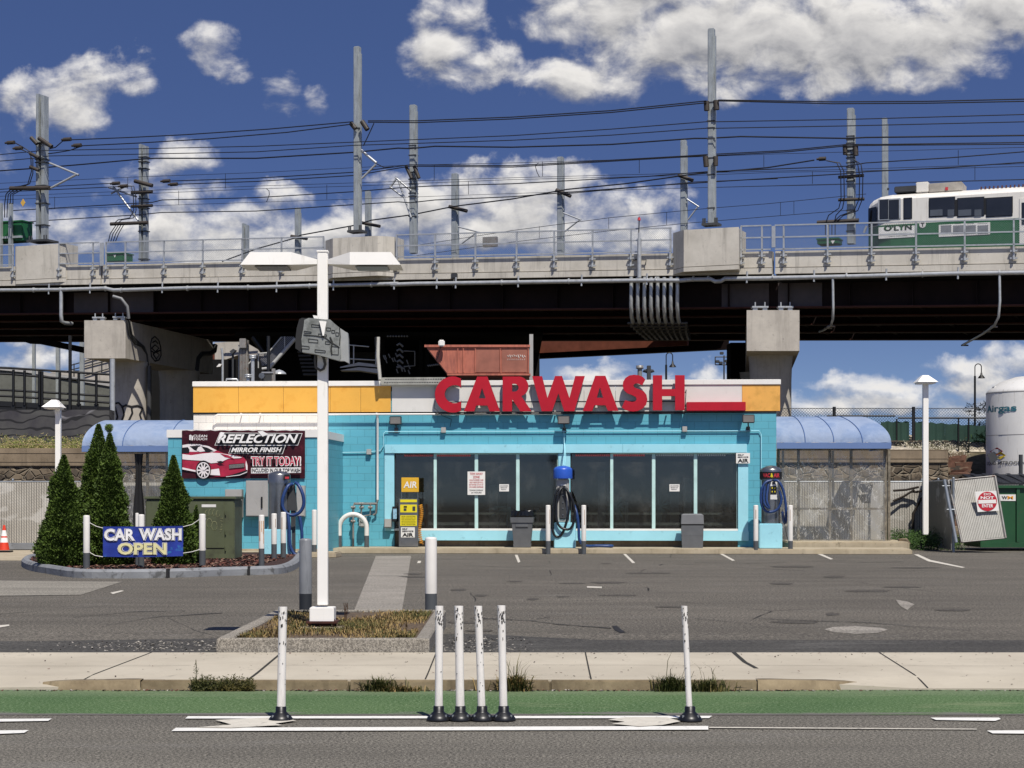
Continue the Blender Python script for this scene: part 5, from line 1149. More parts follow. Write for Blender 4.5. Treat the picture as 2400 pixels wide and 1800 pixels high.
bollard(592, 1109, 1208, .12, 6, 'white bollard in front of the steel vacuum pedestal, second from its left', .33, rust=M_rusts2)
bollard(612, 1106, 1206, .12, 6, 'white bollard close against the right of the steel vacuum pedestal', .33, rust=M_rusts2)
bollard(679, 1101, 1202, .02, 5.4, 'white bollard beside the wing corner, partly behind the lamp pole', .25)
bollard(296, 1108, 1222, .12, 3.6, 'thin white pipe in the bed just behind the banner post', .3, name='pipe_post')
for x, l in ((1184, 'slim white bollard left of the middle vacuum'), (1261, 'slim white bollard right of the middle vacuum'), (1632.8, 'slim white bollard left of the right-hand vacuum'), (1707.5, 'slim white bollard right of the right-hand vacuum')):
    bollard(x, 1091, 1197, .0, 5.2, l, .27, rust=M_rusts2)
# ================================================================ open banner
YBN = 36.6
ob_ = thing('open_banner', 'blue vinyl banner reading CAR WASH OPEN tied between white bollards', 'banner', (P(309, 0, YBN).x, YBN, P(0, 1203, YBN).z))
nx, ny = 24, 8; vs = []
for i in range(nx + 1):
    for j in range(ny + 1):
        x = 222.5 + 173 * i / nx; y = 1137.5 + 65 * j / ny + 1.6 * math.sin(math.pi * i / nx) * (1 if j > 4 else .4) - (1.5 * i / nx)
        p = P(x, y, YBN); vs.append((p.x, YBN + .006 * math.sin(i * .8) + .004 * math.sin(j * 2), p.z))
mb = MB(); mb.add(vs, [(i*(ny+1)+j, (i+1)*(ny+1)+j, (i+1)*(ny+1)+j+1, i*(ny+1)+j+1) for i in range(nx) for j in range(ny)], 0, True)
M_bb = pm('banner_blue', '24368a', .4, ns=2.5, na=.25, dirt='3f9fb8', ds=1.6, dt=(.56, .66), da=.9); mb.build('cloth', M_bb, ob_)
def otext(s, x0, y0, x1, y1, m, d, **k):
    a, b = P(x0, y1, YBN), P(x1, y0, YBN); return text_mesh(s, a.x, b.x, a.z, b.z, YBN - d, m, parent=ob_, **k)
M_cream = pm('lettering_cream', 'd9d29c', .5, na=.1, ns=8)
for (s, x0, y0, x1, y1, m) in (('CAR', 226, 1143, 292, 1168, M_winkl), ('WASH', 301, 1142, 392, 1167, M_winkl), ('OPEN', 255, 1173, 360, 1198, M_cream)):
    otext(s, x0 - 1.2, y0 - 1.2, x1 + 1.2, y1 + 1.2, M_winkl, .012, bold=.085); otext(s, x0 - .4, y0 - .4, x1 + .4, y1 + .4, pm('ink_navy', '151a38', .5), .016, bold=.06); otext(s, x0, y0, x1, y1, m, .02, bold=.032)
M_rope = pm('white_rope', 'd2cfc6', .8)
for pts in ([(193, 1129), (208, 1137), (222.5, 1141)], [(193, 1193), (205, 1200), (222.5, 1203)], [(395.5, 1138), (415, 1133), (431, 1122)], [(395.5, 1195), (415, 1192), (432, 1187)]):
    mb = MB(); mb.tube([tuple(P(x, y, YBN - .02)) for x, y in pts], .008, 5); mb.build('rope', M_rope, ob_)
for x, y in ((187, 1129), (187, 1193), (437, 1121), (437, 1186)):
    mb = MB(); p = P(x, y, 36.75 if x < 300 else 37.9); mb.cone((p.x, p.y, p.z - .012), (p.x, p.y, p.z + .012), .076, .076, 14); mb.build('rope', M_rope, ob_)
# ================================================================ utility cabinet
YC = 42.0; tf = thing('transformer_cabinet', 'olive green transformer cabinet with scratched graffiti standing in the bed', 'cabinet', (P(404, 0, YC).x, YC, .12))
M_ol = pm('olive_paint', '50563d', .55, ns=2, na=.1, dirt='3a3a2c', ds=3, dt=(.5, .7), da=.7)
a, b = P(314, 1207, YC), P(495, 1079, YC); x2 = P(511, 0, YC + 1.1)
mb = MB(); mb.bbox(a.x, b.x + .12, YC, YC + 1.2, .12, b.z, .02); mb.build('housing', M_ol, tf)
mb = MB(); mb.bbox(a.x - .03, b.x + .16, YC - .04, YC + 1.24, b.z + .001, b.z + .07, .02); mb.build('lid', M_ol, tf)
mb = MB(); e = P(485, 0, YC).x; mm = P(395, 0, YC).x
mb.bbox(a.x + .03, mm - .006, YC - .02, YC - .001, .37, b.z - .05, .008); mb.build('door', M_ol, tf)
mb = MB(); mb.bbox(mm + .006, e, YC - .02, YC - .001, .37, b.z - .05, .008); mb.build('door', M_ol, tf)
mb = MB(); p0, p1 = P(436, 1095.5, YC), P(467, 1089.5, YC); mb.box(p0.x, p1.x, YC - .024, YC - .0205, p0.z, p1.z); mb.build('sticker', M_lab, tf)
mb = MB()
for k, (x, y) in enumerate(((447, 1103), (455, 1101), (463, 1102), (471, 1104))):
    mb.tube([tuple(P(x + 4 * math.cos(a_ * .6) , y + 6 + 7 * math.sin(a_ * .6), YC - .024)) for a_ in range(9)], .004, 3)
for x, y in ((452, 1130), (463, 1136)): mb.tube([tuple(P(x + 6 * math.cos(a_ * .55), y + 10 * math.sin(a_ * .55), YC - .024)) for a_ in range(12)], .004, 3)
for k in range(6): mb.tube([tuple(P(474 + random.uniform(0, 8), 1120 + k * 6 + random.uniform(-2, 2), YC - .024)) for _ in range(4)], .003, 3)
mb.build('graffiti', pm('chalk_scratch', '9a9a72', .9), tf)
for y in (1108, 1150, 1185): mb = MB(); p = P(487, y, YC - .03); mb.cone((p.x, p.y, p.z - .05), (p.x, p.y, p.z + .05), .015, .015, 8); mb.build('hinge', M_ol, tf)
# ================================================================ evergreens
M_ever = leafmat('arborvitae', '3e521e', '586c2b', '293814'); M_bark = pm('bark', '3a2a1e', .95, ns=10, na=.3)
def evergreen(xc, y0, y1, hw, Y, label, n, prof=None, name='evergreen_tree', lean=0):
    zb = .12; zt_ = P(0, y0, Y).z; H = zt_ - zb; Rm = hw * Y / FD; cx = P(xc, 0, Y).x
    t = thing(name, label, 'tree', (cx, Y, zb), group='conical evergreens in the planting bed')
    mb = MB(); mb.cone((cx, Y, zb - .05), (cx, Y, zb + H * .8), .045, .015, 8); mb.build('trunk', M_bark, t)
    pr = prof or (lambda h: ((1 - h) ** .80 * (1 if h > .1 else .8 + 2 * h)) * 1.04 + .012)
    lumps = [(random.uniform(0, 6.28), random.uniform(.02, .9), random.uniform(.12, .42), random.uniform(-.16, .30)) for _ in range(130)]
    mb = MB()
    for i in range(n):
        h = 1 - math.sqrt(random.random()) if random.random() < .75 else random.random(); a = random.uniform(0, 6.283)
        r = pr(h)
        for (la, lh, lw, lk) in lumps:
            da = math.atan2(math.sin(a - la), math.cos(a - la)); dd = (da * .8) ** 2 + ((h - lh) * 3.4) ** 2
            if dd < lw * lw: r += lk * (1 - dd / (lw * lw)) * pr(h)
        r *= (random.uniform(.80, 1.0) if random.random() < .94 else random.uniform(1.0, 1.13)) * .95
        x, y = math.cos(a) * r * Rm, math.sin(a) * r * Rm
        c = Vector((cx + x + lean * h, Y + y, zb + h * H)); o = Vector((math.cos(a), math.sin(a), random.uniform(.2, 1.3))).normalized()
        o = (o + Vector((random.gauss(0, .4), random.gauss(0, .4), random.gauss(0, .3)))).normalized(); s_ = random.uniform(.02, .046) * (1.1 if h < .8 else .8)
        b_ = o.orthogonal().normalized(); b_ = Matrix.Rotation(random.uniform(0, 3.1), 3, o) @ b_
        mb.add([c, c + o * s_ * .6 + b_ * s_ * .45, c + o * s_ * 1.35, c + o * s_ * .6 - b_ * s_ * .45], [(0, 1, 2, 3)])
    # dense inner core keeps the tree opaque
    core = [(max(pr(h / 14) * Rm * .78, .004), h / 14 * H * .97) for h in range(15)]
    mb.lathe((cx, Y, zb), core, 14); mb.build('crown', M_ever, t); return t
evergreen(213, 917, 1222, 60, 39.2, 'broad evergreen in the left clump, its tip just left of the round topknot', 36000)
evergreen(237, 937, 1216, 52, 38.6, 'tallest evergreen with a round topknot, right side of the left clump', 34000)
tk = MB()
p = P(235, 924, 38.6); leafy(tk, p, .07, .07, .07, 700, .022, 1); leafy(tk, P(236, 936, 38.6), .03, .03, .07, 150, .02, 1)
t_ = [o for o in bpy.data.objects if o.name.startswith('evergreen_tree')][1]; tk.build('topknot', M_ever, t_)
evergreen(138, 984, 1221, 57, 38.0, 'shorter evergreen at the far left of the clump beside the white lamp pole', 34000)
evergreen(375, 985, 1216, 50, 38.9, 'lone evergreen standing in front of the olive cabinet', 30000)
evergreen(424, 1093, 1180, 13, 39.3, 'small evergreen shoot between the lone evergreen and the right banner post', 3500)
# ================================================================ delineator posts
M_del = pm('delineator_white', 'dcd8d0', .5, ns=5, na=.05, dirt='8d8980', ds=4, dt=(.52, .72), da=.5, streak=True); M_rub_ = pm('rubber_black', '141415', .38, na=.2)
M_scuff = pm('scuff', '2e2d2b', .9)
def delin(xb, yb, xt, yt, wpx, label, two=True, open_=True):
    b = G(xb, yb, .0); Y = b.y + .05; top = P(xt, yt, Y); r = wpx / 2 * Y / FD
    t = thing('delineator_post', label, 'lane post', (b.x, Y, .005), group='white lane delineator posts')
    d = (top - Vector((b.x, Y, 0))); base = Vector((b.x, Y, .0))
    mb = MB(); mb.lathe((b.x, Y, .004), [(.084, 0), (.086, .010), (.068, .034), (.044, .055), (.037, .062), (.037, .096), (.03, .10)], 20); mb.build('rubber_base', M_rub_, t)
    mb = MB()
    for a in (-40, 220): x, y = b.x + .066 * math.cos(R(a)), Y + .066 * math.sin(R(a)); mb.cone((x, y, .03), (x, y, .046), .008, .008, 6)
    mb.build('bolt', M_galv, t)
    p0 = base + d * (.095 / d.z); n = 16; mb = MB(); rings = []
    for k in range(9):
        f = k / 8; c = p0.lerp(base + d, f); fl = 1 + .25 * (f - .5) ** 2; 
        for i in range(n): a = 2 * math.pi * i / n; rings.append((c.x + math.cos(a) * r * fl, c.y + math.sin(a) * r * (fl if k < 8 else .8), c.z))
    mb.add(rings, [(k*n+i, k*n+(i+1) % n, (k+1)*n+(i+1) % n, (k+1)*n+i) for k in range(8) for i in range(n)], 0, True); mb.add(rings, [tuple(range(8*n, 9*n))]); mb.build('tube', M_del, t)
    mb = MB()
    for k in range(26):
        f = random.choice([random.gauss(.93, .03), random.gauss(.85, .03), random.gauss(.89, .05), random.uniform(.1, .98)]); f = min(f, .985); c = p0.lerp(base + d, f); a = R(random.uniform(205, 335)); h = random.uniform(.003, .014) * (1 if f > .6 else .4); w_ = random.uniform(.0015, .006)
        cen = Vector((c.x + math.cos(a) * (r * 1.06 + .001), c.y + math.sin(a) * (r * 1.06 + .001), c.z)); e = Vector((-math.sin(a), math.cos(a), 0)) * w_
        mb.add([cen - e * random.uniform(.3, 1) - Vector((0, 0, h)), cen + e - Vector((0, 0, h * .5)), cen + e * random.uniform(.2, 1) + Vector((0, 0, h)), cen - e + Vector((0, 0, h * .6))], [(0, 1, 2, 3)])
    mb.build('scuff_marks', M_scuff, t)
    return t
delin(605, 1560, 611, 1311, 18, 'lone white lane post left of the group of four')
delin(947, 1559, 949, 1309, 16.5, 'leftmost of the four close-set white lane posts')
delin(994, 1559, 991, 1309, 18, 'second of the four close-set lane posts from the left')
delin(1041, 1559, 1033, 1309, 16, 'third of the four close-set lane posts from the left, leaning left')
delin(1088, 1559, 1083, 1308, 16.5, 'rightmost of the four close-set white lane posts')
delin(1492, 1560, 1478, 1309, 12.5, 'lone slim white lane post at the right, leaning left')
# ================================================================ lamp pole on the island
YP = 19.3; xp = P(697.5, 0, YP).x
lp = thing('light_pole', 'white square lamp pole with two flat heads standing on the granite island', 'lamp post', (xp, YP, .19))
M_pw = pm('pole_white', 'ebe8e1', .4, ns=2, na=.03, dirt='a8a296', ds=4, dt=(.6, .75), da=.5, streak=True)
zt_ = P(0, 546, YP).z
mb = MB(); mb.bbox(xp - .053, xp + .053, YP - .053, YP + .053, .42, zt_, .006); mb.bbox(xp - .06, xp + .06, YP - .06, YP + .06, zt_, zt_ + .02, .004); mb.build('pole', M_pw, lp)
mb = MB(); mb.bbox(xp - .125, xp + .125, YP - .125, YP + .125, P(0, 1343, YP).z, P(0, 1311, YP).z, .006); mb.build('base_cover', M_pw, lp)
mb = MB(); mb.bbox(xp - .16, xp + .16, YP - .15, YP + .15, .235, .26, .004); mb.cone((xp, YP, .18), (xp, YP, .26), .10, .07, 12)
for sx in (-1, 1):
    for sy in (-1, 1): mb.cone((xp + sx * .12, YP + sy * .1, .18), (xp + sx * .12, YP + sy * .1, .28), .013, .013, 8)
mb.build('anchor_plate', pm('rusted_steel', '3f2118', .9, ns=12, na=.4), lp)
mb = MB(); mb.bbox(xp - .24, xp + .22, YP - .28, YP - .05, .17, .2, .01); mb.build('footing', M_conc, lp)
for sd in (-1, 1):
    hd = MB(); zt2 = P(0, 551, YP).z; x0 = xp + sd * .055; x1 = xp + sd * .30; x2 = xp + sd * .82; hwid = .24
    top = [(x0, -.05), (x1, -hwid), (x2 - sd * .10, -hwid), (x2 - sd * .10, hwid), (x1, hwid), (x0, .05)]
    bot = [(x0, -.05), (x1, -hwid - .01), (x2, -hwid - .01), (x2, hwid + .01), (x1, hwid + .01), (x0, .05)]
    zts = [zt2 - .05, zt2, zt2, zt2, zt2, zt2 - .05]; zbs = [zt2 - .10, zt2 - .13, zt2 - .13, zt2 - .13, zt2 - .13, zt2 - .10]
    vs = [(a, YP + b, z) for (a, b), z in zip(top, zts)] + [(a, YP + b, z) for (a, b), z in zip(bot, zbs)]
    hd.add(vs, [(0, 1, 2, 3, 4, 5), (11, 10, 9, 8, 7, 6)] + [(i, 6 + i, 6 + (i + 1) % 6, (i + 1) % 6) for i in range(6)]); h_ = hd.build('lamp_head', M_pw, lp)
    ln = MB(); ln.box(x1 + sd * .05, x2 - sd * .14, YP - hwid + .05, YP + hwid - .05, zt2 - .142, zt2 - .131); ln.build('lens', pm('lamp_lens', '5f5a50', .3, na=.1), h_)
# battered sign box hung on the pole
sb3 = thing('sign_box', 'battered torn silver sign box hanging tilted on the lamp pole', 'sign box', (P(700, 0, YP - .2).x, YP - .2, P(0, 787, YP - .2).z))
M_silver = pm('torn_silver', '8b8d88', .42, .25, ns=4, na=.2, dirt='54564f', ds=5, dt=(.5, .62), da=.7); M_silver2 = pm('torn_silver_light', 'a4a5a1', .4, .25, ns=3, na=.15)
ysb = YP - .20
def zp(pts, y): return [(P(553 + .25 * a, 553 + .25 * b, y).x, P(553 + .25 * a, 553 + .25 * b, y).z) for a, b in pts]
mb = MB(); mb.prism(zp([(418, 552), (455, 535), (520, 540), (600, 548), (640, 548), (680, 585), (722, 620), (735, 870), (722, 905), (600, 872), (500, 845), (400, 830), (392, 720), (410, 620)], ysb), ysb, ysb + .13); mb.build('main_panel', M_silver, sb3)
mb = MB(); vs = [(*Q_, ) for Q_ in ()]
r0 = zp([(722, 620), (735, 870), (722, 905)], ysb); r1 = zp([(775, 655), (790, 662), (796, 720), (798, 800), (802, 925), (760, 905)], ysb)
mb.prism([r0[0]] + r1 + [r0[2], r0[1]], ysb + .012, ysb + .12); mb.build('side_panel', M_silver2, sb3)
mb = MB(); mb.prism(zp([(340, 700), (350, 620), (372, 545), (395, 533), (435, 535), (419, 556), (409, 620), (391, 720), (392, 826), (362, 812), (338, 795)], ysb), ysb + .02, ysb + .14); mb.build('edge_frame', pm('dark_edge', '22211f', .5), sb3)
mb = MB()
for (a, b, c_, d_) in ((480, 590, 555, 612), (415, 648, 478, 664), (540, 672, 610, 692), (455, 715, 535, 745), (395, 775, 460, 800), (510, 808, 600, 830), (610, 618, 645, 645), (655, 640, 680, 665), (690, 660, 715, 690), (600, 738, 640, 760), (650, 780, 712, 850)):
    Q_ = zp([(a, b), (c_, b + (c_ - a) * .12), (c_, d_ + (c_ - a) * .06), (a, d_)], ysb)
    for e, f in zip(Q_, Q_[1:] + Q_[:1]): mb.tube([(e[0], ysb - .003, e[1]), (f[0], ysb - .003, f[1])], .0035, 4)
Q_ = zp([(410, 680), (520, 690), (600, 706), (650, 745), (722, 790)], ysb); mb.tube([(e[0], ysb - .004, e[1]) for e in Q_], .006, 4)
Q_ = zp([(722, 620), (728, 700), (722, 770)], ysb); mb.tube([(e[0], ysb - .003, e[1]) for e in Q_], .005, 4)
Q_ = zp([(640, 700), (660, 745), (650, 800), (655, 850)], ysb); mb.tube([(e[0], ysb - .006, e[1]) for e in Q_], .008, 4)
mb.build('seams', pm('seam_dark', '2b2c2a', .7), sb3)
mb = MB(); Q_ = zp([(548, 562), (612, 568), (600, 625), (590, 690), (578, 690), (565, 628)], ysb); mb.prism(Q_, ysb - .03, ysb - .004); mb.build('hanger', M_pw, sb3)
mb = MB(); Q_ = zp([(510, 850), (505, 900), (512, 960), (550, 985), (580, 970), (592, 930), (580, 880), (565, 850)], ysb + .05); mb.tube([(e[0], YP - .085, e[1]) for e in Q_], .014, 6); mb.build('dangling_cable', pm('cable_grey', '45423d', .6), sb3)
mb = MB(); Q_ = zp([(490, 510), (530, 515), (535, 545), (500, 540)], ysb); mb.prism(Q_, ysb + .02, ysb + .1); mb.build('top_bracket', M_pw, sb3)
# ================================================================ distant shoebox lamps
def boxlamp(x, yt, yb, Y, label, hw, tilt, rp):
    b = P(x, yb, Y); zt2 = P(0, yt, Y).z; t = thing('shoebox_lamp', label, 'lamp post', (b.x, Y, b.z), group='white shoebox lamp poles')
    mb = MB(); mb.bbox(b.x - rp, b.x + rp, Y - rp, Y + rp, b.z, zt2 - .08, .01); mb.build('pole', M_pw, t)
    w2 = hw * Y / FD; mb = MB(); z = zt2
    mb.add([(b.x - w2 - tilt, Y - .35, z - .2), (b.x + w2 - tilt, Y - .35, z - .2), (b.x + w2 - tilt, Y + .35, z - .2), (b.x - w2 - tilt, Y + .35, z - .2), (b.x - w2 * .35 - tilt * .6, Y - .12, z), (b.x + w2 * .2 - tilt * .6, Y - .12, z), (b.x + w2 * .2 - tilt * .6, Y + .12, z), (b.x - w2 * .35 - tilt * .6, Y + .12, z)],
           [(0, 1, 5, 4), (1, 2, 6, 5), (2, 3, 7, 6), (3, 0, 4, 7), (4, 5, 6, 7), (3, 2, 1, 0)])
    mb.box(b.x - w2 * .8 - tilt, b.x + w2 * .8 - tilt, Y - .3, Y + .3, z - .24, z - .202); mb.build('lamp_head', M_pw, t); return t
boxlamp(1999, 811, 1155, 52.6, 'tall white lamp pole in the leafy corner right of the awning', 22, 0, .075)
boxlamp(126, 864, 1195, 50.0, 'white lamp pole behind the evergreens at the far left', 20, .12, .07)
# ================================================================ right corner: gate, dumpster, tank
YG = 50.6
gt = thing('fallen_gate', 'detached slatted gate leaning against the green dumpster', 'gate', (P(2110, 0, YG).x, YG, .02))
def gp_(x, y, dy=0): t = (1172 - y) / 135; return P(x, y, YG + .6 * t + dy)
A, B_, Cq, D_ = gp_(2048, 1038), gp_(2149, 1028), gp_(2172, 1162), gp_(2077, 1171)
def lerp2(u, v): return (A.lerp(B_, u)).lerp(D_.lerp(Cq, u), v)
ns_ = 27
mb = MB()
for k in range(ns_):
    u0, u1 = k / ns_, (k + .80) / ns_; mb.add([lerp2(u0, .02), lerp2(u1, .02), lerp2(u1, .985), lerp2(u0, .985)], [(0, 1, 2, 3)])
sl_ = mb.build('slats', pm('slat_beige', '9f9c93', .6, ns=4, na=.1), gt)
sm_ = sl_.modifiers.new('s', 'SOLIDIFY'); sm_.thickness = .01
mb = MB(); bb = [v + Vector((0, .03, 0)) for v in (A, B_, Cq, D_)]; mb.add(bb, [(0, 1, 2, 3)]); mb.build('chain_mesh', chainlink('mesh_dark', '3a3a38', .06, .3), gt)
fx_ = Vector((0, -.03, 0))
for nm, pts, r in (('frame_bar', [A + fx_, D_ + fx_], .03), ('frame_bar', [B_ + fx_, Cq + fx_], .03), ('frame_bar', [A, B_], .022), ('frame_bar', [D_, Cq], .022)): mb = MB(); mb.tube(pts, r, 8); mb.build(nm, M_rust, gt)
gpst = MB(); a_ = P(2040, 1036, YG + .3); b_ = P(2066, 1172, YG - .1); gpst.tube([a_, b_], .045, 8); 
for y in (1050, 1101): c = a_.lerp(b_, (y - 1036) / 136); gpst.cone(c - Vector((.09, 0, 0)), c + Vector((.12, 0, 0)), .02, .02, 6)
tag(gpst.build('leaning_post', M_galv), 'galvanised fence post leaning left of the fallen slatted gate', 'post')
sgn = thing('do_not_enter_sign', 'white square sign with red DO NOT ENTER disc fixed to the fallen gate', 'sign', tuple(P(2133, 1105, YG)))
yS = YG + .22
def sp2(x, y): p = P(x, y, yS - .03); return (p.x, p.z)
mb = MB(); mb.prism([sp2(2106, 1062), sp2(2152, 1060), sp2(2158, 1103), sp2(2112, 1106)], yS - .035, yS - .02); mb.build('plate', M_cop, sgn)
def disc(cx, cy, rx, ry, y, m, nm): mb = MB(); mb.prism([sp2(cx + rx * math.cos(R(k * 12)), cy + ry * math.sin(R(k * 12))) for k in range(30)], y, y + .003); return mb.build(nm, m, sgn)
disc(2132.5, 1083, 21, 21, yS - .041, pm('sign_disc_red', 'b3202e', .5, ns=8, na=.1), 'disc')
mb = MB(); mb.prism([sp2(2113, 1080), sp2(2151, 1079), sp2(2152, 1087), sp2(2113, 1088)], yS - .046, yS - .042); mb.build('bar', M_cop, sgn)
def stext(s, x0, y0, x1, y1, m, k=.02): a = sp2(x0, y1); b = sp2(x1, y0); text_mesh(s, a[0], b[0], a[1], b[1], yS - .044, m, bold=k, parent=sgn)
stext('DO', 2125, 1065, 2140, 1070, M_winkl); stext('NOT', 2118, 1072, 2147, 1078, M_winkl, .03); stext('ENTER', 2121, 1089, 2145, 1096, M_winkl)
YD = 52.4; dz = P(0, 1048, YD).z
dp = thing('dumpster', 'dark green dumpster with black lids behind the fallen gate', 'dumpster', (P(2230, 0, YD).x, YD, .02))
M_dg = pm('dumpster_green', '1e4a2a', .45, ns=2, na=.15, dirt='33402c', ds=4, dt=(.55, .68), da=.7)
x0, x1 = P(2118, 0, YD).x, P(2118, 0, YD).x + 3.6
mb = MB(); mb.bbox(x0, x1, YD, YD + 2, .1, dz, .015); mb.build('body', M_dg, dp)
for x in (P(2195, 0, YD).x, P(2195, 0, YD).x + 1.6): mb = MB(); mb.box(x, x + .09, YD - .06, YD - .001, .25, dz - .08); mb.build('rib', M_dg, dp)
mb = MB(); mb.box(x0 - .03, x1 + .03, YD - .09, YD - .002, dz - .08, dz + .0); mb.build('rim', M_dg, dp)
mb = MB(); mb.box(x0 - .02, x1 + .02, YD - .08, YD - .003, .1, .24); mb.build('skid', M_dg, dp)
mb = MB(); mb.add([(x0 - .03, YD - .1, dz + .01), (x1, YD - .1, dz + .01), (x1, YD + 2, dz + .28), (x0 - .03, YD + 2, dz + .28), (x0 - .03, YD - .1, dz + .06), (x1, YD - .1, dz + .06), (x1, YD + 2, dz + .33), (x0 - .03, YD + 2, dz + .33)], [(0, 1, 5, 4), (1, 2, 6, 5), (2, 3, 7, 6), (3, 0, 4, 7), (4, 5, 6, 7), (3, 2, 1, 0)])
for k in range(10): x = x0 + .15 + k * .35; mb.add([(x, YD - .1, dz + .07), (x + .12, YD - .1, dz + .07), (x + .12, YD + 1.9, dz + .36), (x, YD + 1.9, dz + .36)], [(0, 1, 2, 3)])
mb.build('lid', pm('lid_black', '1b1c1d', .5), dp)
a, b = P(2158, 1082, YD), P(2194, 1068, YD)
mb = MB(); mb.box(a.x, b.x, YD - .012, YD - .002, a.z, b.z); mb.build('label_plate', M_lab, dp)
hw = (b.x - a.x); text_mesh('W', a.x + hw * .15, a.x + hw * .5, a.z + .045, b.z - .045, YD - .014, M_ink, bold=.03, parent=dp); text_mesh('M', a.x + hw * .5, a.x + hw * .84, a.z + .045, b.z - .045, YD - .014, pm('ink_orange', 'd8901c', .5), bold=.03, parent=dp)
cf = thing('wire_fence', 'low chain-link fence with dark rail between the dumpster and the white tank', 'fence', (P(2190, 0, 56).x, 56, 0))
x0, x1 = P(2120, 0, 56).x, P(2120, 0, 56).x + 6; z = P(0, 1027, 56).z
mb = MB(); mb.add([(x0, 56, 0), (x1, 56, 0), (x1, 56, z), (x0, 56, z)], [(0, 1, 2, 3)]); mb.build('chain_mesh', chainlink('mesh_galv', '9a9b98', .06, .22), cf)
mb = MB(); mb.cone((x0, 56, z), (x1, 56, z), .025); mb.build('top_rail', M_dgrey, cf)
mb = MB(); x = P(2205, 0, 56).x; mb.cone((x, 56, 0), (x, 56, P(0, 982, 56).z), .06); mb.build('post', M_dgrey, cf)
# tank
YT = 64.0; rt = 1.75; tx = P(2133, 0, YT).x + rt; tz = P(0, 850, YT).z
tk_ = thing('storage_tank', 'tall white cylindrical liquid nitrogen tank with domed top and teal lettering', 'tank', (tx, YT, .5))
M_tank = pm('tank_white', 'd2d0ca', .42, ns=1.5, na=.04, dirt='8f8a7c', ds=2.5, dt=(.56, .72), da=.55, streak=True)
mb = MB(); mb.lathe((tx, YT, .5), [(rt, 0), (rt, tz - .5), (rt * .985, tz - .43), (rt * .93, tz - .35), (rt * .75, tz - .12), (rt * .45, tz + .06), (.01, tz + .14)], 56); mb.build('shell', M_tank, tk_)
mb = MB(); mb.lathe((tx, YT, P(0, 942, YT).z), [(rt + .004, 0), (rt + .006, .012), (rt + .004, .024)], 56); mb.lathe((tx, YT, tz - .02), [(rt + .004, 0), (rt + .008, .02), (rt + .004, .04)], 56); mb.build('weld_seam', M_grey, tk_)
for dx in (-1.5, -.35, .3): mb = MB(); mb.bbox(tx + dx - .07, tx + dx + .07, YT - .2, YT + .1, tz + (.02 if dx < -1 else .5), tz + (.24 if dx < -1 else .75), .02); mb.build('lifting_lug', M_tank, tk_)
mb = MB(); mb.tube([(tx - rt - .1, YT - .6, .6), (tx - rt - .1, YT - .6, 2.0), (tx - 1.2, YT - 1.6, 2.1)], .04, 8); mb.tube([(tx - .75, YT - 1.9, .6), (tx - .75, YT - 1.9, 2.35), (tx - .65, YT - 1.9, 2.45)], .035, 8); mb.ball((tx - .8, YT - 1.9, 2.15), .13, 6); mb.ball((tx - 1.3, YT - 1.8, 2.15), .09, 6); mb.build('pipework', M_dgrey, tk_)
def tmap(p):
    a = (p.x - tx) / rt; rr_ = rt + .012 + (p.y + 5) * -.2; return Vector((tx + rr_ * math.sin(a), YT - rr_ * math.cos(a), p.z))
def ttext(s, x0, y0, x1, y1, m, **k):
    f = lambda x: tx + rt * math.asin(max(-1, min(1, (P(x, 0, YT - .8).x - tx) / rt))); text_mesh(s, f(x0), f(x1), P(0, y1, YT - 1.2).z, P(0, y0, YT - 1.2).z, -5.0, m, parent=tk_, M3=tmap, **k)
M_teal = pm('ink_teal', '2f6f7c', .6, na=.1)
ttext('Airgas', 2140.5, 873, 2187, 893, M_teal, bold=.025); ttext('LIQUID NITROGEN', 2138, 996, 2203, 1005, pm('ink_grey', '4a4b4a', .6), bold=.012)
dx_ = P(2166, 0, YT - 1.4).x
for (ca, cb, col_) in (((0, 1), (0, 0), 'b8303a'),): pass
dm = [(0, .28, 'a0242c', (0, .14)), (-.14, .14, '22337f', (-.07, 0)), (.14, .14, 'd9b91e', (.07, 0)), (0, 0, 'd8d6d0', (0, -.14))]
zc2 = P(0, 983, YT - 1.4).z
for (ddx, ddz, c_, (mx_, mz_)) in dm:
    cxx, czz = dx_ + mx_ * 1.0 * 1.0, zc2 + mz_; s_ = .135; mb = MB(); q_ = [(cxx - s_, czz), (cxx, czz - s_), (cxx + s_, czz), (cxx, czz + s_)]
    mb.add([tmap(Vector((tx + rt * math.asin(max(-1, min(1, (x - tx) / rt))), -5.02, z))) for x, z in q_], [(0, 1, 2, 3)]); mb.build('hazard_label', pm('hz' + c_, c_, .5), tk_)
# hazard placard on a wire
mb = MB(); p = P(2144, 988, 62); s_ = .19; mb.prism([(p.x - s_, p.z + .1), (p.x - .05, p.z - s_), (p.x + s_, p.z - .08), (p.x + .06, p.z + s_)], 62, 62.02); pl_ = mb.build('placard', M_dgrey); tag(pl_, 'tilted dark square placard hanging left of the hazard diamond on the tank', 'sign')
mb = MB(); mb.prism([(p.x + s_ * .3, p.z + .2), (p.x + s_ * .9, p.z - .05), (p.x + s_, p.z - .08), (p.x + .06, p.z + s_)], 61.99, 61.998); mb.build('placard_edge', pm('placard_teal', '8fb5ab', .6), pl_)
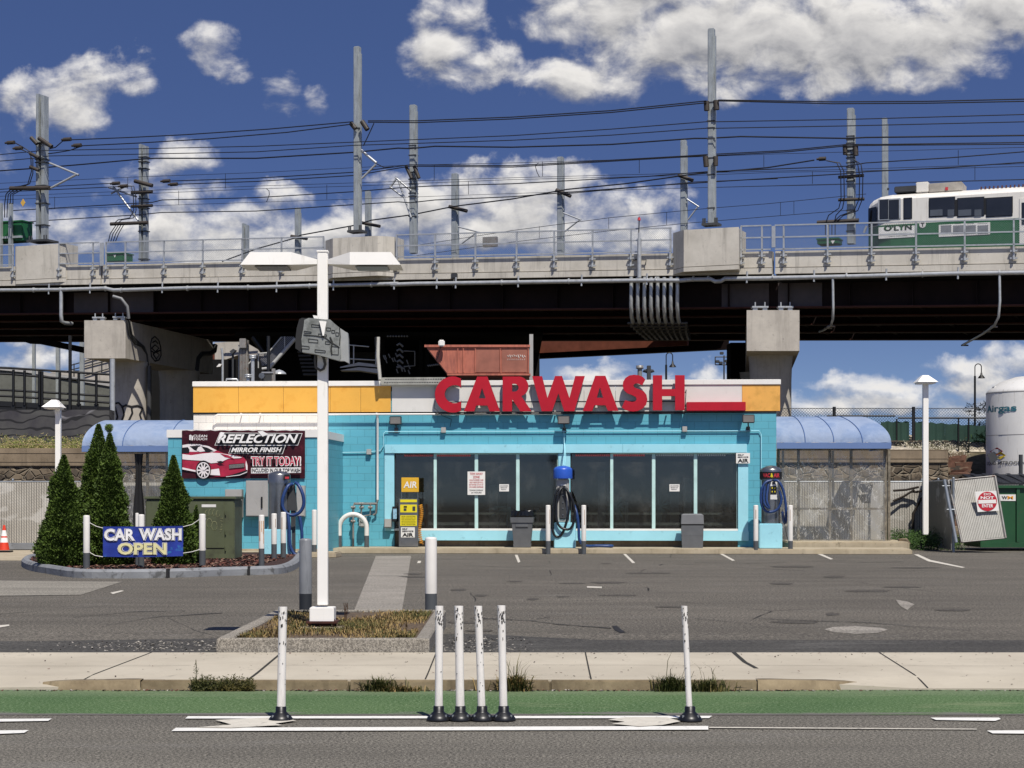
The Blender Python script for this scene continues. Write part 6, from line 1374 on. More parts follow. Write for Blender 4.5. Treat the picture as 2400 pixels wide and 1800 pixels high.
# traffic cone
cn = thing('traffic_cone', 'orange traffic cone with white bands at the far left edge', 'traffic cone', (P(9, 0, 52).x, 51, .01)); c = P(9, 1184, 51); z0 = .01
M_or = pm('cone_orange', 'cf3a20', .5, na=.1); H = .72
mb = MB(); mb.bbox(c.x - .21, c.x + .21, 50.8, 51.2, .01, .05, .015); mb.build('base', M_black, cn)
for a, b, m in ((.05, .34, M_or), (.34, .52, M_winkl), (.52, .58, M_or), (.58, .80, M_winkl), (.80, 1.0, M_or)):
    r = lambda f: .15 * (1 - f) + .03 * f; mb = MB(); mb.cone((c.x, 51, .03 + a * H), (c.x, 51, .03 + b * H), r(a), r(b), 18); mb.build('cone_band', m, cn)
# ================================================================ rooftop things
hp = thing('rusty_hopper', 'rust-red steel container with a slanted left end set on the car wash roof', 'container', tuple(P(1050, 815, 54.5)))
M_rustred = pm('rust_red', 'ac6450', .75, ns=3, na=.18, dirt='7d463c', ds=2.5, dt=(.5, .65), da=.7, streak=True); M_rustd = pm('rust_dark', '4e2c26', .8)
YH = 54.5
def hpq(x, y): p = P(x, y, YH); return (p.x, p.z)
mb = MB(); mb.prism([hpq(920, 748), hpq(1143, 747), hpq(1143, 806), hpq(966, 806)], YH, YH + 2.2); mb.build('body', M_rustred, hp)
mb = MB(); a, b = hpq(917, 750), hpq(1145, 745); mb.box(a[0], b[0], YH - .06, YH - .002, a[1], b[1]); a, b = hpq(966, 811), hpq(1146, 807); mb.box(a[0], b[0], YH - .05, YH + 2.25, a[1], b[1]); mb.build('rim', M_rustred, hp)
mb = MB()
for x in (988, 1000, 1026, 1080, 1140): p, q_ = hpq(x, 805), hpq(x + 2, 752); mb.box(p[0], q_[0], YH - .04, YH - .002, p[1], q_[1])
mb.build('rib', M_rustred, hp)
for x0, x1 in ((1028, 1079), (1084, 1138)): mb = MB(); p, q_ = hpq(x0, 804), hpq(x1, 755); mb.box(p[0], q_[0], YH - .014, YH - .002, p[1], q_[1]); mb.build('side_plate', pm('rust_plate', '925a49', .7, ns=3, na=.2), hp)
mb = MB(); 
for k in range(9): x = 1096 + k * 4.5; mb.tube([(*hpq(x, 766)[:1], YH - .02, hpq(x, 766 + random.uniform(0, 2))[1]), (hpq(x + 2.5, 0)[0], YH - .02, hpq(0, 770 + random.uniform(-1, 3))[1])], .012, 3); mb.tube([(hpq(x, 0)[0], YH - .02, hpq(0, 778)[1]), (hpq(x + 2, 0)[0], YH - .02, hpq(0, 775)[1])], .008, 3)
mb.build('chalk_scribble', M_lab, hp)
mb = MB(); x = hpq(1143.5, 0)[0]; mb.box(x, x + .11, YH - .02, YH + .1, ztop, hpq(0, 722)[1]); mb.build('post', M_grey, hp)
mb = MB()
for x in (985, 1040, 1110): 
    for y in (YH + .2, YH + 1.8): mb.box(hpq(x, 0)[0], hpq(x, 0)[0] + .12, y, y + .12, 4.2, hpq(0, 811)[1])
mb.build('support', M_rustd, hp)
lm_ = thing('work_light', 'small pale work light clipped on the top edge of the rusty container', 'lamp', tuple(P(954, 746, 54.3))); mb = MB(); p = P(954, 742, 54.3); mb.bbox(p.x - .09, p.x + .09, 54.2, 54.35, p.z - .09, p.z + .1, .03); mb.build('housing', M_cop, lm_)
mb = MB(); mb.tube([tuple(P(953, 746, 54.3)), tuple(P(946, 770, 54.38)), tuple(P(943, 778, 54.4))], .012, 4); mb.build('cable', M_black, lm_)
# perforated beam lying on the parapet, left of the letters
a, b = bh(822, 831, .25), bh(962, 815, .25); pb_ = thing('perforated_beam', 'grey perforated steel beam lying along the roof edge left of the letter C', 'beam', (a.x, -.2, a.z), M=BM)
mb = MB(); mb.box(a.x, b.x, -.26, -.075, a.z, b.z); mb.build('beam', pm('beam_grey', '9c9b92', .6, ns=6, na=.15, dirt='5f5d52', ds=7), pb_)
mb = MB()
for k in range(24):
    for j in (0, 1): x = a.x + .1 + k * (b.x - a.x - .2) / 23 + j * .03; z = a.z + .045 + j * .09; mb.box(x, x + .045, -.264, -.261, z, z + .025)
mb.build('slot', M_black, pb_)
lt2 = thing('steel_bracket', 'upright pale bracket and cable chain at the left end of the perforated beam', 'bracket', (a.x, -.4, b.z), M=BM)
mb = MB(); c0 = bh(821, 812, .35); c1 = bh(817, 728, .35); mb.tube([(c0.x, -.35, c0.z - .1), (c0.x - .06, -.35, (c0.z + c1.z) / 2), (c1.x, -.35, c1.z)], .05, 6); mb.build('upright', pm('bracket_pale', 'b5b2a8', .6), lt2)
mb = MB(); mb.tube([(c1.x - .06, -.35, c1.z), (c0.x - .1, -.3, (c0.z + c1.z) / 2 + .2), (c0.x, -.3, c0.z + .1)], .04, 6); mb.build('cable', M_black, lt2)
vt = thing('roof_vent', 'capped metal vent pipe on the roof behind the letter S', 'vent', tuple(P(1382, 815, 57))); mb = MB(); p = P(1382, 815, 57); t2 = P(1382, 790, 57).z
mb.cone((p.x, 57, 4.3), (p.x, 57, t2 - .08), .07, .07, 12); mb.lathe((p.x, 57, t2 - .1), [(.09, 0), (.13, .03), (.10, .05), (.12, .1), (.01, .12)], 14); mb.build('pipe', M_rust, vt)
rt2 = thing('fan_vent', 'dark round fan on a square post behind the letter H', 'vent', tuple(P(1401, 815, 57.5))); mb = MB(); p = P(1401.5, 815, 57.5); mb.bbox(p.x - .06, p.x + .06, 57.4, 57.55, 4.3, P(0, 790, 57.5).z, .01); mb.build('post', M_dgrey, rt2)
mb = MB(); z = P(0, 803, 57.5).z; mb.lathe((p.x, 57.6, z), [(.02, -.05), (.19, 0), (.15, .07), (.02, .1)], 16); mb.build('fan_head', M_dgrey, rt2)
def goose(x, ytop, ybend, Y, label, sd=1, z0=3.0):
    b = P(x, 0, Y); t = thing('gooseneck_lamp', label, 'street lamp', (b.x, Y, z0), group='black gooseneck lamps')
    k = Y / FD; zt_ = P(0, ytop, Y).z; rr = 7 * k
    mb = MB(); mb.cone((b.x, Y, z0), (b.x, Y, zt_ - 26 * k), 2.6 * k, 2.3 * k, 10); mb.tube([(b.x, Y, zt_ - 26 * k)] + [(b.x + rr * (1 - math.cos(R(a))), Y, zt_ - rr + rr * math.sin(R(a))) for a in range(0, 181, 15)] + [(b.x + 2 * rr, Y, zt_ - 19 * k)], 1.1 * k, 8); mb.build('pole', M_black, t)
    mb = MB(); mb.lathe((b.x + 2 * rr, Y, zt_ - 31 * k), [(8 * k, 0), (5.5 * k, 4 * k), (2.5 * k, 7 * k), (1.8 * k, 12 * k), (.5 * k, 13 * k)], 14); mb.build('lamp_shade', M_black, t); return t
goose(1439, 762, 0, 70, 'black gooseneck street lamp seen over the letter H'); goose(2106, 786, 0, 69, 'black gooseneck street lamp by the green-screened fence')
lm2 = thing('light_mast', 'thin lighting mast with a rectangular rig of floodlights far off beyond the letter H', 'mast', tuple(P(1564, 816, 100))); Yl = 100
mb = MB(); p = P(1564, 900, Yl); mb.cone((p.x, Yl, 3), (p.x, Yl, P(0, 768, Yl).z), .05, .04, 6)
for y in (771, 788): mb.cone(tuple(P(1545, y, Yl)), tuple(P(1577, y, Yl)), .03, .03, 5)
for x in (1545, 1577): mb.cone(tuple(P(x, 771, Yl)), tuple(P(x, 788, Yl)), .03, .03, 5)
mb.build('frame', M_dgrey, lm2)
for x, y in ((1550, 781), (1557, 784), (1559, 763), (1570, 780), (1572, 784)): mb = MB(); p = P(x, y, Yl); mb.bbox(p.x - .1, p.x + .1, Yl - .1, Yl + .1, p.z - .07, p.z + .07, .02); mb.build('floodlight', M_dgrey, lm2)
# ================================================================ viaduct
VF = Frame((0, 75.9, 0), -.398); VM = VF.M; SL = -.031 / 1.076 * 1.0
CS = 1 / math.sqrt(1 + .398 ** 2)
SL = -.031 * CS
def vz(u, c=0.): return 11.30 + SL * u + c
def vh(x, y=500, off=0.): return VF.hit(x, y, off)
def vu(x, off=0.): return vh(x, 500, off).x
U0, U1 = -46, 40
M_par = concrete('parapet_concrete', 'c8c2b6', 'b2aca0', .9, .65); M_parD = concrete('pier_concrete', 'b7b0a4', 'a39c92', 1.4, .45)
M_girder = pm('weathering_steel', '1f1514', .8, ns=1.5, na=.25, spec=.2); M_flange = pm('flange_steel', '4a2c26', .7, ns=2, na=.2, spec=.2); M_soffit = pm('deck_soffit', '151312', .95, spec=.1)  # girder steel near black, under-deck shade put into its colour
M_zinc = pm('galvanised_pipe', 'b3b5b5', .35, .35, na=.12, ns=5, dirt='7d7e7c', ds=6)
vd = thing('viaduct', 'long elevated railway viaduct of pale concrete parapet over dark steel girders', 'bridge', (0, 8, 9), M=VM)
def slab(mb, u0, u1, y0, y1, c0, c1, mi=0): return mb.box(u0, u1, y0, y1, 11.30 + c0, 11.30 + c1, mi, SL)
def vc(x, y, off=0.): p = vh(x, y, off); return p.z - vz(p.x)
joints = [vu(219.5), vu(1671)]
segs = [(U0, joints[0] - .05), (joints[0] + .05, joints[1] - .07), (joints[1] + .07, U1)]
for k, (a, b) in enumerate(segs):
    mb = MB(); slab(mb, a, b, 0, .35, -.62, 0); slab(mb, a, b, -.05, .35, -.88, -.655); slab(mb, a, b, .07, .34, -.656, -.619); mb.build('parapet', M_par, vd)
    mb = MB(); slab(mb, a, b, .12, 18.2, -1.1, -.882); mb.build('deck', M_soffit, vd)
# plinths carrying the masts: bumped-out blocks
def plinth(x0, x1, xs0, xs1, ytop, bump_, taper):
    f0, f1 = vh(x0, 560, bump_).x, vh(x1, 560, bump_).x; s0, s1 = vh(xs0, 560, .05).x, vh(xs1, 560, .05).x
    zt_ = vh((x0 + x1) / 2, ytop, bump_).z; um = (f0 + f1) / 2
    mb = MB()
    for (c0, c1, g) in ((-.60, None, 0), (-.79, -.625, .02)):
        z1_ = zt_ if c1 is None else vz(um, c1); z0_ = vz(um, c0)
        mb.prism([(s0, .34), (s0, -.051), (f0, -bump_ - g), (f1, -bump_ - g), (s1, -.051), (s1, .34), (s1, .9), (s0, .9)], z0_, z1_, 0, 'z')
    mb.build('plinth', M_par, vd); return um, zt_
plL = plinth(35, 128, 33, 142, 529.5, .10, 0); plM = plinth(719, 816, 703, 852, 512, .6, 1); plR = plinth(1477, 1596, 1454, 1598, 493.5, .7, 1)
# girders: first set lit underneath, others behind
yg = [1.1, 4.8, 8.9, 13.0, 17.2]
for k, y in enumerate(yg):
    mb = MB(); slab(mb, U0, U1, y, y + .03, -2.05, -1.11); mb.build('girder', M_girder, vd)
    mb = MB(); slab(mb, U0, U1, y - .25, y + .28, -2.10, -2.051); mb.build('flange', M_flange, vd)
mb = MB()
u = U0 + 1
while u < U1:
    slab(mb, u, u + .1, 1.2, 17.1, -1.9, -1.3); u += 3.2
mb.build('cross_brace', M_girder, vd)
u = U0 + 14
while u < U1 - 10: mb = MB(); slab(mb, u, u + .03, .9, 1.098, -2.05, -1.11); u += 2.4; mb.build('stiffener', M_girder, vd)
for (xa, xb) in ((158, 333), (1558, 1660), (1680, 1775)): mb = MB(); slab(mb, vu(xa, -1.0), vu(xb, -1.0), 1.06, 1.095, -2.04, -1.12); mb.build('splice_plate', pm('splice', '4a4140', .6), vd)
# second carriageway behind, splaying away
v2d = thing('rear_viaduct', 'rear viaduct deck with a brown girder splaying away behind the front deck', 'bridge', (0, 92, 9))
def wq(x, y, Y): return P(x, y, Y)
q1, q2 = P(1147, 774, 103.5), P(1575, 753, 94.5)
def second(dz0, dz1, sh, nm, m, ext=0):
    mb = MB(); d = (q2 - q1).normalized(); n_ = Vector((-d.y, d.x, 0)).normalized(); a = q1 - d * 26; b = q2 + d * ext
    vs = [a + n_ * sh[0] + Vector((0, 0, dz0)), b + n_ * sh[0] + Vector((0, 0, dz0)), b + n_ * sh[1] + Vector((0, 0, dz0)), a + n_ * sh[1] + Vector((0, 0, dz0))]
    vs += [v + Vector((0, 0, dz1 - dz0)) for v in vs]; mb.add(vs, [(0, 1, 2, 3), (7, 6, 5, 4), (0, 4, 5, 1), (1, 5, 6, 2), (2, 6, 7, 3), (3, 7, 4, 0)]); return mb.build(nm, m, v2d)
second(.9, 1.2, (-3.4, 0), 'deck', M_soffit); second(-.0, .899, (-.05, 0), 'girder', M_girder); second(-.04, -.001, (-.3, .3), 'flange', M_girder)
second(-.05, .899, (-3.55, -3.41), 'girder', pm('lit_girder', '7c4836', .8, ns=2, na=.2, spec=.2))  # lighter copy of the girder steel, sunlight put into its brown
# ---- piers
def pier(corner_pts, z0, z1, cols, label, M_=M_parD, extra=None):
    (x0, y0), (x1, y1) = corner_pts[0], corner_pts[1]
    t = thing('bridge_pier', label, 'pier', (cols[0][0], cols[0][1], 0))
    mb = MB(); mb.prism(corner_pts, z0, z1, 0, 'z'); mb.build('pier_cap', M_, t)
    for (cx_, cy_, r) in cols: mb = MB(); mb.lathe((cx_, cy_, -.02), [(r, 0), (r, z0 - 2.2), (r, z0 - 1.0), (r * 1.03, z0 - .3), (r * 1.08, z0 + .02)], 40); mb.build('column', M_, t)
    return t
YA = 82.8; a, b = P(182, 0, YA).x, P(271, 0, YA).x; zt_ = P(0, 692, YA).z; zb_ = P(0, 774, YA).z
dxp, dyp = 2.15, 10.8
pl1 = pier([(a, YA), (b, YA), (b + dxp, YA + dyp), (a + dxp, YA + dyp)], zb_, zt_, [((P(234, 0, 85.2).x + P(318, 0, 85.2).x) / 2, 85.5, .88), ((P(342, 0, 91).x + P(425, 0, 91).x) / 2, 91.5, .94)], 'left concrete bridge pier with big cap and graffiti on its round columns')
def cap_pt(x, y, b=b):
    """point on the right-hand flank of the left cap"""
    o = Vector((0, 0, CH)); d = Vector(((x - CX) / FD, 1, -(y - CY) / FD)); # plane through (b,YA) dir (dxp,dyp)
    n_ = Vector((dyp, -dxp, 0)); t = n_.dot(Vector((b, YA, 0)) - o) / n_.dot(d); return o + d * t + n_.normalized() * .02
M_graf = pm('graffiti_black', '17171a', .7)
def face_pts(L_): return [tuple(cap_pt(x, y)) for x, y in L_]
mb = MB()
for L_ in ([(324, 745), (327, 732), (334, 727), (342, 735), (346, 750), (347, 768), (342, 778), (334, 780), (326, 770), (324, 745)], [(327, 752), (334, 745), (342, 752), (335, 760), (327, 752)], [(330, 765), (336, 760), (343, 766), (337, 776), (330, 765)], [(329, 740), (335, 736), (340, 742)], [(326, 758), (332, 762), (345, 757)]): mb.tube(face_pts(L_), .035, 4)
mb.build('graffiti', M_graf, pl1)
c1 = Vector(((P(234, 0, 85.2).x + P(318, 0, 85.2).x) / 2, 85.5, 0)); 
def on_col(x, y, c=c1, r=.9):
    d = Vector(((x - CX) / FD, 1)); o = Vector((0, 0)); cc_ = Vector((c.x, c.y)); A_ = d.dot(d); B_2 = -2 * d.dot(cc_); C_ = cc_.dot(cc_) - r * r; D_2 = max(B_2 * B_2 - 4 * A_ * C_, 0)
    t = (-B_2 - math.sqrt(D_2)) / (2 * A_); return (d.x * t, t, CH - (y - CY) * t / FD)
mb = MB()
for L_ in ([(236, 912), (236, 885), (240, 868), (249, 880), (254, 900), (250, 912)], [(246, 872), (256, 870), (264, 878), (268, 895), (262, 912)], [(262, 880), (272, 875), (284, 878), (286, 892), (280, 905), (276, 912)], [(286, 878), (298, 876), (308, 882), (302, 895), (306, 908), (312, 912)]): mb.tube([on_col(x, y) for x, y in L_], .045, 4)
mb.build('graffiti', M_graf, pl1)
YR = 71.6; a, b = P(1613, 0, YR).x, P(1727, 0, YR).x; zt_ = P(0, 670, YR).z; zb_ = P(0, 758, YR).z
pr_ = pier([(a, YR), (b, YR), (b + 1.7, YR + 14), (a + 1.7, YR + 14)], zb_, zt_, [((P(1622, 0, 74).x + P(1712, 0, 74).x) / 2, 74.3, .82), (P(1640, 0, 84).x, 84.5, .95)], 'right concrete bridge pier with cap rising behind the yellow end panel')
for (x0, x1, Y) in ((200, 217, YA - .3), (225, 243, YA - .3), (1626, 1642, YR - .3), (1646, 1662, YR - .3), (1683, 1699, YR - .3), (1704, 1712, YR - .3)):
    pass
def bearing(x0, x1, y, Y, par):
    mb = MB(); a, b = P(x0, y, Y), P(x1, y, Y); z = P(0, y, Y).z
    mb.box(a.x, b.x, Y, Y + .4, z + .1, z + .16)
    for f in (.2, .8): x = a.x + (b.x - a.x) * f; mb.box(x - .09, x + .09, Y + .05, Y + .35, z + .001, z + .1); mb.cone((x, Y + .1, z + .16), (x, Y + .1, z + .32), .03, .03, 6)
    mb.build('bearing', M_zinc, par)
bearing(199, 226, 692, YA + .1, pl1); bearing(243, 270, 691, YA + .1, pl1); bearing(1625, 1660, 670, YR + .1, pr_); bearing(1681, 1714, 670, YR + .1, pr_)
pk = MB(); p = P(1578, 800, 84); pk.box(P(1578, 0, 84).x, P(1618, 0, 84).x, 84, 85.5, P(0, 812, 84).z - 1, P(0, 740, 84).z); tag(pk.build('bridge_strut', M_soffit), 'dark steel strut block left of the right bridge pier', 'strut')
for (pts, r, l) in (([P(247, 752, YA + 0), P(275, 690, YA), P(262, 645, YA + 0), P(244, 640, YA)], .05, 'a'),): pass
cond = MB()
for k in range(3):
    cond.tube(face_pts([(274 + k * 2, 692), (277 + k * 3, 722), (290 + k * 3, 742 - k * 2), (305 + k * 2, 748), (316, 765), (319, 790)]), .05, 6)
cond.tube([P(322, 790, YA + 2.2), P(322, 912, YA + 2.2)], .11, 8); cond.build('conduit', pm('conduit_dark', '3c3c3c', .5), pl1)
cond = MB(); cond.tube([P(244, 640, YA - .3), P(262, 645, YA - .35), P(275, 662, YA - .35), P(278, 688, YA - .2)], .07, 8); cond.build('conduit', pm('conduit_mid', '77787a', .5), pl1)
cond = MB(); cond.tube(face_pts([(464, 745), (462, 758), (452, 764), (434, 765), (426, 775), (423, 800)]), .13, 8); cond.build('conduit', pm('conduit_dark', '3c3c3c', .5), pl1)
# ---- service pipe under the parapet
def vpt(x, y, off=.35): return VF.M @ vh(x, y, off)
def polytube(name, label, cat, pts, r, m, group=None, n=8, par=None):
    mb = MB(); mb.tube([tuple(p) for p in pts], r, n); o = mb.build(name, m, par)
    return o if par else tag(o, label, cat, group)
sp1 = thing('service_pipe', 'long pale service pipe slung below the parapet from the left edge to the lamp pole', 'pipe', tuple(vpt(300, 620)), group='pipes slung under the parapet')
ys = [(-60, 632), (0, 627), (125, 626), (228, 623), (246, 627), (420, 622), (553, 621), (690, 617), (860, 613)]
mb = MB(); mb.tube([vpt(x, y) for x, y in ys], .085, 10); mb.build('pipe', M_zinc, sp1); SPX = sp1
for x, y in ((105, 626), (194, 624), (350, 623), (470, 622), (597, 621), (720, 617)): a = vpt(x, y, .37); b = vpt(x, y - 8, .37); mb = MB(); mb.tube([a + Vector((0, 0, -.2)), b + Vector((.02, 0, .1))], .04, 5); mb.build('hanger', M_zinc, SPX)
for x, y in ((73, 626.5), (131, 626), (228, 623.5), (262, 627), (405, 623), (536, 621), (669, 618), (803, 615)): a = vpt(x - 1.2, y, .35); b = vpt(x + 1.2, y, .35); mb = MB(); mb.cone(a, b, .115, .115, 10); mb.build('coupling', M_zinc, SPX)
sp2_ = thing('service_pipe', 'long pale service pipe slung below the parapet from the lamp pole to the right edge', 'pipe', tuple(vpt(1600, 600)), group='pipes slung under the parapet')
ys = [(845, 615), (900, 613), (1106, 610), (1376, 606), (1470, 606), (1490, 604), (1535, 603), (1545, 608), (1558, 607), (1566, 602), (1659, 601), (1850, 597), (2055, 591), (2260, 588)]
mb = MB(); mb.tube([vpt(x, y) for x, y in ys], .085, 10); mb.build('pipe', M_zinc, sp2_); SPX = sp2_
for x in (851, 943, 984, 1119, 1256, 1397, 1613, 1758, 1914, 2069): y = 615 - (x - 845) * .0195; a = vpt(x, y, .37); b = vpt(x, y - 8, .37); mb = MB(); mb.tube([a + Vector((0, 0, -.2)), b + Vector((.02, 0, .1))], .04, 5); mb.build('hanger', M_zinc, SPX)
for x in (1084, 1229, 1417, 1498, 1530, 1670, 1829, 1993, 2159): y = 615 - (x - 845) * .0195; a = vpt(x - 1.2, y, .35); b = vpt(x + 1.2, y, .35); mb = MB(); mb.cone(a, b, .115, .115, 10); mb.build('coupling', M_zinc, SPX)
gp = 'drop pipes under the viaduct'
polytube('drop_pipe', 'thick pale drop pipe with an elbow left of the left pier', 'pipe', [vpt(132, 628), vpt(132, 680), vpt(133, 694), vpt(140, 698, .1), vpt(155, 699, -.6)], .085, M_zinc, gp)
polytube('drop_pipe', 'thin pale drop pipe right of the right pier, bending inward at its foot', 'pipe', [vpt(1799, 602), vpt(1800, 660), vpt(1799, 690), vpt(1795, 703, -1), vpt(1780, 712, -4), vpt(1770, 716, -6)], .05, M_zinc, gp)
polytube('drop_pipe', 'thin pale drop pipe near the right edge, sweeping away below the girders', 'pipe', [vpt(2159, 592), vpt(2160, 650), vpt(2157, 685), vpt(2148, 703, 0), vpt(2125, 720, -4), vpt(2080, 745, -12)], .05, M_zinc, gp)
for k, (x, y, o) in enumerate(((1795, 705, -1), (1789, 709, -2.5), (2147, 706, -1), (2132, 716, -3.5), (2084, 746, -12))): polytube('pipe_clamp', ('upper clamp bar of the drop pipe by the right pier', 'lower clamp bar of the drop pipe by the right pier', 'uppermost clamp bar of the drop pipe near the right edge', 'middle clamp bar of the drop pipe near the right edge', 'lowest clamp bar of the right drop pipe, seen against sky')[k], 'clamp', [vpt(x - 8, y, o), vpt(x + 8, y, o)], .035, M_rust, 'pipe clamps', 5)
cb_ = thing('conduit_bundle', 'row of eight pale conduits curving down under the parapet into a dark cable tray', 'conduits', tuple(vpt(1415, 697, -.2)))
for k in range(8):
    x = 1363.5 + k * 14.3; mb = MB(); mb.tube([vpt(x, 598 + (k % 2), .1), vpt(x, 625, .1), vpt(x - .5, 660, .1), vpt(x + 1, 685, -.2), vpt(x + 4, 698, -1)], .075, 8); mb.build('conduit', M_zinc, cb_)
mb = MB()
for k, (y, o) in enumerate(((698, -.9), (705, -1.8), (711, -3), (717, -4.3), (722, -5.8), (727, -7.5), (732, -9.2))):
    x0 = 1356 + k * 6; x1 = 1485 + min(k, 4) * 1.5; a, b = vpt(x0, y, o), vpt(x1, y, o); mb.cone(a, b, .055, .055, 6)
for k in range(9): mb.tube([vpt(1362 + k * 15, 699, -1), vpt(1378 + k * 13, 716, -4), vpt(1398 + k * 11, 733, -9)], .05, 5)
mb.build('cable_tray', pm('tray_dark', '4c4b49', .5, .3), cb_)
st2 = thing('vent_standpipe', 'grey standpipe clamped on the parapet with a red insulator on top', 'pipe', tuple(vpt(1380, 600, .3)))
mb = MB(); mb.tube([vpt(1381, 600, .3), vpt(1381, 516, .3)], .085, 8); mb.tube([vpt(1380.5, 516, .3), vpt(1380.5, 503, .3)], .05, 8); mb.build('pipe', M_zinc, st2)
mb = MB(); mb.tube([vpt(1367, 561, .12), vpt(1396, 561, .12), vpt(1394, 573, .12)], .03, 5); mb.build('bracket', M_dgrey, st2)
mb = MB(); mb.tube([vpt(1380, 503, .3), vpt(1381, 468, .3)], .025, 5); mb.build('rod', M_dgrey, st2)
mb = MB(); mb.cone(vpt(1380.5, 476, .3), vpt(1380.5, 470, .3), .07, .05, 8); mb.build('insulator', M_rink, st2)
# ---- railings with chain link
M_link = chainlink('railing_mesh', '8a8d8d', .06, .09)
RH = .98
def railing(xa, xb, xs_, label, mesh=True):
    u0, u1 = vu(xa, .1), vu(xb, .1); t = thing('bridge_railing', label, 'railing', ((u0 + u1) / 2, -.1, vz((u0 + u1) / 2)), M=VM, group='galvanised railings on the parapet')
    for x in xs_:
        u = vu(x, .1); z = vz(u); mb = MB(); mb.box(u - .03, u + .03, -.13, -.07, z - .52, z + RH)
        for c in (-.18, -.45): mb.box(u - .13, u + .13, -.135, -.055, z + c - .03, z + c + .03); mb.cone((u, -.16, z + c - .06), (u, -.16, z + c + .06), .05, .05, 6)
        mb.build('post', M_zinc, t)
    for c in (.06, .52, RH):
        mb = MB(); slab(mb, u0, u1, -.13, -.08, c - .025, c + .025); mb.build('rail', M_zinc, t)
    if mesh:
        mb = MB(); mb.add([(u0, -.10, vz(u0, .06)), (u1, -.10, vz(u1, .06)), (u1, -.10, vz(u1, RH)), (u0, -.10, vz(u0, RH))], [(0, 1, 2, 3)]); mb.build('chain_mesh', M_link, t)
    return t
railing(-60, 30, (-50, 28), 'galvanised railing left of the left plinth')
railing(128, 214, (128, 201), 'short galvanised railing just right of the left plinth')
railing(229, 700, (229, 271, 354, 438, 523, 608, 699), 'long galvanised railing between the left joint and the middle plinth')
railing(856, 1451, (857, 940, 1027, 1116, 1197, 1280, 1363, 1448), 'long galvanised railing between the middle and right plinths')
railing(1600, 1666, (1601, 1646), 'short galvanised railing just right of the right plinth')
railing(1674, 2640, (1693, 1788, 1883, 1979, 2084, 2190, 2300, 2415, 2530), 'long galvanised railing in front of the train')
for x, y0, y1, l in ((220, 524, 575, 'upright grey cable cover at the left parapet joint'), (1671, 488, 535, 'upright pale cable cover at the right parapet joint')):
    mb = MB(); a = vh(x - 4, y1, .16); b = vh(x + 4, y0, .16); mb.bbox(a.x, b.x, -.2, -.14, a.z, b.z, .01); o = mb.build('joint_cover', M_zinc, None, VM); tag(o, l, 'cover')
for x in (1057,): mb = MB(); p = vh(x, 522, -.3); mb.box(p.x - .3, p.x + .3, .3, .5, p.z - .2, p.z + .2); tag(mb.build('equipment_box', M_rust, None, VM), 'small grey box behind the railing mesh right of the middle plinth', 'box')
pb2 = MB(); p = vh(982, 597, .1); pb2.bbox(p.x - .13, p.x + .13, -.2, -.06, p.z - .08, p.z + .12, .02); pb2.tube([(p.x, -.13, p.z - .08), (p.x, -.3, p.z - .45)], .02, 5); tag(pb2.build('soffit_lamp', M_dgrey, None, VM), 'small dark lamp box under the parapet above the rusty container', 'lamp')
# ================================================================ catenary masts
M_mast = pm('mast_zinc', 'a3a8a8', .45, .3, ns=3, na=.12, dirt='6a6c6a', ds=2, dt=(.5, .68), da=.6, streak=True); M_ins = pm('insulator_brown', '3b342d', .6, na=.2)
def mast(x, ytop, ybase, wpx, off, label, near=True, hsec=False, arm=None, straps=(), cross=()):
    base = vh(x, ybase, off); top = vh(x, ytop, off); dist = (VF.M @ base).y; r = wpx / 2 * dist / FD
    t = thing('catenary_mast', label, 'mast', tuple(base), M=VM, group='galvanised overhead line masts')
    mb = MB()
    if hsec: mb.box(base.x - r, base.x - r * .35, -off - r, -off + r, base.z, top.z); mb.box(base.x + r * .2, base.x + r, -off - r * .8, -off + r * .8, base.z, top.z - .1); mb.box(base.x - r * .4, base.x + r * .3, -off - .03, -off + .03, base.z, top.z - .1)
    else: mb.bbox(base.x - r, base.x + r, -off - r, -off + r, base.z, top.z, .03); mb.box(base.x + r + .002, base.x + r + .05, -off - r * .5, -off + r * .5, base.z, top.z - .3)
    mb.build('post', M_mast, t)
    if near:
        mb = MB(); mb.box(base.x - r * 2.6, base.x + r * 2.6, -off - r * 2.2, -off + r * 2.2, base.z - .0, base.z + .09)
        for sx in (-2.2, -1.6, 1.6, 2.2): mb.cone((base.x + sx * r, -off - r * 1.7, base.z + .09), (base.x + sx * r, -off - r * 1.7, base.z + .28), .035, .035, 6)
        mb.build('base_plate', M_dgrey, t)
    if straps:
        for y in straps: mb = MB(); z = vh(x, y, off).z; mb.box(base.x - r * 1.22, base.x + r * 1.22, -off - r * 1.12, -off + r * 1.12, z - .022, z + .022); mb.build('strap', M_dgrey, t)
    for (yc, dx0, dy0, dx1, dy1, thk) in cross:
        mb = MB(); a = vh(x + dx0, yc + dy0, off + r + .15); b = vh(x + dx1, yc + dy1, off + r + .15); mb.cone(a, b, thk, thk, 7); mb.build('crossarm', M_ins, t)
    if arm:
        for pts, th_ in arm: mb = MB(); mb.tube([tuple(vh(a_, b_, off + r + .05)) for a_, b_ in pts], th_, 6); mb.build('cantilever', M_zinc, t)
    return t
nb = -.3
mast(92, 204, 524, 20, nb, 'tall double-web mast on the left plinth, festooned with cables', True, True, [([(107, 352), (170, 378)], .05), ([(110, 406), (165, 377)], .05)], (310, 345, 352, 402, 440, 487),
     [(303, -25, -6, -12, 8, .09), (303, -8, -5, 20, 14, .10), (335, -27, -4, -8, 6, .08), (363, -27, -3, -8, 5, .08), (404, -70, 3, 15, 2, .10)])
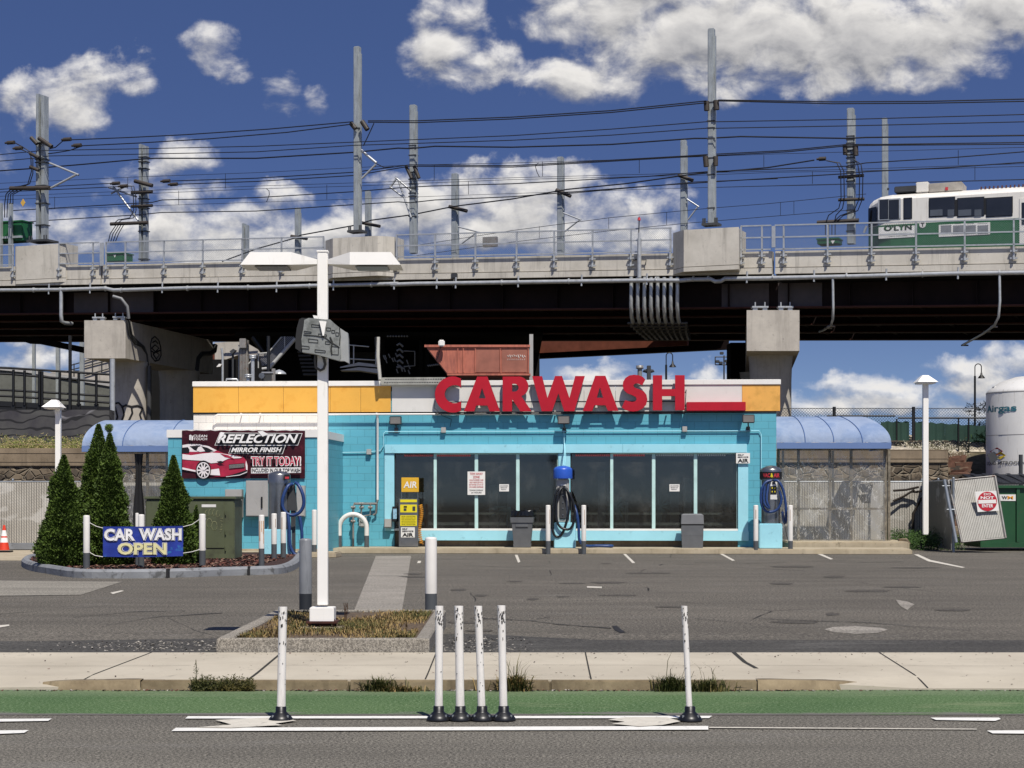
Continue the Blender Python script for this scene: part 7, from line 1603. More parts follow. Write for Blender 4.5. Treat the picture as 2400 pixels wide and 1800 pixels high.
mast(311, 312, 565, 16, -9, 'double-web mast with crossarms and transformer leads, second from the left', False, True, [([(235, 405), (295, 425)], .05), ([(240, 418), (270, 403)], .045), ([(245, 403), (300, 478)], .05)], (340, 350, 365, 430, 450, 500, 560),
     [(395, -20, -4, 18, 6, .10), (415, -27, 1, 18, -1, .08), (445, -27, 1, 18, -1, .08), (481, -72, 3, 8, 0, .09)])
mast(772, 101, 503, 13.5, nb, 'tallest square mast standing on the middle plinth', True, False, [([(781, 325), (813, 352)], .06), ([(782, 385), (812, 355)], .045)], (278,), [(268, -14, -2, -4, 10, .10), (268, 10, -6, 22, 12, .11)])
mast(893, 227, 548, 14, -9, 'weathered mast with many straps right of the middle plinth', False, False, [([(854, 383), (888, 412)], .05), ([(843, 405), (858, 383)], .045), ([(842, 403), (870, 425)], .045), ([(860, 388), (888, 470)], .05)], (315, 320, 336, 373, 388, 398, 408, 418, 425, 468), [(365, -16, -6, -4, 20, .08), (365, 2, -6, 12, 20, .09)])
mast(1537, 62, 488, 14, nb, 'tallest square mast standing on the right plinth', True, False, None, (222, 262, 277, 300, 342, 378, 450), [(225, -11, -6, -10, 14, .11), (225, 10, -8, 11, 12, .12), (348, -13, -10, -11, 12, .11), (348, 9, -10, 9, 10, .10)])
mast(1838, 234, 528, 15, -9, 'weathered strapped mast with wiring loops just left of the train', False, False, None, (295, 302, 310, 318, 327, 335, 342, 352, 362, 372, 392, 455, 500), [(320, -13, -8, -12, 14, .10), (320, 10, -8, 11, 16, .12), (381, -27, 2, 28, -2, .07), (431, -27, 1, 29, -1, .07), (480, -73, 1, 17, -4, .09)])
fb = -22
for x, y0, y1, w_, l, cr in ((531, 483, 560, 12, 'short mast stub just left of the lamp head, furthest left of the rear row', []), (643.5, 449, 545, 11, 'rear mast above the left lamp head', [(513, -15, -3, 20, 3, .09)]), (795, 413, 505, 11, 'rear mast peeping beside the middle plinth mast', [(483, -14, -2, 26, 6, .09)]),
      (983, 375, 552, 13, 'rear mast right of the middle plinth, third from the rusty container up', [(450, -13, -4, 26, 6, .10)]), (1211, 339, 550, 12.5, 'rear mast with a cantilever arm in the middle of the sky gap', [(414, -10, -4, 22, 10, .10)]), (1477, 303, 500, 12.5, 'rear mast just left of the tall right plinth mast', [(382, -12, -4, 20, 8, .10)]), (1911, 255, 440, 11, 'rear mast rising behind the front of the train', [])):
    arms = {983: [([(990, 490), (1036, 502)], .045), ([(995, 528), (1030, 502)], .04)], 1211: [([(1217, 460), (1255, 475)], .045), ([(1220, 500), (1252, 475)], .04)], 1477: [([(1484, 430), (1510, 447)], .045), ([(1486, 475), (1507, 447)], .04)]}.get(x)
    mast(x, y0, y1 + 90, w_, fb, l, False, x == 531, arms, (), cr)
# ---- overhead wires
M_wire = pm('wire_black', '14151a', .5)
def wire(pts, off, r, label, group='overhead wires'):
    f = []; pts = list(pts)
    if pts[-1][0] >= 2200: (xa, ya), (xb, yb) = pts[-2:]; pts.append((xb + 420, yb + (yb - ya) / (xb - xa) * 420))
    if pts[0][0] <= -50: (xa, ya), (xb, yb) = pts[:2]; pts.insert(0, (xa - 420, ya - (yb - ya) / (xb - xa) * 420))
    for (x, y), (x2, y2) in zip(pts[:-1], pts[1:]):
        n = max(1, int(abs(x2 - x) / 60))
        for k in range(n): f.append((x + (x2 - x) * k / n, y + (y2 - y) * k / n))
    f.append(pts[-1]); mb = MB(); mb.tube([VF.M @ vh(x, y, off) for x, y in f], r * .82, 5); return tag(mb.build('overhead_wire', M_wire), label, 'wire', group)
near, far, rear = .1, -8.6, -21.5
W = [([(155, 302), (280, 297), (400, 291), (580, 279), (762, 263)], near, .03, 'topmost wire from the left mast to the middle mast'),
 ([(175, 315), (300, 309), (450, 300), (620, 286), (762, 268)], near, .03, 'second wire down from the left mast to the middle mast'),
 ([(795, 261), (900, 261), (1106, 253), (1320, 239), (1526, 218)], near, .03, 'topmost wire between the middle and right plinth masts'),
 ([(795, 264), (900, 265), (1106, 257), (1320, 243), (1526, 222)], near, .03, 'second wire between the middle and right plinth masts'),
 ([(1551, 216), (1800, 220), (2000, 219), (2260, 213)], near, .03, 'topmost wire right of the right plinth mast'), ([(1551, 218), (1800, 224), (2000, 223), (2260, 218)], near, .03, 'second wire right of the right plinth mast'),
 ([(-60, 340), (0, 334), (84, 326), (105, 325), (320, 321), (553, 316), (766, 307), (1106, 293), (1320, 279), (1526, 263), (1551, 263), (1830, 258), (2260, 246)], near, .024, 'long single wire crossing the whole sky third from top'),
 ([(-60, 356), (0, 348), (84, 341), (105, 337), (553, 328), (766, 314), (1106, 303), (1320, 292), (1526, 277), (1551, 277), (1830, 272), (2260, 262)], near, .024, 'long single wire crossing the whole sky fourth from top'),
 ([(-60, 376), (0, 369), (84, 363), (180, 355), (290, 345), (335, 342), (553, 342), (766, 329), (860, 320), (886, 321), (940, 316), (1106, 318), (1320, 312), (1500, 299), (1526, 299), (1600, 295), (1830, 299), (1870, 297), (2260, 292)], far, .042, 'thick sagging messenger cable crossing the whole sky fifth from top'),
 ([(-60, 402), (0, 396), (300, 382), (553, 373), (870, 357), (1106, 352), (1400, 343), (1659, 333), (2260, 317)], far, .014, 'very thin wire crossing the sky just above the twin cables'),
 ([(370, 391), (553, 385), (766, 372), (886, 356), (1106, 358), (1480, 337), (1526, 334)], far, .03, 'upper twin cable between the second mast and the right mast'),
 ([(385, 398), (553, 392), (766, 379), (886, 359), (1106, 361), (1480, 339), (1526, 336)], far, .03, 'lower twin cable between the second mast and the right mast'),
 ([(1526, 334), (1700, 325), (1830, 312), (1900, 312), (2260, 307)], far, .03, 'upper twin cable right of the right plinth mast'), ([(1526, 337), (1700, 328), (1830, 315), (1900, 314), (2260, 311)], far, .03, 'lower twin cable right of the right plinth mast'),
 ([(-60, 413), (0, 409), (240, 396)], far, .026, 'upper short wire between the frame edge and the second mast'), ([(-60, 418), (0, 415), (260, 403)], far, .026, 'lower short wire between the frame edge and the second mast'),
 ([(-60, 430), (0, 424), (553, 402), (766, 395), (1106, 384), (1526, 373), (1830, 366), (2260, 352)], far, .014, 'thin wire below the twin cables in mid sky'),
 ([(-60, 438), (0, 432), (553, 408), (766, 402), (1106, 388), (1526, 378), (1680, 372), (1830, 370), (2260, 358)], far, .014, 'thin contact wire just under the thin mid-sky wire'),
 ([(25, 455), (330, 437), (350, 432), (553, 427), (766, 414), (860, 406), (930, 402), (1106, 397), (1400, 381), (1526, 371), (1830, 359), (1870, 352), (2050, 341), (2260, 324)], far, .03, 'rippled feeder wire crossing the sky at the level of the crossarms'),
 ([(100, 452), (553, 437), (766, 430), (1106, 418), (1526, 405), (1830, 397), (2260, 386)], far, .012, 'faint thin wire under the rippled feeder'),
 ([(50, 480), (105, 476), (300, 464), (350, 459), (553, 456), (766, 442), (860, 436), (886, 438), (940, 432), (1106, 425), (1400, 402), (1526, 394), (1570, 391), (1830, 375), (1870, 371), (2050, 362), (2260, 347)], far, .03, 'lowest rippled feeder wire across the clouds'),
 ([(480, 565), (553, 538), (635, 515), (650, 508), (765, 487), (803, 475.6), (890, 464), (975, 447), (995, 444), (1106, 430), (1203, 413), (1226, 409), (1350, 397), (1471, 380), (1491, 377), (1659, 362), (1759, 346)], rear, .045, 'thick cable rising from lower left to the strapped mast'),
 ([(1203, 420), (1240, 417), (1471, 396), (1500, 393), (1680, 386)], rear, .026, 'wire just under the thick rising cable on its right half'),
 ([(900, 530), (1106, 498), (1320, 470), (1531, 450), (1659, 440), (1871, 419)], rear, .018, 'upper trolley wire above the railing'), ([(900, 552), (1106, 523), (1313, 499), (1486, 482), (1659, 468), (1834, 454)], rear, .018, 'lower trolley wire above the railing'),
 ([(1540, 405), (1659, 402), (1900, 397), (2260, 387)], far, .014, 'thin wire running just above the train roof')]
for a_ in W: wire(*a_)
hg_ = MB()
for x, ya, yb, o in ((1165, 489, 515, rear), (1315, 470, 497, rear), (1440, 459, 486, rear), (1686, 437, 465, rear), (1715, 435, 462, rear), (1755, 370, 397, far), (1650, 335, 361, far), (1381, 346, 374, far), (1172, 349, 381, far), (938, 357, 390, far), (706, 399, 431, far), (1012, 392, 420, far), (487, 376, 407, far), (118, 425, 451, far), (276, 383, 408, far), (386, 412, 442, far), (2070, 324, 356, far), (2106, 360, 389, far)):
    hg_.tube([VF.M @ vh(x, ya, o), VF.M @ vh(x, yb, o)], .012, 4)
tag(hg_.build('wire_droppers', M_wire), 'short vertical droppers linking pairs of thin overhead wires', 'droppers', kind='stuff')
def loopw(L_, off, r, label): return wire(L_, off, r, label, 'cable loops at the masts')
for k in range(4): loopw([(25 + k * 10, 406), (13 + k * 5, 420), (10 + k * 6, 440), (10 + k * 5, 470 if k < 2 else 440)], near, .03, ['outermost', 'second', 'third', 'innermost'][k] + ' drooping cable from the left mast arm down to the green box')
loopw([(30, 307), (50, 318), (66, 328), (68, 370), (60, 398), (45, 402), (30, 404)], near, .03, 'long cable running down left of the left mast'); loopw([(40, 320), (62, 330), (71, 345), (71, 375), (64, 397), (50, 403)], near, .03, 'second cable running down left of the left mast')
loopw([(155, 302), (135, 305), (120, 318), (105, 322)], near, .03, 'short jumper cable right of the left mast top'); loopw([(178, 315), (150, 325), (120, 330), (104, 332)], near, .03, 'lower jumper cable right of the left mast')
for k in range(4): loopw([(250 + k * 6, 487 - k), (238 + k * 6, 505), (234 + k * 5, 523)], far, .028, ['outermost', 'second', 'third', 'innermost'][k] + ' drooping lead from the second mast arm to the green transformer')
for k in range(2): loopw([(260 + k * 5, 400 + k * 3), (283 + k * 6, 402), (288 + k * 5, 420), (289 + k * 5, 455), (280 + k * 8, 471), (255 + k * 8, 475), (247 + k * 8, 482)], far, .028, ['outer', 'inner'][k] + ' cable loop down the left of the second mast')
for k in range(2): loopw([(1785, 347), (1808 + k * 6, 352), (1816 + k * 7, 370), (1817 + k * 7, 430), (1812 + k * 8, 450), (1790 + k * 16, 465), (1785 + k * 18, 478)], far, .028, ['outer', 'inner'][k] + ' cable loop down the left of the strapped mast')
for k in range(2): loopw([(1845, 345), (1853 + k * 7, 355), (1857 + k * 7, 380), (1856 + k * 7, 430), (1845 + k * 8, 455), (1815 + k * 6, 466), (1802 + k * 6, 478)], far, .028, ['inner', 'outer'][k] + ' cable loop down the right of the strapped mast')
for k in range(4): loopw([(1783 + k * 7, 482), (1783 + k * 7, 512)], far, .026, ['leftmost', 'second', 'third', 'rightmost'][k] + ' vertical lead above the small green box left of the train')
loopw([(785, 315), (797, 290), (808, 266)], near, .028, 'jumper cable beside the middle plinth mast'); loopw([(814, 354), (830, 362), (850, 360)], near, .026, 'curved lead off the middle mast cantilever')
loopw([(575, 407), (581, 412), (582, 420), (576, 436)], far, .022, 'small hooked jumper left of the middle mast'); loopw([(1163, 352), (1156, 358), (1160, 372), (1165, 382)], far, .022, 'small hooked jumper in the middle of the sky')
for x, y, o, l in ((23, 308, near, 'dark tension insulator at the far left, upper'), (40, 320, near, 'dark tension insulator at the far left, lower'), (145, 301, near, 'dark tension insulator right of the left mast, upper'), (167, 314, near, 'dark tension insulator right of the left mast, lower'), (250, 396, far, 'tension insulator left of the second mast, upper'), (267, 402, far, 'tension insulator left of the second mast, lower'), (359, 391, far, 'tension insulator right of the second mast, upper'), (375, 398, far, 'tension insulator right of the second mast, lower'), (1776, 343, rear + 12, 'big dark tension insulator left of the strapped mast')):
    mb = MB(); mb.tube([VF.M @ vh(x - 12, y + 1, o), VF.M @ vh(x - 6, y + .5, o)], .05, 6); mb.tube([VF.M @ vh(x - 7, y + .5, o), VF.M @ vh(x + 8, y - .5, o)], .09, 8); tag(mb.build('tension_insulator', M_ins), l, 'insulator', 'tension insulators')
# green boxes on the deck
def gbox(x0, x1, y0, y1, off, label, mark=None, legs=False):
    a, b = vh(x0, y1, off), vh(x1, y0, off); t = thing('green_box', label, 'equipment box', (a.x, -off, a.z), M=VM); m = pm('box_green', '1c5a34', .5, ns=2, na=.12)
    mb = MB(); mb.bbox(a.x, b.x, -off, -off + .8, a.z, b.z, .03); mb.build('housing', m, t)
    mb = MB(); mb.box(a.x - .03, b.x + .03, -off - .04, -off + .84, b.z + .002, b.z + .06); mb.build('lid', m, t)
    if mark: p = vh(*mark, off); mb = MB(); mb.prism([(p.x - .09, p.z + .07), (p.x + .09, p.z + .07), (p.x, p.z - .08)], -off - .008, -off - .003); mb.build('triangle_mark', M_lab, t)
    if legs:
        for x in (2, 24): q_ = vh(x, 460, off + .1); mb = MB(); mb.box(q_.x - .08, q_.x + .08, -off - .2, -off - .05, vz(q_.x, -.3), vh(x, 440, off).z); mb.build('frame_post', M_mast, t)
        mb = MB(); q_ = vh(0, 512, off); mb.box(q_.x - .5, b.x, -off - .1, -off + .8, q_.z - .1, q_.z); mb.build('shelf', M_mast, t)
    return t
gbox(-30, 48, 478, 524, -.8, 'big green equipment box on a frame at the far left of the viaduct', None, True)
gbox(229, 268, 548, 566, -8.4, 'green transformer box with white triangle left of the second mast', (248, 553)); gbox(1765, 1811, 516, 528, -8.4, 'small green box with white triangle left of the train', (1799, 523))
mb = MB(); p = vh(50, 438, .2); mb.prism([(p.x, p.z + .18), (p.x + .13, p.z), (p.x, p.z - .18), (p.x - .13, p.z)], -.22, -.2); tag(mb.build('diamond_sign', pm('sign_tan', 'c9a24c', .5), None, VM), 'small tan diamond sign left of the left mast', 'sign')
# ================================================================ train
TO = -4.2
def th(x, y, off=TO): return vh(x, y, off)
tr = thing('tram', 'white and green light-rail train entering from the right on the viaduct', 'train', tuple(th(2040, 535)), M=VM)
M_tw = pm('train_white', 'dcd8cf', .4, ns=1.5, na=.05, dirt='a89f90', ds=2, dt=(.55, .75), da=.5, streak=True); M_tg = pm('train_green', '1f5a33', .4, ns=2, na=.12); M_tglass = pm('train_glass', '25272b', .12, na=.2, ns=1.5); M_tframe = pm('train_frame', '1a1a1a', .5)
ua, ub = th(1897, 500).x, th(2700, 500).x; ufr = th(1872, 500).x; W_ = 2.6
def tz_(x, y): return th(x, y).z - SL * 0
zr = th(2000, 420).z; zg = th(1990, 482).z; zb_ = vz(ua, -.1) - .4
def side(x0, x1, y0, y1, th_, m, nm, r=.02, base=0, off=TO):
    a = th(x0, y1, -(-off) + base); b = th(x1, y0, -(-off) + base); mb = MB(); mb.bbox(a.x, b.x, -off - base - th_, -off - base, a.z, b.z, r); return mb.build(nm, m, tr)
# body shell: extruded roof profile with tapered nose
prof = [(0, zb_), (0, zr - .12), (.12, zr), (.5, zr + .14), (1.3, zr + .2), (2.1, zr + .14), (2.48, zr), (W_, zr - .12), (W_, zb_)]
def ring(u, f, zd): return [(u, -TO + (W_ / 2 + (y - W_ / 2) * f), (z if z < zr - .2 else z - zd)) for y, z in prof]
R0 = [ring(ufr, .62, .28), ring(ufr + .15, .72, .16), ring(ua, .93, .06), ring(ua + .5, 1, 0), ring(ub, 1, 0)]
mb = MB(); vs = [v for r_ in R0 for v in r_]; k = len(prof)
mb.add(vs, [(i*k+j, (i+1)*k+j, (i+1)*k+j+1, i*k+j+1) for i in range(4) for j in range(k - 1)]); mb.add(R0[0], [tuple(range(k))]); mb.build('body_shell', M_tw, tr)
mb = MB(); g0 = [(u, -TO + W_ / 2 + (-W_ / 2 - .012) * f) for u, f in ((ufr - .02, .62), (ufr + .13, .72), (ua, .93), (ua + .5, 1), (ub, 1))]
vs = [(u, y, z) for u, y in g0 for z in (zb_, zg + SL * (u - ua) * 0)]; mb.add(vs, [(2*i, 2*i+2, 2*i+3, 2*i+1) for i in range(4)]); mb.add([(ufr - .02, -TO + W_ * .19, zb_), (ufr - .02, -TO + W_ * .81, zb_), (ufr - .02, -TO + W_ * .81, zg), (ufr - .02, -TO + W_ * .19, zg)], [(0, 1, 2, 3)]); mb.build('green_skirt', M_tg, tr)
mb = MB(); mb.add([(ufr - .015, -TO + W_ * .20, zg + .05), (ufr + .02, -TO + W_ * .02 + .3, zg + .05), (ufr + .10, -TO + .3, zr - .45), (ufr - .01, -TO + W_ * .22, zr - .4)], [(0, 1, 2, 3)])
vs = []; 
for u, f in ((ufr - .02, .63), (ufr + .13, .73), (ua - .08, .91)): y = -TO + W_ / 2 + (-W_ / 2 - .02) * f; vs += [(u, y, zg + .02), (u, y, zr - .35)]
mb.add(vs, [(0, 2, 3, 1), (2, 4, 5, 3)]); mb.add([(ufr - .03, -TO + W_ * .19, zg), (ufr - .03, -TO + W_ * .81, zg), (ufr - .03, -TO + W_ * .81, zr - .4), (ufr - .03, -TO + W_ * .19, zr - .4)], [(0, 1, 2, 3)]); mb.build('windscreen', M_tglass, tr)
def win(x0, x1, y0, y1):
    f = side(x0 - 1.5, x1 + 1.5, y0 - 1.5, y1 + 1.5, .02, M_tframe, 'window', .008); a = th(x0, y1, TO + .021); b = th(x1, y0, TO + .021); mb = MB(); mb.bbox(a.x, b.x, -TO - .035, -TO - .022, a.z, b.z, .004); mb.build('pane', M_tglass, f); return f
f = side(1897, 1946, 428, 476, .018, M_zinc, 'window_frame', .02); win(1901, 1918, 432, 473); win(1921, 1941, 432, 473)
win(1953, 1969, 428, 472)
side(2006, 2188, 424, 470, .012, M_tframe, 'window_band', .004)
for a_, b_ in ((2008, 2062), (2069, 2125), (2131, 2186)): win(a_, b_, 426, 468)
for a_, b_ in ((2009, 2036), (2047, 2061), (2070, 2098), (2105, 2120)): side(a_, b_, 452, 467, .004, pm('seat_grey', '50555c', .3, na=.1), 'seat_back', .001, .0355)
# door
side(2202, 2240, 426, 528, .03, M_tw, 'door', .01); side(2207, 2240, 436, 486, .045, M_tglass, 'door_window', .005)
# adverts, emblem
side(1898, 1976, 487, 516, .02, M_lab, 'advert', .002, .015)
def ttx(s, x0, y0, x1, y1, m, **k): a = th(x0, y1, TO + .038); b = th(x1, y0, TO + .038); text_mesh(s, a.x, b.x, a.z, b.z, -TO - .038, m, parent=tr, **k)
M_advg = pm('advert_green', '2e7d3e', .5)
ttx("O'LYN", 1909, 484.2, 1969.6, 499.8, M_ink, bold=.045); ttx("O'LYN", 1911, 485.3, 1968.4, 498.7, M_advg, bold=.022); ttx('CONTRACTORS', 1913, 502.5, 1967, 505, M_advg); ttx('(781) 559-4775', 1920, 508, 1960, 512, M_ink)
side(2028, 2139, 480, 512, .02, M_lab, 'advert', .002, .015)
for k in range(4): side(2032 + k * 26.5, 2055 + k * 26.5, 486, 506, .003, pm('advert_photo', '6f7276', .6, ns=3, na=.5, dirt='2c2d30', ds=3), 'advert_picture', .001, .036)
ttx('HOUSES', 2034, 481.5, 2052, 483.8, M_ink); ttx('ROOFS', 2064, 481.5, 2076, 483.8, M_ink); ttx('SIDING', 2088, 481.5, 2104, 483.8, M_ink); ttx('WINDOWS', 2112, 481.5, 2133, 483.8, M_ink)
c = th(1993, 485, TO + .03); mb = MB(); n = 24; mb.cone((c.x, -TO - .04, c.z), (c.x, -TO - .012, c.z), .13, .13, 24); mb.build('emblem', M_lab, tr)
mb = MB(); mb.box(c.x - .07, c.x + .07, -TO - .045, -TO - .041, c.z + .03, c.z + .065); mb.box(c.x - .02, c.x + .02, -TO - .045, -TO - .041, c.z - .09, c.z + .029); mb.build('emblem_letter', M_ink, tr)
# roof gear
side(1943, 1990, 410, 426, 1.2, M_dgrey, 'roof_equipment', .03, -1.6); side(1989, 2016, 402, 426, 1.2, M_tw, 'roof_equipment', .03, -1.6); side(2016, 2088, 402, 426, 1.2, pm('roof_gear', 'a29b90', .6, ns=3, na=.2), 'roof_equipment', .03, -1.6); side(2042, 2048, 404, 411, .02, M_rink, 'roof_mark', .002, -.38)
mb = MB()
a = th(2120, 412, TO - 1.5); b = th(2420, 399, TO - 1.5)
mb.bbox(a.x, b.x, -TO + .5, -TO + 1.8, a.z - .35, b.z, .03); mb.build('resistor_case', M_tw, tr)
mb = MB(); u = a.x + .1
while u < b.x: mb.box(u, u + .06, -TO + .49, -TO + .499, a.z, b.z - .05); u += .16
mb.build('resistor_slots', M_rustd, tr)
mb = MB(); mb.tube([th(1918, 411, TO - 1), th(1919, 406, TO - 1)], .04, 6); mb.build('horn', M_dgrey, tr)
# lower wipers mirror
mb = MB(); mb.tube([th(1872, 488, TO), th(1866, 503, TO)], .05, 6); mb.build('mirror', M_zinc, tr)
# ================================================================ station behind and under the viaduct
stn = thing('station_backdrop', 'dark station backdrop standing in for the shade under the viaduct', 'building', (P(800, 0, 98).x, 98, 3))
M_dark = pm('station_shade_dark', '1c1c1c', .9, spec=.1)  # near black: the darkness under the viaduct is put into this colour
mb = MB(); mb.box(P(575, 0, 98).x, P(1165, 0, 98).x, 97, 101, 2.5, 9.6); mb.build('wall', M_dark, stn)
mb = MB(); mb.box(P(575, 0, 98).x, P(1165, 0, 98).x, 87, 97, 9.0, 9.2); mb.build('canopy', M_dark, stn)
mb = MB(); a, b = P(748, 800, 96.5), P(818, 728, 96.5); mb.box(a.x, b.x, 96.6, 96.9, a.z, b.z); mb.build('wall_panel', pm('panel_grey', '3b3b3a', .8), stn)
sta = thing('stairway', 'steel station stairway with glazed railing climbing right under the viaduct', 'stairs', tuple(P(580, 800, 81.5)))
Ys = 81.5
def sq(x, y, Y=Ys): return tuple(P(x, y, Y))
M_stl = pm('stair_grey', 'a5a5a2', .5); M_rail = pm('stair_rail', 'b0b0ac', .45)
mb = MB(); mb.tube([sq(582, 795), sq(638, 731)], .09, 6); mb.tube([sq(566, 797), sq(582, 795)], .07, 6); mb.build('stringer', M_stl, sta)
mb = MB(); mb.tube([sq(578, 764), sq(608, 728)], .03, 5); mb.tube([sq(556, 764), sq(580, 762)], .03, 5); mb.tube([sq(516, 808), sq(556, 766)], .03, 5)
for x, y0, y1 in ((558, 764, 795), (581, 762, 792), (615, 727, 752), (535, 786, 812), (516, 745, 822)): mb.tube([sq(x, y0), sq(x, y1)], .03, 5)
mb.build('railing', M_rail, sta)
mb = MB(); p = [P(x, y, Ys + .1) for x, y in ((582, 762), (608, 727), (636, 727), (586, 788), (566, 790), (558, 764))]; mb.add(p, [(0, 1, 2, 3, 4, 5)]); mb.build('glazed_panel', chainlink('stair_mesh', '77777a', .06, .35), sta)
mb = MB()
for k in range(7): a, b = P(645 + k * 2, 760 + k * 8, 82.5), P(670 + k * 3, 763 + k * 8, 82.5); mb.box(a.x, b.x, 82, 82.5, b.z - .02, a.z)
mb.build('tread', pm('tread_dark', '2d2d2c', .8), sta)
wk = thing('walkway', 'grey station walkway with slatted railing right of the sign box', 'walkway', tuple(P(790, 803, 81)))
mb = MB(); mb.prism([(P(735, 800, 81).x, P(0, 800, 81).z), (P(775, 791, 81).x, P(0, 793, 81).z), (P(820, 797, 81).x, P(0, 797, 81).z), (P(822, 806, 81).x, P(0, 807, 81).z), (P(775, 800, 81).x, P(0, 800, 81).z)], 81, 82); mb.prism([(P(735, 0, 81).x, P(0, 793, 81).z), (P(775, 0, 81).x, P(0, 783, 81).z), (P(823, 0, 81).x, P(0, 789, 81).z), (P(823, 0, 81).x, P(0, 794, 81).z), (P(775, 0, 81).x, P(0, 790, 81).z), (P(735, 0, 81).x, P(0, 795, 81).z)], 80.9, 80.98); mb.build('deck', M_stl, wk)
mb = MB()
for x in (754, 764, 812): mb.tube([sq(x, 746, 80.8), sq(x, 787, 80.8)], .03, 5)
mb.tube([sq(752, 745, 80.8), sq(797, 749, 80.8)], .03, 5); mb.tube([sq(752, 775, 80.8), sq(812, 778, 80.8)], .03, 5); mb.build('railing', M_rail, wk)
wk2 = thing('lit_stair_flight', 'sunlit zigzag stair treads and drawn light streaks in the dark left of the rusty container', 'stairs', tuple(P(862, 812, 80)))
mb = MB()
for k in range(5): y = 742 + k * 12; mb.tube([sq(857, y + 4, 80), sq(863, y, 80), sq(871, y + 7, 80)], .05, 4)
for k in range(14): x = random.uniform(826, 890); y = random.uniform(762, 800); mb.tube([sq(x, y, 80), sq(x + 3.5, y + 9, 80)], .028, 4)  # slanting strokes modelled as streaks of light, not treads
for k in range(8): mb.tube([sq(836 + k * 6, 725.5, 80), sq(839 + k * 6, 727, 80)], .04, 4)
for k in range(7): mb.tube([sq(924 + k * 4, 791 - k * .5, 80), sq(926 + k * 4, 789 - k * .5, 80)], .05, 4)
mb.tube([sq(872, 758, 80), sq(896, 759, 80), sq(896, 790, 80), sq(872, 792, 80)], .03, 4); mb.build('treads', pm('tread_and_streak', '6b6b68', .7), wk2)
for x, w_, l in ((1057/1, 8, ''),): pass
for x, l in ((822, 'dark steel column right of the grey station walkway'), (905, 'left one of two close dark columns beside the rusty container'), (918, 'dark column touching the slanted end of the rusty container')): pc = MB(); a, b = P(x, 0, 89), P(x + 8, 0, 89); pc.box(a.x, b.x, 89, 89.4, 2.9, 9.2); tag(pc.build('steel_column', M_dark), l, 'column')
dlt = thing('white_mast_pole', 'slender pale lamp post with small cowl in front of the station ramp', 'post', tuple(P(481, 830, 80)))
mb = MB(); mb.tube([sq(479, 752, 80), sq(481, 770, 80), sq(481, 830, 80)], .05, 8); mb.build('pole', M_zinc, dlt); mb = MB(); mb.prism([(P(468, 0, 80).x, P(0, 793, 80).z), (P(474, 0, 80).x, P(0, 786, 80).z), (P(480, 0, 80).x, P(0, 787, 80).z), (P(476, 0, 80).x, P(0, 792, 80).z)], 79.9, 80.1); mb.build('lamp', M_cop, dlt)
for k, (x, y0) in enumerate(((546, 767), (536, 808))):
    v_ = thing('bollard_vent', ['tall', 'short'][k] + ' ringed metal vent stack on the roof edge left of the lamp pole', 'vent', tuple(P(x, 824, 56))); z = P(0, y0, 56).z; cx_ = P(x, 0, 56).x
    mb = MB(); mb.cone((cx_, 56, 4.3), (cx_, 56, z - .1), .055, .055, 10); mb.lathe((cx_, 56, z - .12), [(.07, 0), (.11, .02), (.11, .045), (.08, .05), (.11, .07), (.11, .1), (.05, .12)], 14); mb.build('stack', M_zinc, v_)
rmp = thing('station_ramp', 'pale concrete ramp slab behind the left pier', 'ramp', tuple(P(510, 770, 112)))
mb = MB(); a = [P(464, 740, 112), P(520, 737, 112), P(575, 742, 112), P(575, 770, 112), P(520, 765, 112), P(464, 785, 112)]; mb.prism([(v.x, v.z) for v in a], 112, 114); mb.build('slab', M_parD, rmp)
mb = MB(); mb.box(P(296, 0, 111).x, P(580, 0, 111).x, 110, 111, 3, P(0, 779, 111).z); mb.build('dark_backdrop', M_dark, rmp)  # added dark block, closes the sky gap between the pier columns
mb = MB(); a, b = P(517, 752, 81), P(531, 731, 81); mb.bbox(a.x, b.x, 81, 81.5, a.z, b.z, .02)
for k in range(4): mb.tube([sq(519 + k * 3.2, 752, 81.2), sq(519 + k * 3.2, 824, 81.2)], .035, 6)
mb.tube([sq(532, 735, 81.5), sq(532, 824, 81.5)], .12, 4); tag(mb.build('utility_riser', M_rust), 'grey box on a bundled riser left of the stairway', 'riser')
# ---- left background: graffiti wall, railings, noise wall
gwl = thing('graffiti_wall', 'dark graffiti-covered retaining wall at the far left behind the weeds', 'wall', (P(100, 0, 74).x, 74, 3))
def grafmat():
    m, t, b = base_mat('graffiti_wall_paint'); v = coord(t)
    o = mixc(t, rng(t, noise(t, v, .7, 4), .4, .6), C3('4e4d4b'), C3('37353a'))
    wv_ = N(t, 'ShaderNodeTexWave', wave_type='RINGS'); wv_.inputs['Scale'].default_value = .9; wv_.inputs['Distortion'].default_value = 9; wv_.inputs['Detail'].default_value = 1.5; t.links.new(v, wv_.inputs[0])
    o = mixc(t, rng(t, wv_.outputs['Fac'], .86, .92), o, (.012, .012, .014)); wv2 = N(t, 'ShaderNodeTexWave', wave_type='RINGS'); wv2.inputs['Scale'].default_value = .7; wv2.inputs['Distortion'].default_value = 14; wv2.inputs['Phase Offset'].default_value = 3; t.links.new(v, wv2.inputs[0])
    s_ = rng(t, noise(t, v, .3, 2), .52, .56); ml = N(t, 'ShaderNodeMath', operation='MULTIPLY'); t.links.new(rng(t, wv2.outputs['Fac'], .85, .9), ml.inputs[0]); t.links.new(s_, ml.inputs[1]); o = mixc(t, ml.outputs[0], o, (.28, .27, .28))
    t.links.new(o, b.inputs['Base Color']); b.inputs['Roughness'].default_value = .9; return m
mb = MB(); mb.box(P(-60, 0, 74).x, P(236, 0, 74).x, 74, 75, 2.8, P(0, 885, 74).z); mb.build('face', grafmat(), gwl)
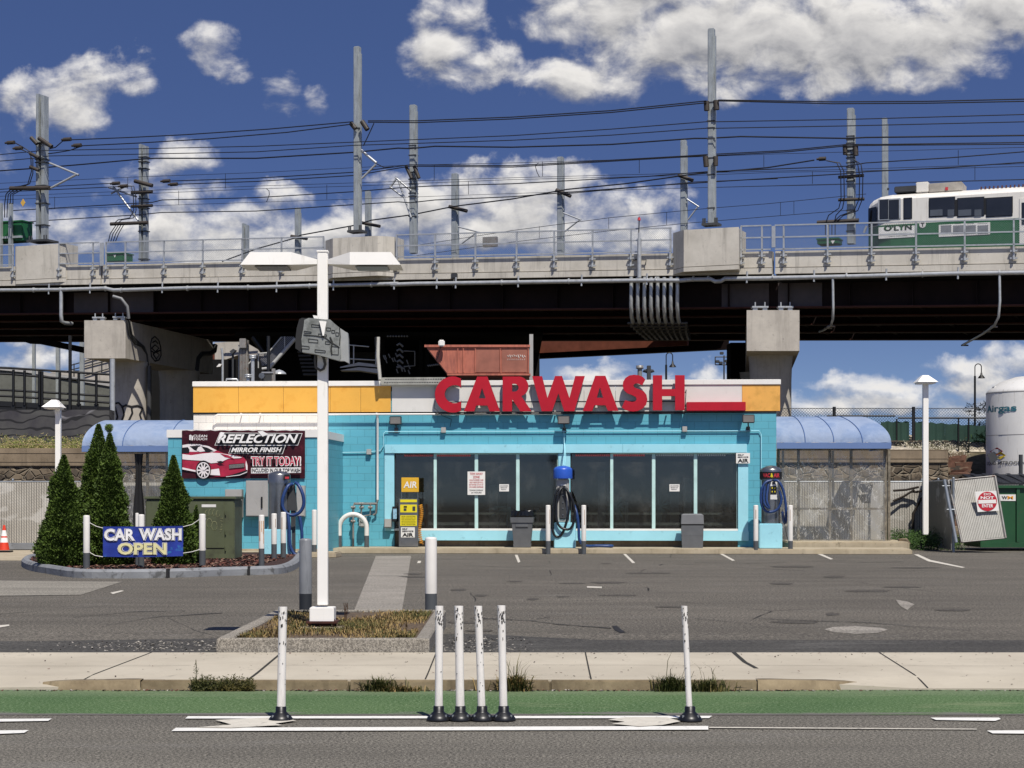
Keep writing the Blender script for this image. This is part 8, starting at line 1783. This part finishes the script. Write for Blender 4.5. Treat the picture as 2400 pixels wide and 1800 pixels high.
nwl = thing('noise_wall', 'grey panelled ramp wall sloping down to the right behind the black railing', 'wall', (P(100, 0, 118).x, 118, 3))
mb = MB(); x0, x1 = P(-80, 0, 118).x, P(245, 0, 118).x; mb.prism([(x0, 3), (x1, 3), (x1, P(0, 828, 118).z), (P(60, 0, 118).x, P(0, 797, 118).z), (x0, P(0, 785, 118).z)], 118, 118.6); mb.build('panels', pm('noise_panel', '62635b', .8, ns=1.2, na=.12, dirt='4f5048', ds=2, dt=(.5, .65)), nwl)
mb = MB(); mb.prism([(x0, P(0, 792, 118).z), (P(60, 0, 118).x, P(0, 805, 118).z), (x1, P(0, 836, 118).z), (x1, P(0, 828, 118).z), (P(60, 0, 118).x, P(0, 798, 118).z), (x0, P(0, 785, 118).z)], 117.9, 117.99); mb.build('coping', M_grey, nwl)
brl = thing('black_railing', 'black steel walkway railing running across the far left below the viaduct', 'railing', tuple(P(110, 885, 78)))
mb = MB()
for y0, y1 in ((795, 809), (808, 826), (843, 856), (856, 870)): mb.tube([sq(-60, y0 - 3, 78), sq(20, y0, 78), sq(236, y1, 78)], .05, 5)
mb.build('rail', M_black, brl)
mb = MB()
for y0, y1, h in ((867, 879, .24), (878, 890, .2)):
    a, b = P(-60, y0 - 4, 78), P(236, y1, 78); mb.add([(a.x, 78, a.z - h), (b.x, 78, b.z - h), (b.x, 78, b.z), (a.x, 78, a.z), (a.x, 78.2, a.z - h), (b.x, 78.2, b.z - h), (b.x, 78.2, b.z), (a.x, 78.2, a.z)], [(0, 1, 2, 3), (7, 6, 5, 4), (3, 2, 6, 7), (0, 4, 5, 1)])
mb.build('beam', M_black, brl)
for x in (29, 53, 85, 91, 129, 170, 208): mb = MB(); mb.tube([sq(x, 797 + x * .06, 77.9), sq(x, 875, 77.9)], .06, 5); mb.box(P(x - 4, 0, 78).x, P(x + 4, 0, 78).x, 77.9, 78.1, 2.9, P(0, 872, 78).z); mb.build('post', M_black, brl)
mb = MB(); a, b = P(149, 0, 77.5), P(154, 0, 77.5); mb.box(a.x, b.x, 77.4, 77.6, 2.9, P(0, 725, 77.5).z); tag(mb.build('black_column', M_black), 'thin black steel column left of the left pier cap', 'column')
mb = MB(); a, b = P(65, 800, 90), P(195, 828, 90)
mb.prism([(P(35, 0, 90).x, P(0, 732, 90).z), (P(82, 0, 90).x, P(0, 730, 90).z), (P(200, 0, 90).x, P(0, 754, 90).z), (P(200, 0, 90).x, P(0, 766, 90).z), (P(82, 0, 90).x, P(0, 742, 90).z), (P(60, 0, 90).x, P(0, 741, 90).z)], 89.5, 90.5); tag(mb.build('cable_gantry', M_soffit), 'dark inclined cable gantry in the sky gap below the viaduct at the left', 'gantry')
for x, y0, y1, w_, l in ((72, 738, 795, 6, 'thin pale mast far off in the left sky gap'), (124, 736, 790, 8, 'thicker weathered mast far off in the left sky gap'), (176, 735, 830, 9, 'pale mast beside the left pier cap in the gap')):
    k = 110 / FD; mb = MB(); p = P(x, y1 + 40, 110); mb.bbox(p.x - w_ * k / 2, p.x + w_ * k / 2, 110, 110.3, 3, P(0, y0, 110).z, .02); tag(mb.build('distant_mast', M_mast), l, 'mast', 'far masts in the left gap')
dvc = thing('distant_ramp', 'far pale concrete ramp with railing rising beside the left pier', 'bridge', tuple(P(200, 850, 125)))
mb = MB(); mb.prism([(P(x, 0, 125).x, P(0, y, 125).z) for x, y in ((176, 800), (183, 776), (215, 768), (245, 775), (245, 832), (150, 822), (100, 800))], 125, 128); mb.build('slab', M_parD, dvc)
mb = MB(); mb.tube([sq(150, 790, 124.9), sq(236, 765, 124.9)], .04, 4); mb.tube([sq(150, 800, 124.9), sq(236, 778, 124.9)], .04, 4); mb.tube([sq(180, 812, 124.9), sq(240, 795, 124.9)], .04, 4)
for x in (160, 180, 200, 220): mb.tube([sq(x, 788 - (x - 150) * .28, 124.9), sq(x, 815 - (x - 150) * .2, 124.9)], .04, 4)
mb.build('railing', M_dgrey, dvc)
for k, (x, w_) in enumerate(((243, .09),)): 
    mb = MB(); mb.tube([sq(x, 775, 76), sq(x, 912, 76)], w_ * 1.2, 8); tag(mb.build('standpipe', M_zinc), 'pale vertical standpipe in front of the left pier column', 'pipe')
# ---- right background fence
YFc = 67; fc = thing('screened_fence', 'tall chain-link fence with dark green windscreen fabric on the right', 'fence', (P(2000, 0, YFc).x, YFc, 3.1))
x0, x1 = P(1680, 0, YFc).x, P(2290, 0, YFc).x; zt_ = P(0, 882, YFc).z
mb = MB(); mb.add([(x0, YFc, 3.1), (x1, YFc, 3.1), (x1, YFc, zt_), (x0, YFc, zt_)], [(0, 1, 2, 3)]); mb.build('chain_mesh', chainlink('fence_black_mesh', '20211f', .075, .14), fc)
M_scr = pm('screen_green', '1d3a30', .85, ns=2, na=.15)
for a_, b_ in ((1902, 1963), (1974, 2040), (2040.5, 2134)):
    n = 24; vs = []
    for i in range(n + 1):
        x = P(a_ + (b_ - a_) * i / n, 0, YFc).x; yv = 911 + 10 * max(0, (a_ + (b_ - a_) * i / n - 1975) / 160) + 1.2 * math.sin(i * .8)
        for y in (yv, 951 + 4 * (i / n) + 1.5 * math.sin(i)): vs.append((x, YFc - .05 - .03 * math.sin(i * 1.1), P(0, y, YFc).z))
    mb = MB(); mb.add(vs, [(2*i, 2*i+1, 2*i+3, 2*i+2) for i in range(n)], 0, True); mb.build('screen_fabric', M_scr, fc)
for x in (1801, 1972, 2133): mb = MB(); p = P(x, 0, YFc).x; mb.cone((p, YFc - .1, 3.0), (p, YFc - .1, zt_ + .05), .06, .06, 8); mb.build('post', M_black, fc)
for x in (1936, 2069, 2091): mb = MB(); p = P(x, 0, YFc).x; mb.cone((p, YFc - .1, 3.0), (p, YFc - .1, P(0, 905, YFc).z), .03, .03, 6); mb.build('post', M_black, fc)
mb = MB(); 
for xa, xb, y in ((1786, 1934, 898.5), (1940, 2290, 903)): mb.cone(tuple(P(xa, y, YFc - .1)), tuple(P(xb, y, YFc - .1)), .03, .03, 6)
mb.cone((x0, YFc, zt_), (x1, YFc, zt_), .012); mb.build('rail', M_black, fc)
dt = thing('background_tree', 'dark leafy tree beyond the fence just left of the white tank', 'tree', tuple(P(2125, 960, 85)))
mb = MB(); p = P(2128, 925, 85); mb.cone((p.x + .2, 85, 3), (p.x + .2, 85, p.z + .3), .1, .04, 8); mb.build('trunk', M_bark, dt)
mb = MB()
for k in range(14): leafy(mb, (p.x + random.uniform(-.5, 1.1), 85 + random.uniform(-.5, .5), p.z + random.uniform(-.6, 1.0)), .4, .4, .3, 130, .07, 1)
mb.build('crown', leafmat('tree_dark', '1f3316', '33491f', '18260f'), dt)
sh_ = MB(); p = P(2136, 948, 65); 
for k in range(10): sh_.tube([(p.x, 65, 3), (p.x + random.uniform(-.1, .1), 65, p.z - .1), (p.x + random.uniform(-.6, .7), 65, p.z + random.uniform(-.1, .3))], .012, 4)
leafy(sh_, (p.x, 65, p.z + .05), .7, .4, .25, 500, .05, 1); tag(sh_.build('shrub', [M_bush]), 'spindly green shrub growing beside the black gooseneck lamp', 'shrub')


M_stain = asphalt('stained_asphalt', '4f4b44', '45413b', 70, .6, spk=.7)
# ================================================================ clutter on the roof left of the lamp pole and under the deck
def clutter(name, label, cat, pts, r, m, group=None): mb = MB(); mb.tube([tuple(P(*p)) for p in pts], r, 6); return tag(mb.build(name, m), label, cat, group)
clutter('black_mast', 'thin black upright mast standing in front of the stairway landing', 'mast', [(617 - 37, 726, 57), (617 - 37, 804, 57)], .05, M_black)
eq = thing('rooftop_machine', 'dark motor housings with a pale domed cover on the roof left of the lamp pole', 'equipment', tuple(P(578, 822, 57)))
mb = MB(); a, b = P(563, 822, 57), P(588, 803, 57); mb.bbox(a.x, b.x, 57, 57.5, a.z - .2, b.z, .03); mb.build('motor_box', M_dgrey, eq)
mb = MB(); a = P(566, 812, 56.8); mb.cone((a.x, 56.7, a.z), (a.x, 56.9, a.z), .09, .09, 12); a = P(576, 806, 56.8); mb.cone((a.x - .15, 56.8, a.z), (a.x + .2, 56.8, a.z), .05, .05, 8); mb.build('flange', M_steel, eq)
mb = MB(); a, b = P(587, 822, 57), P(594, 796, 57); mb.box(a.x, b.x, 57, 57.15, a.z - .2, b.z); mb.build('post', M_rust, eq)
mb = MB(); mb.lathe(tuple(P(603, 808, 57.3)), [(.22, 0), (.2, .04), (.12, .1), (.01, .14)], 18); mb.build('dome_cover', M_zinc, eq)
for k, (x0, y0, x1, y1) in enumerate(((485, 736, 508, 736), (488, 735, 560, 730))):
    clutter('ramp_rail', ('short', 'long')[k] + ' pale rail along the top of the far concrete ramp', 'rail', [(x0, y0, 111.5), (x1, y1, 111.5)], .05, M_zinc, 'rails on the far ramp')
clutter('diagonal_brace', 'black diagonal brace crossing in front of the far ramp', 'brace', [(546, 728, 83), (570, 762, 83)], .14, M_black)
clutter('roof_hoop', 'small pale bent pipe lying on the left end of the roof', 'pipe', [(489, 822, 56), (489, 819, 56), (511, 819, 56), (514, 823, 56)], .03, M_zinc)
# floodlight on a bracket before the ramp
fl = thing('flood_lamp', 'dark floodlight on a stalk in front of the far concrete ramp', 'lamp', tuple(P(503, 770, 80)))
mb = MB(); mb.prism([(P(497, 0, 80).x, P(0, 760, 80).z), (P(505, 0, 80).x, P(0, 754, 80).z), (P(511, 0, 80).x, P(0, 757, 80).z), (P(503, 0, 80).x, P(0, 765, 80).z)], 79.8, 80.2); mb.build('lamp_head', M_dgrey, fl)
mb = MB(); mb.tube([tuple(P(503, 762, 80)), tuple(P(503, 824, 80))], .05, 6); mb.build('stalk', M_dgrey, fl)

# dark tyre scuffs and oil stains in the stalls
random.seed(21)
for k in range(26):
    x = random.uniform(780, 2150); y = random.uniform(1206, 1290) if k % 3 else random.uniform(1290, 1370); w_ = random.uniform(14, 60); h_ = random.uniform(1.0, 2.6) * (y - 1071) / 150
    pts = [(x + w_ * math.cos(R(a)) * random.uniform(.7, 1.1), y + h_ * math.sin(R(a)) * random.uniform(.6, 1.1)) for a in range(0, 360, 30)]
    lotpoly('asphalt_stain', pts, M_stain, .0042 + k * .00004)
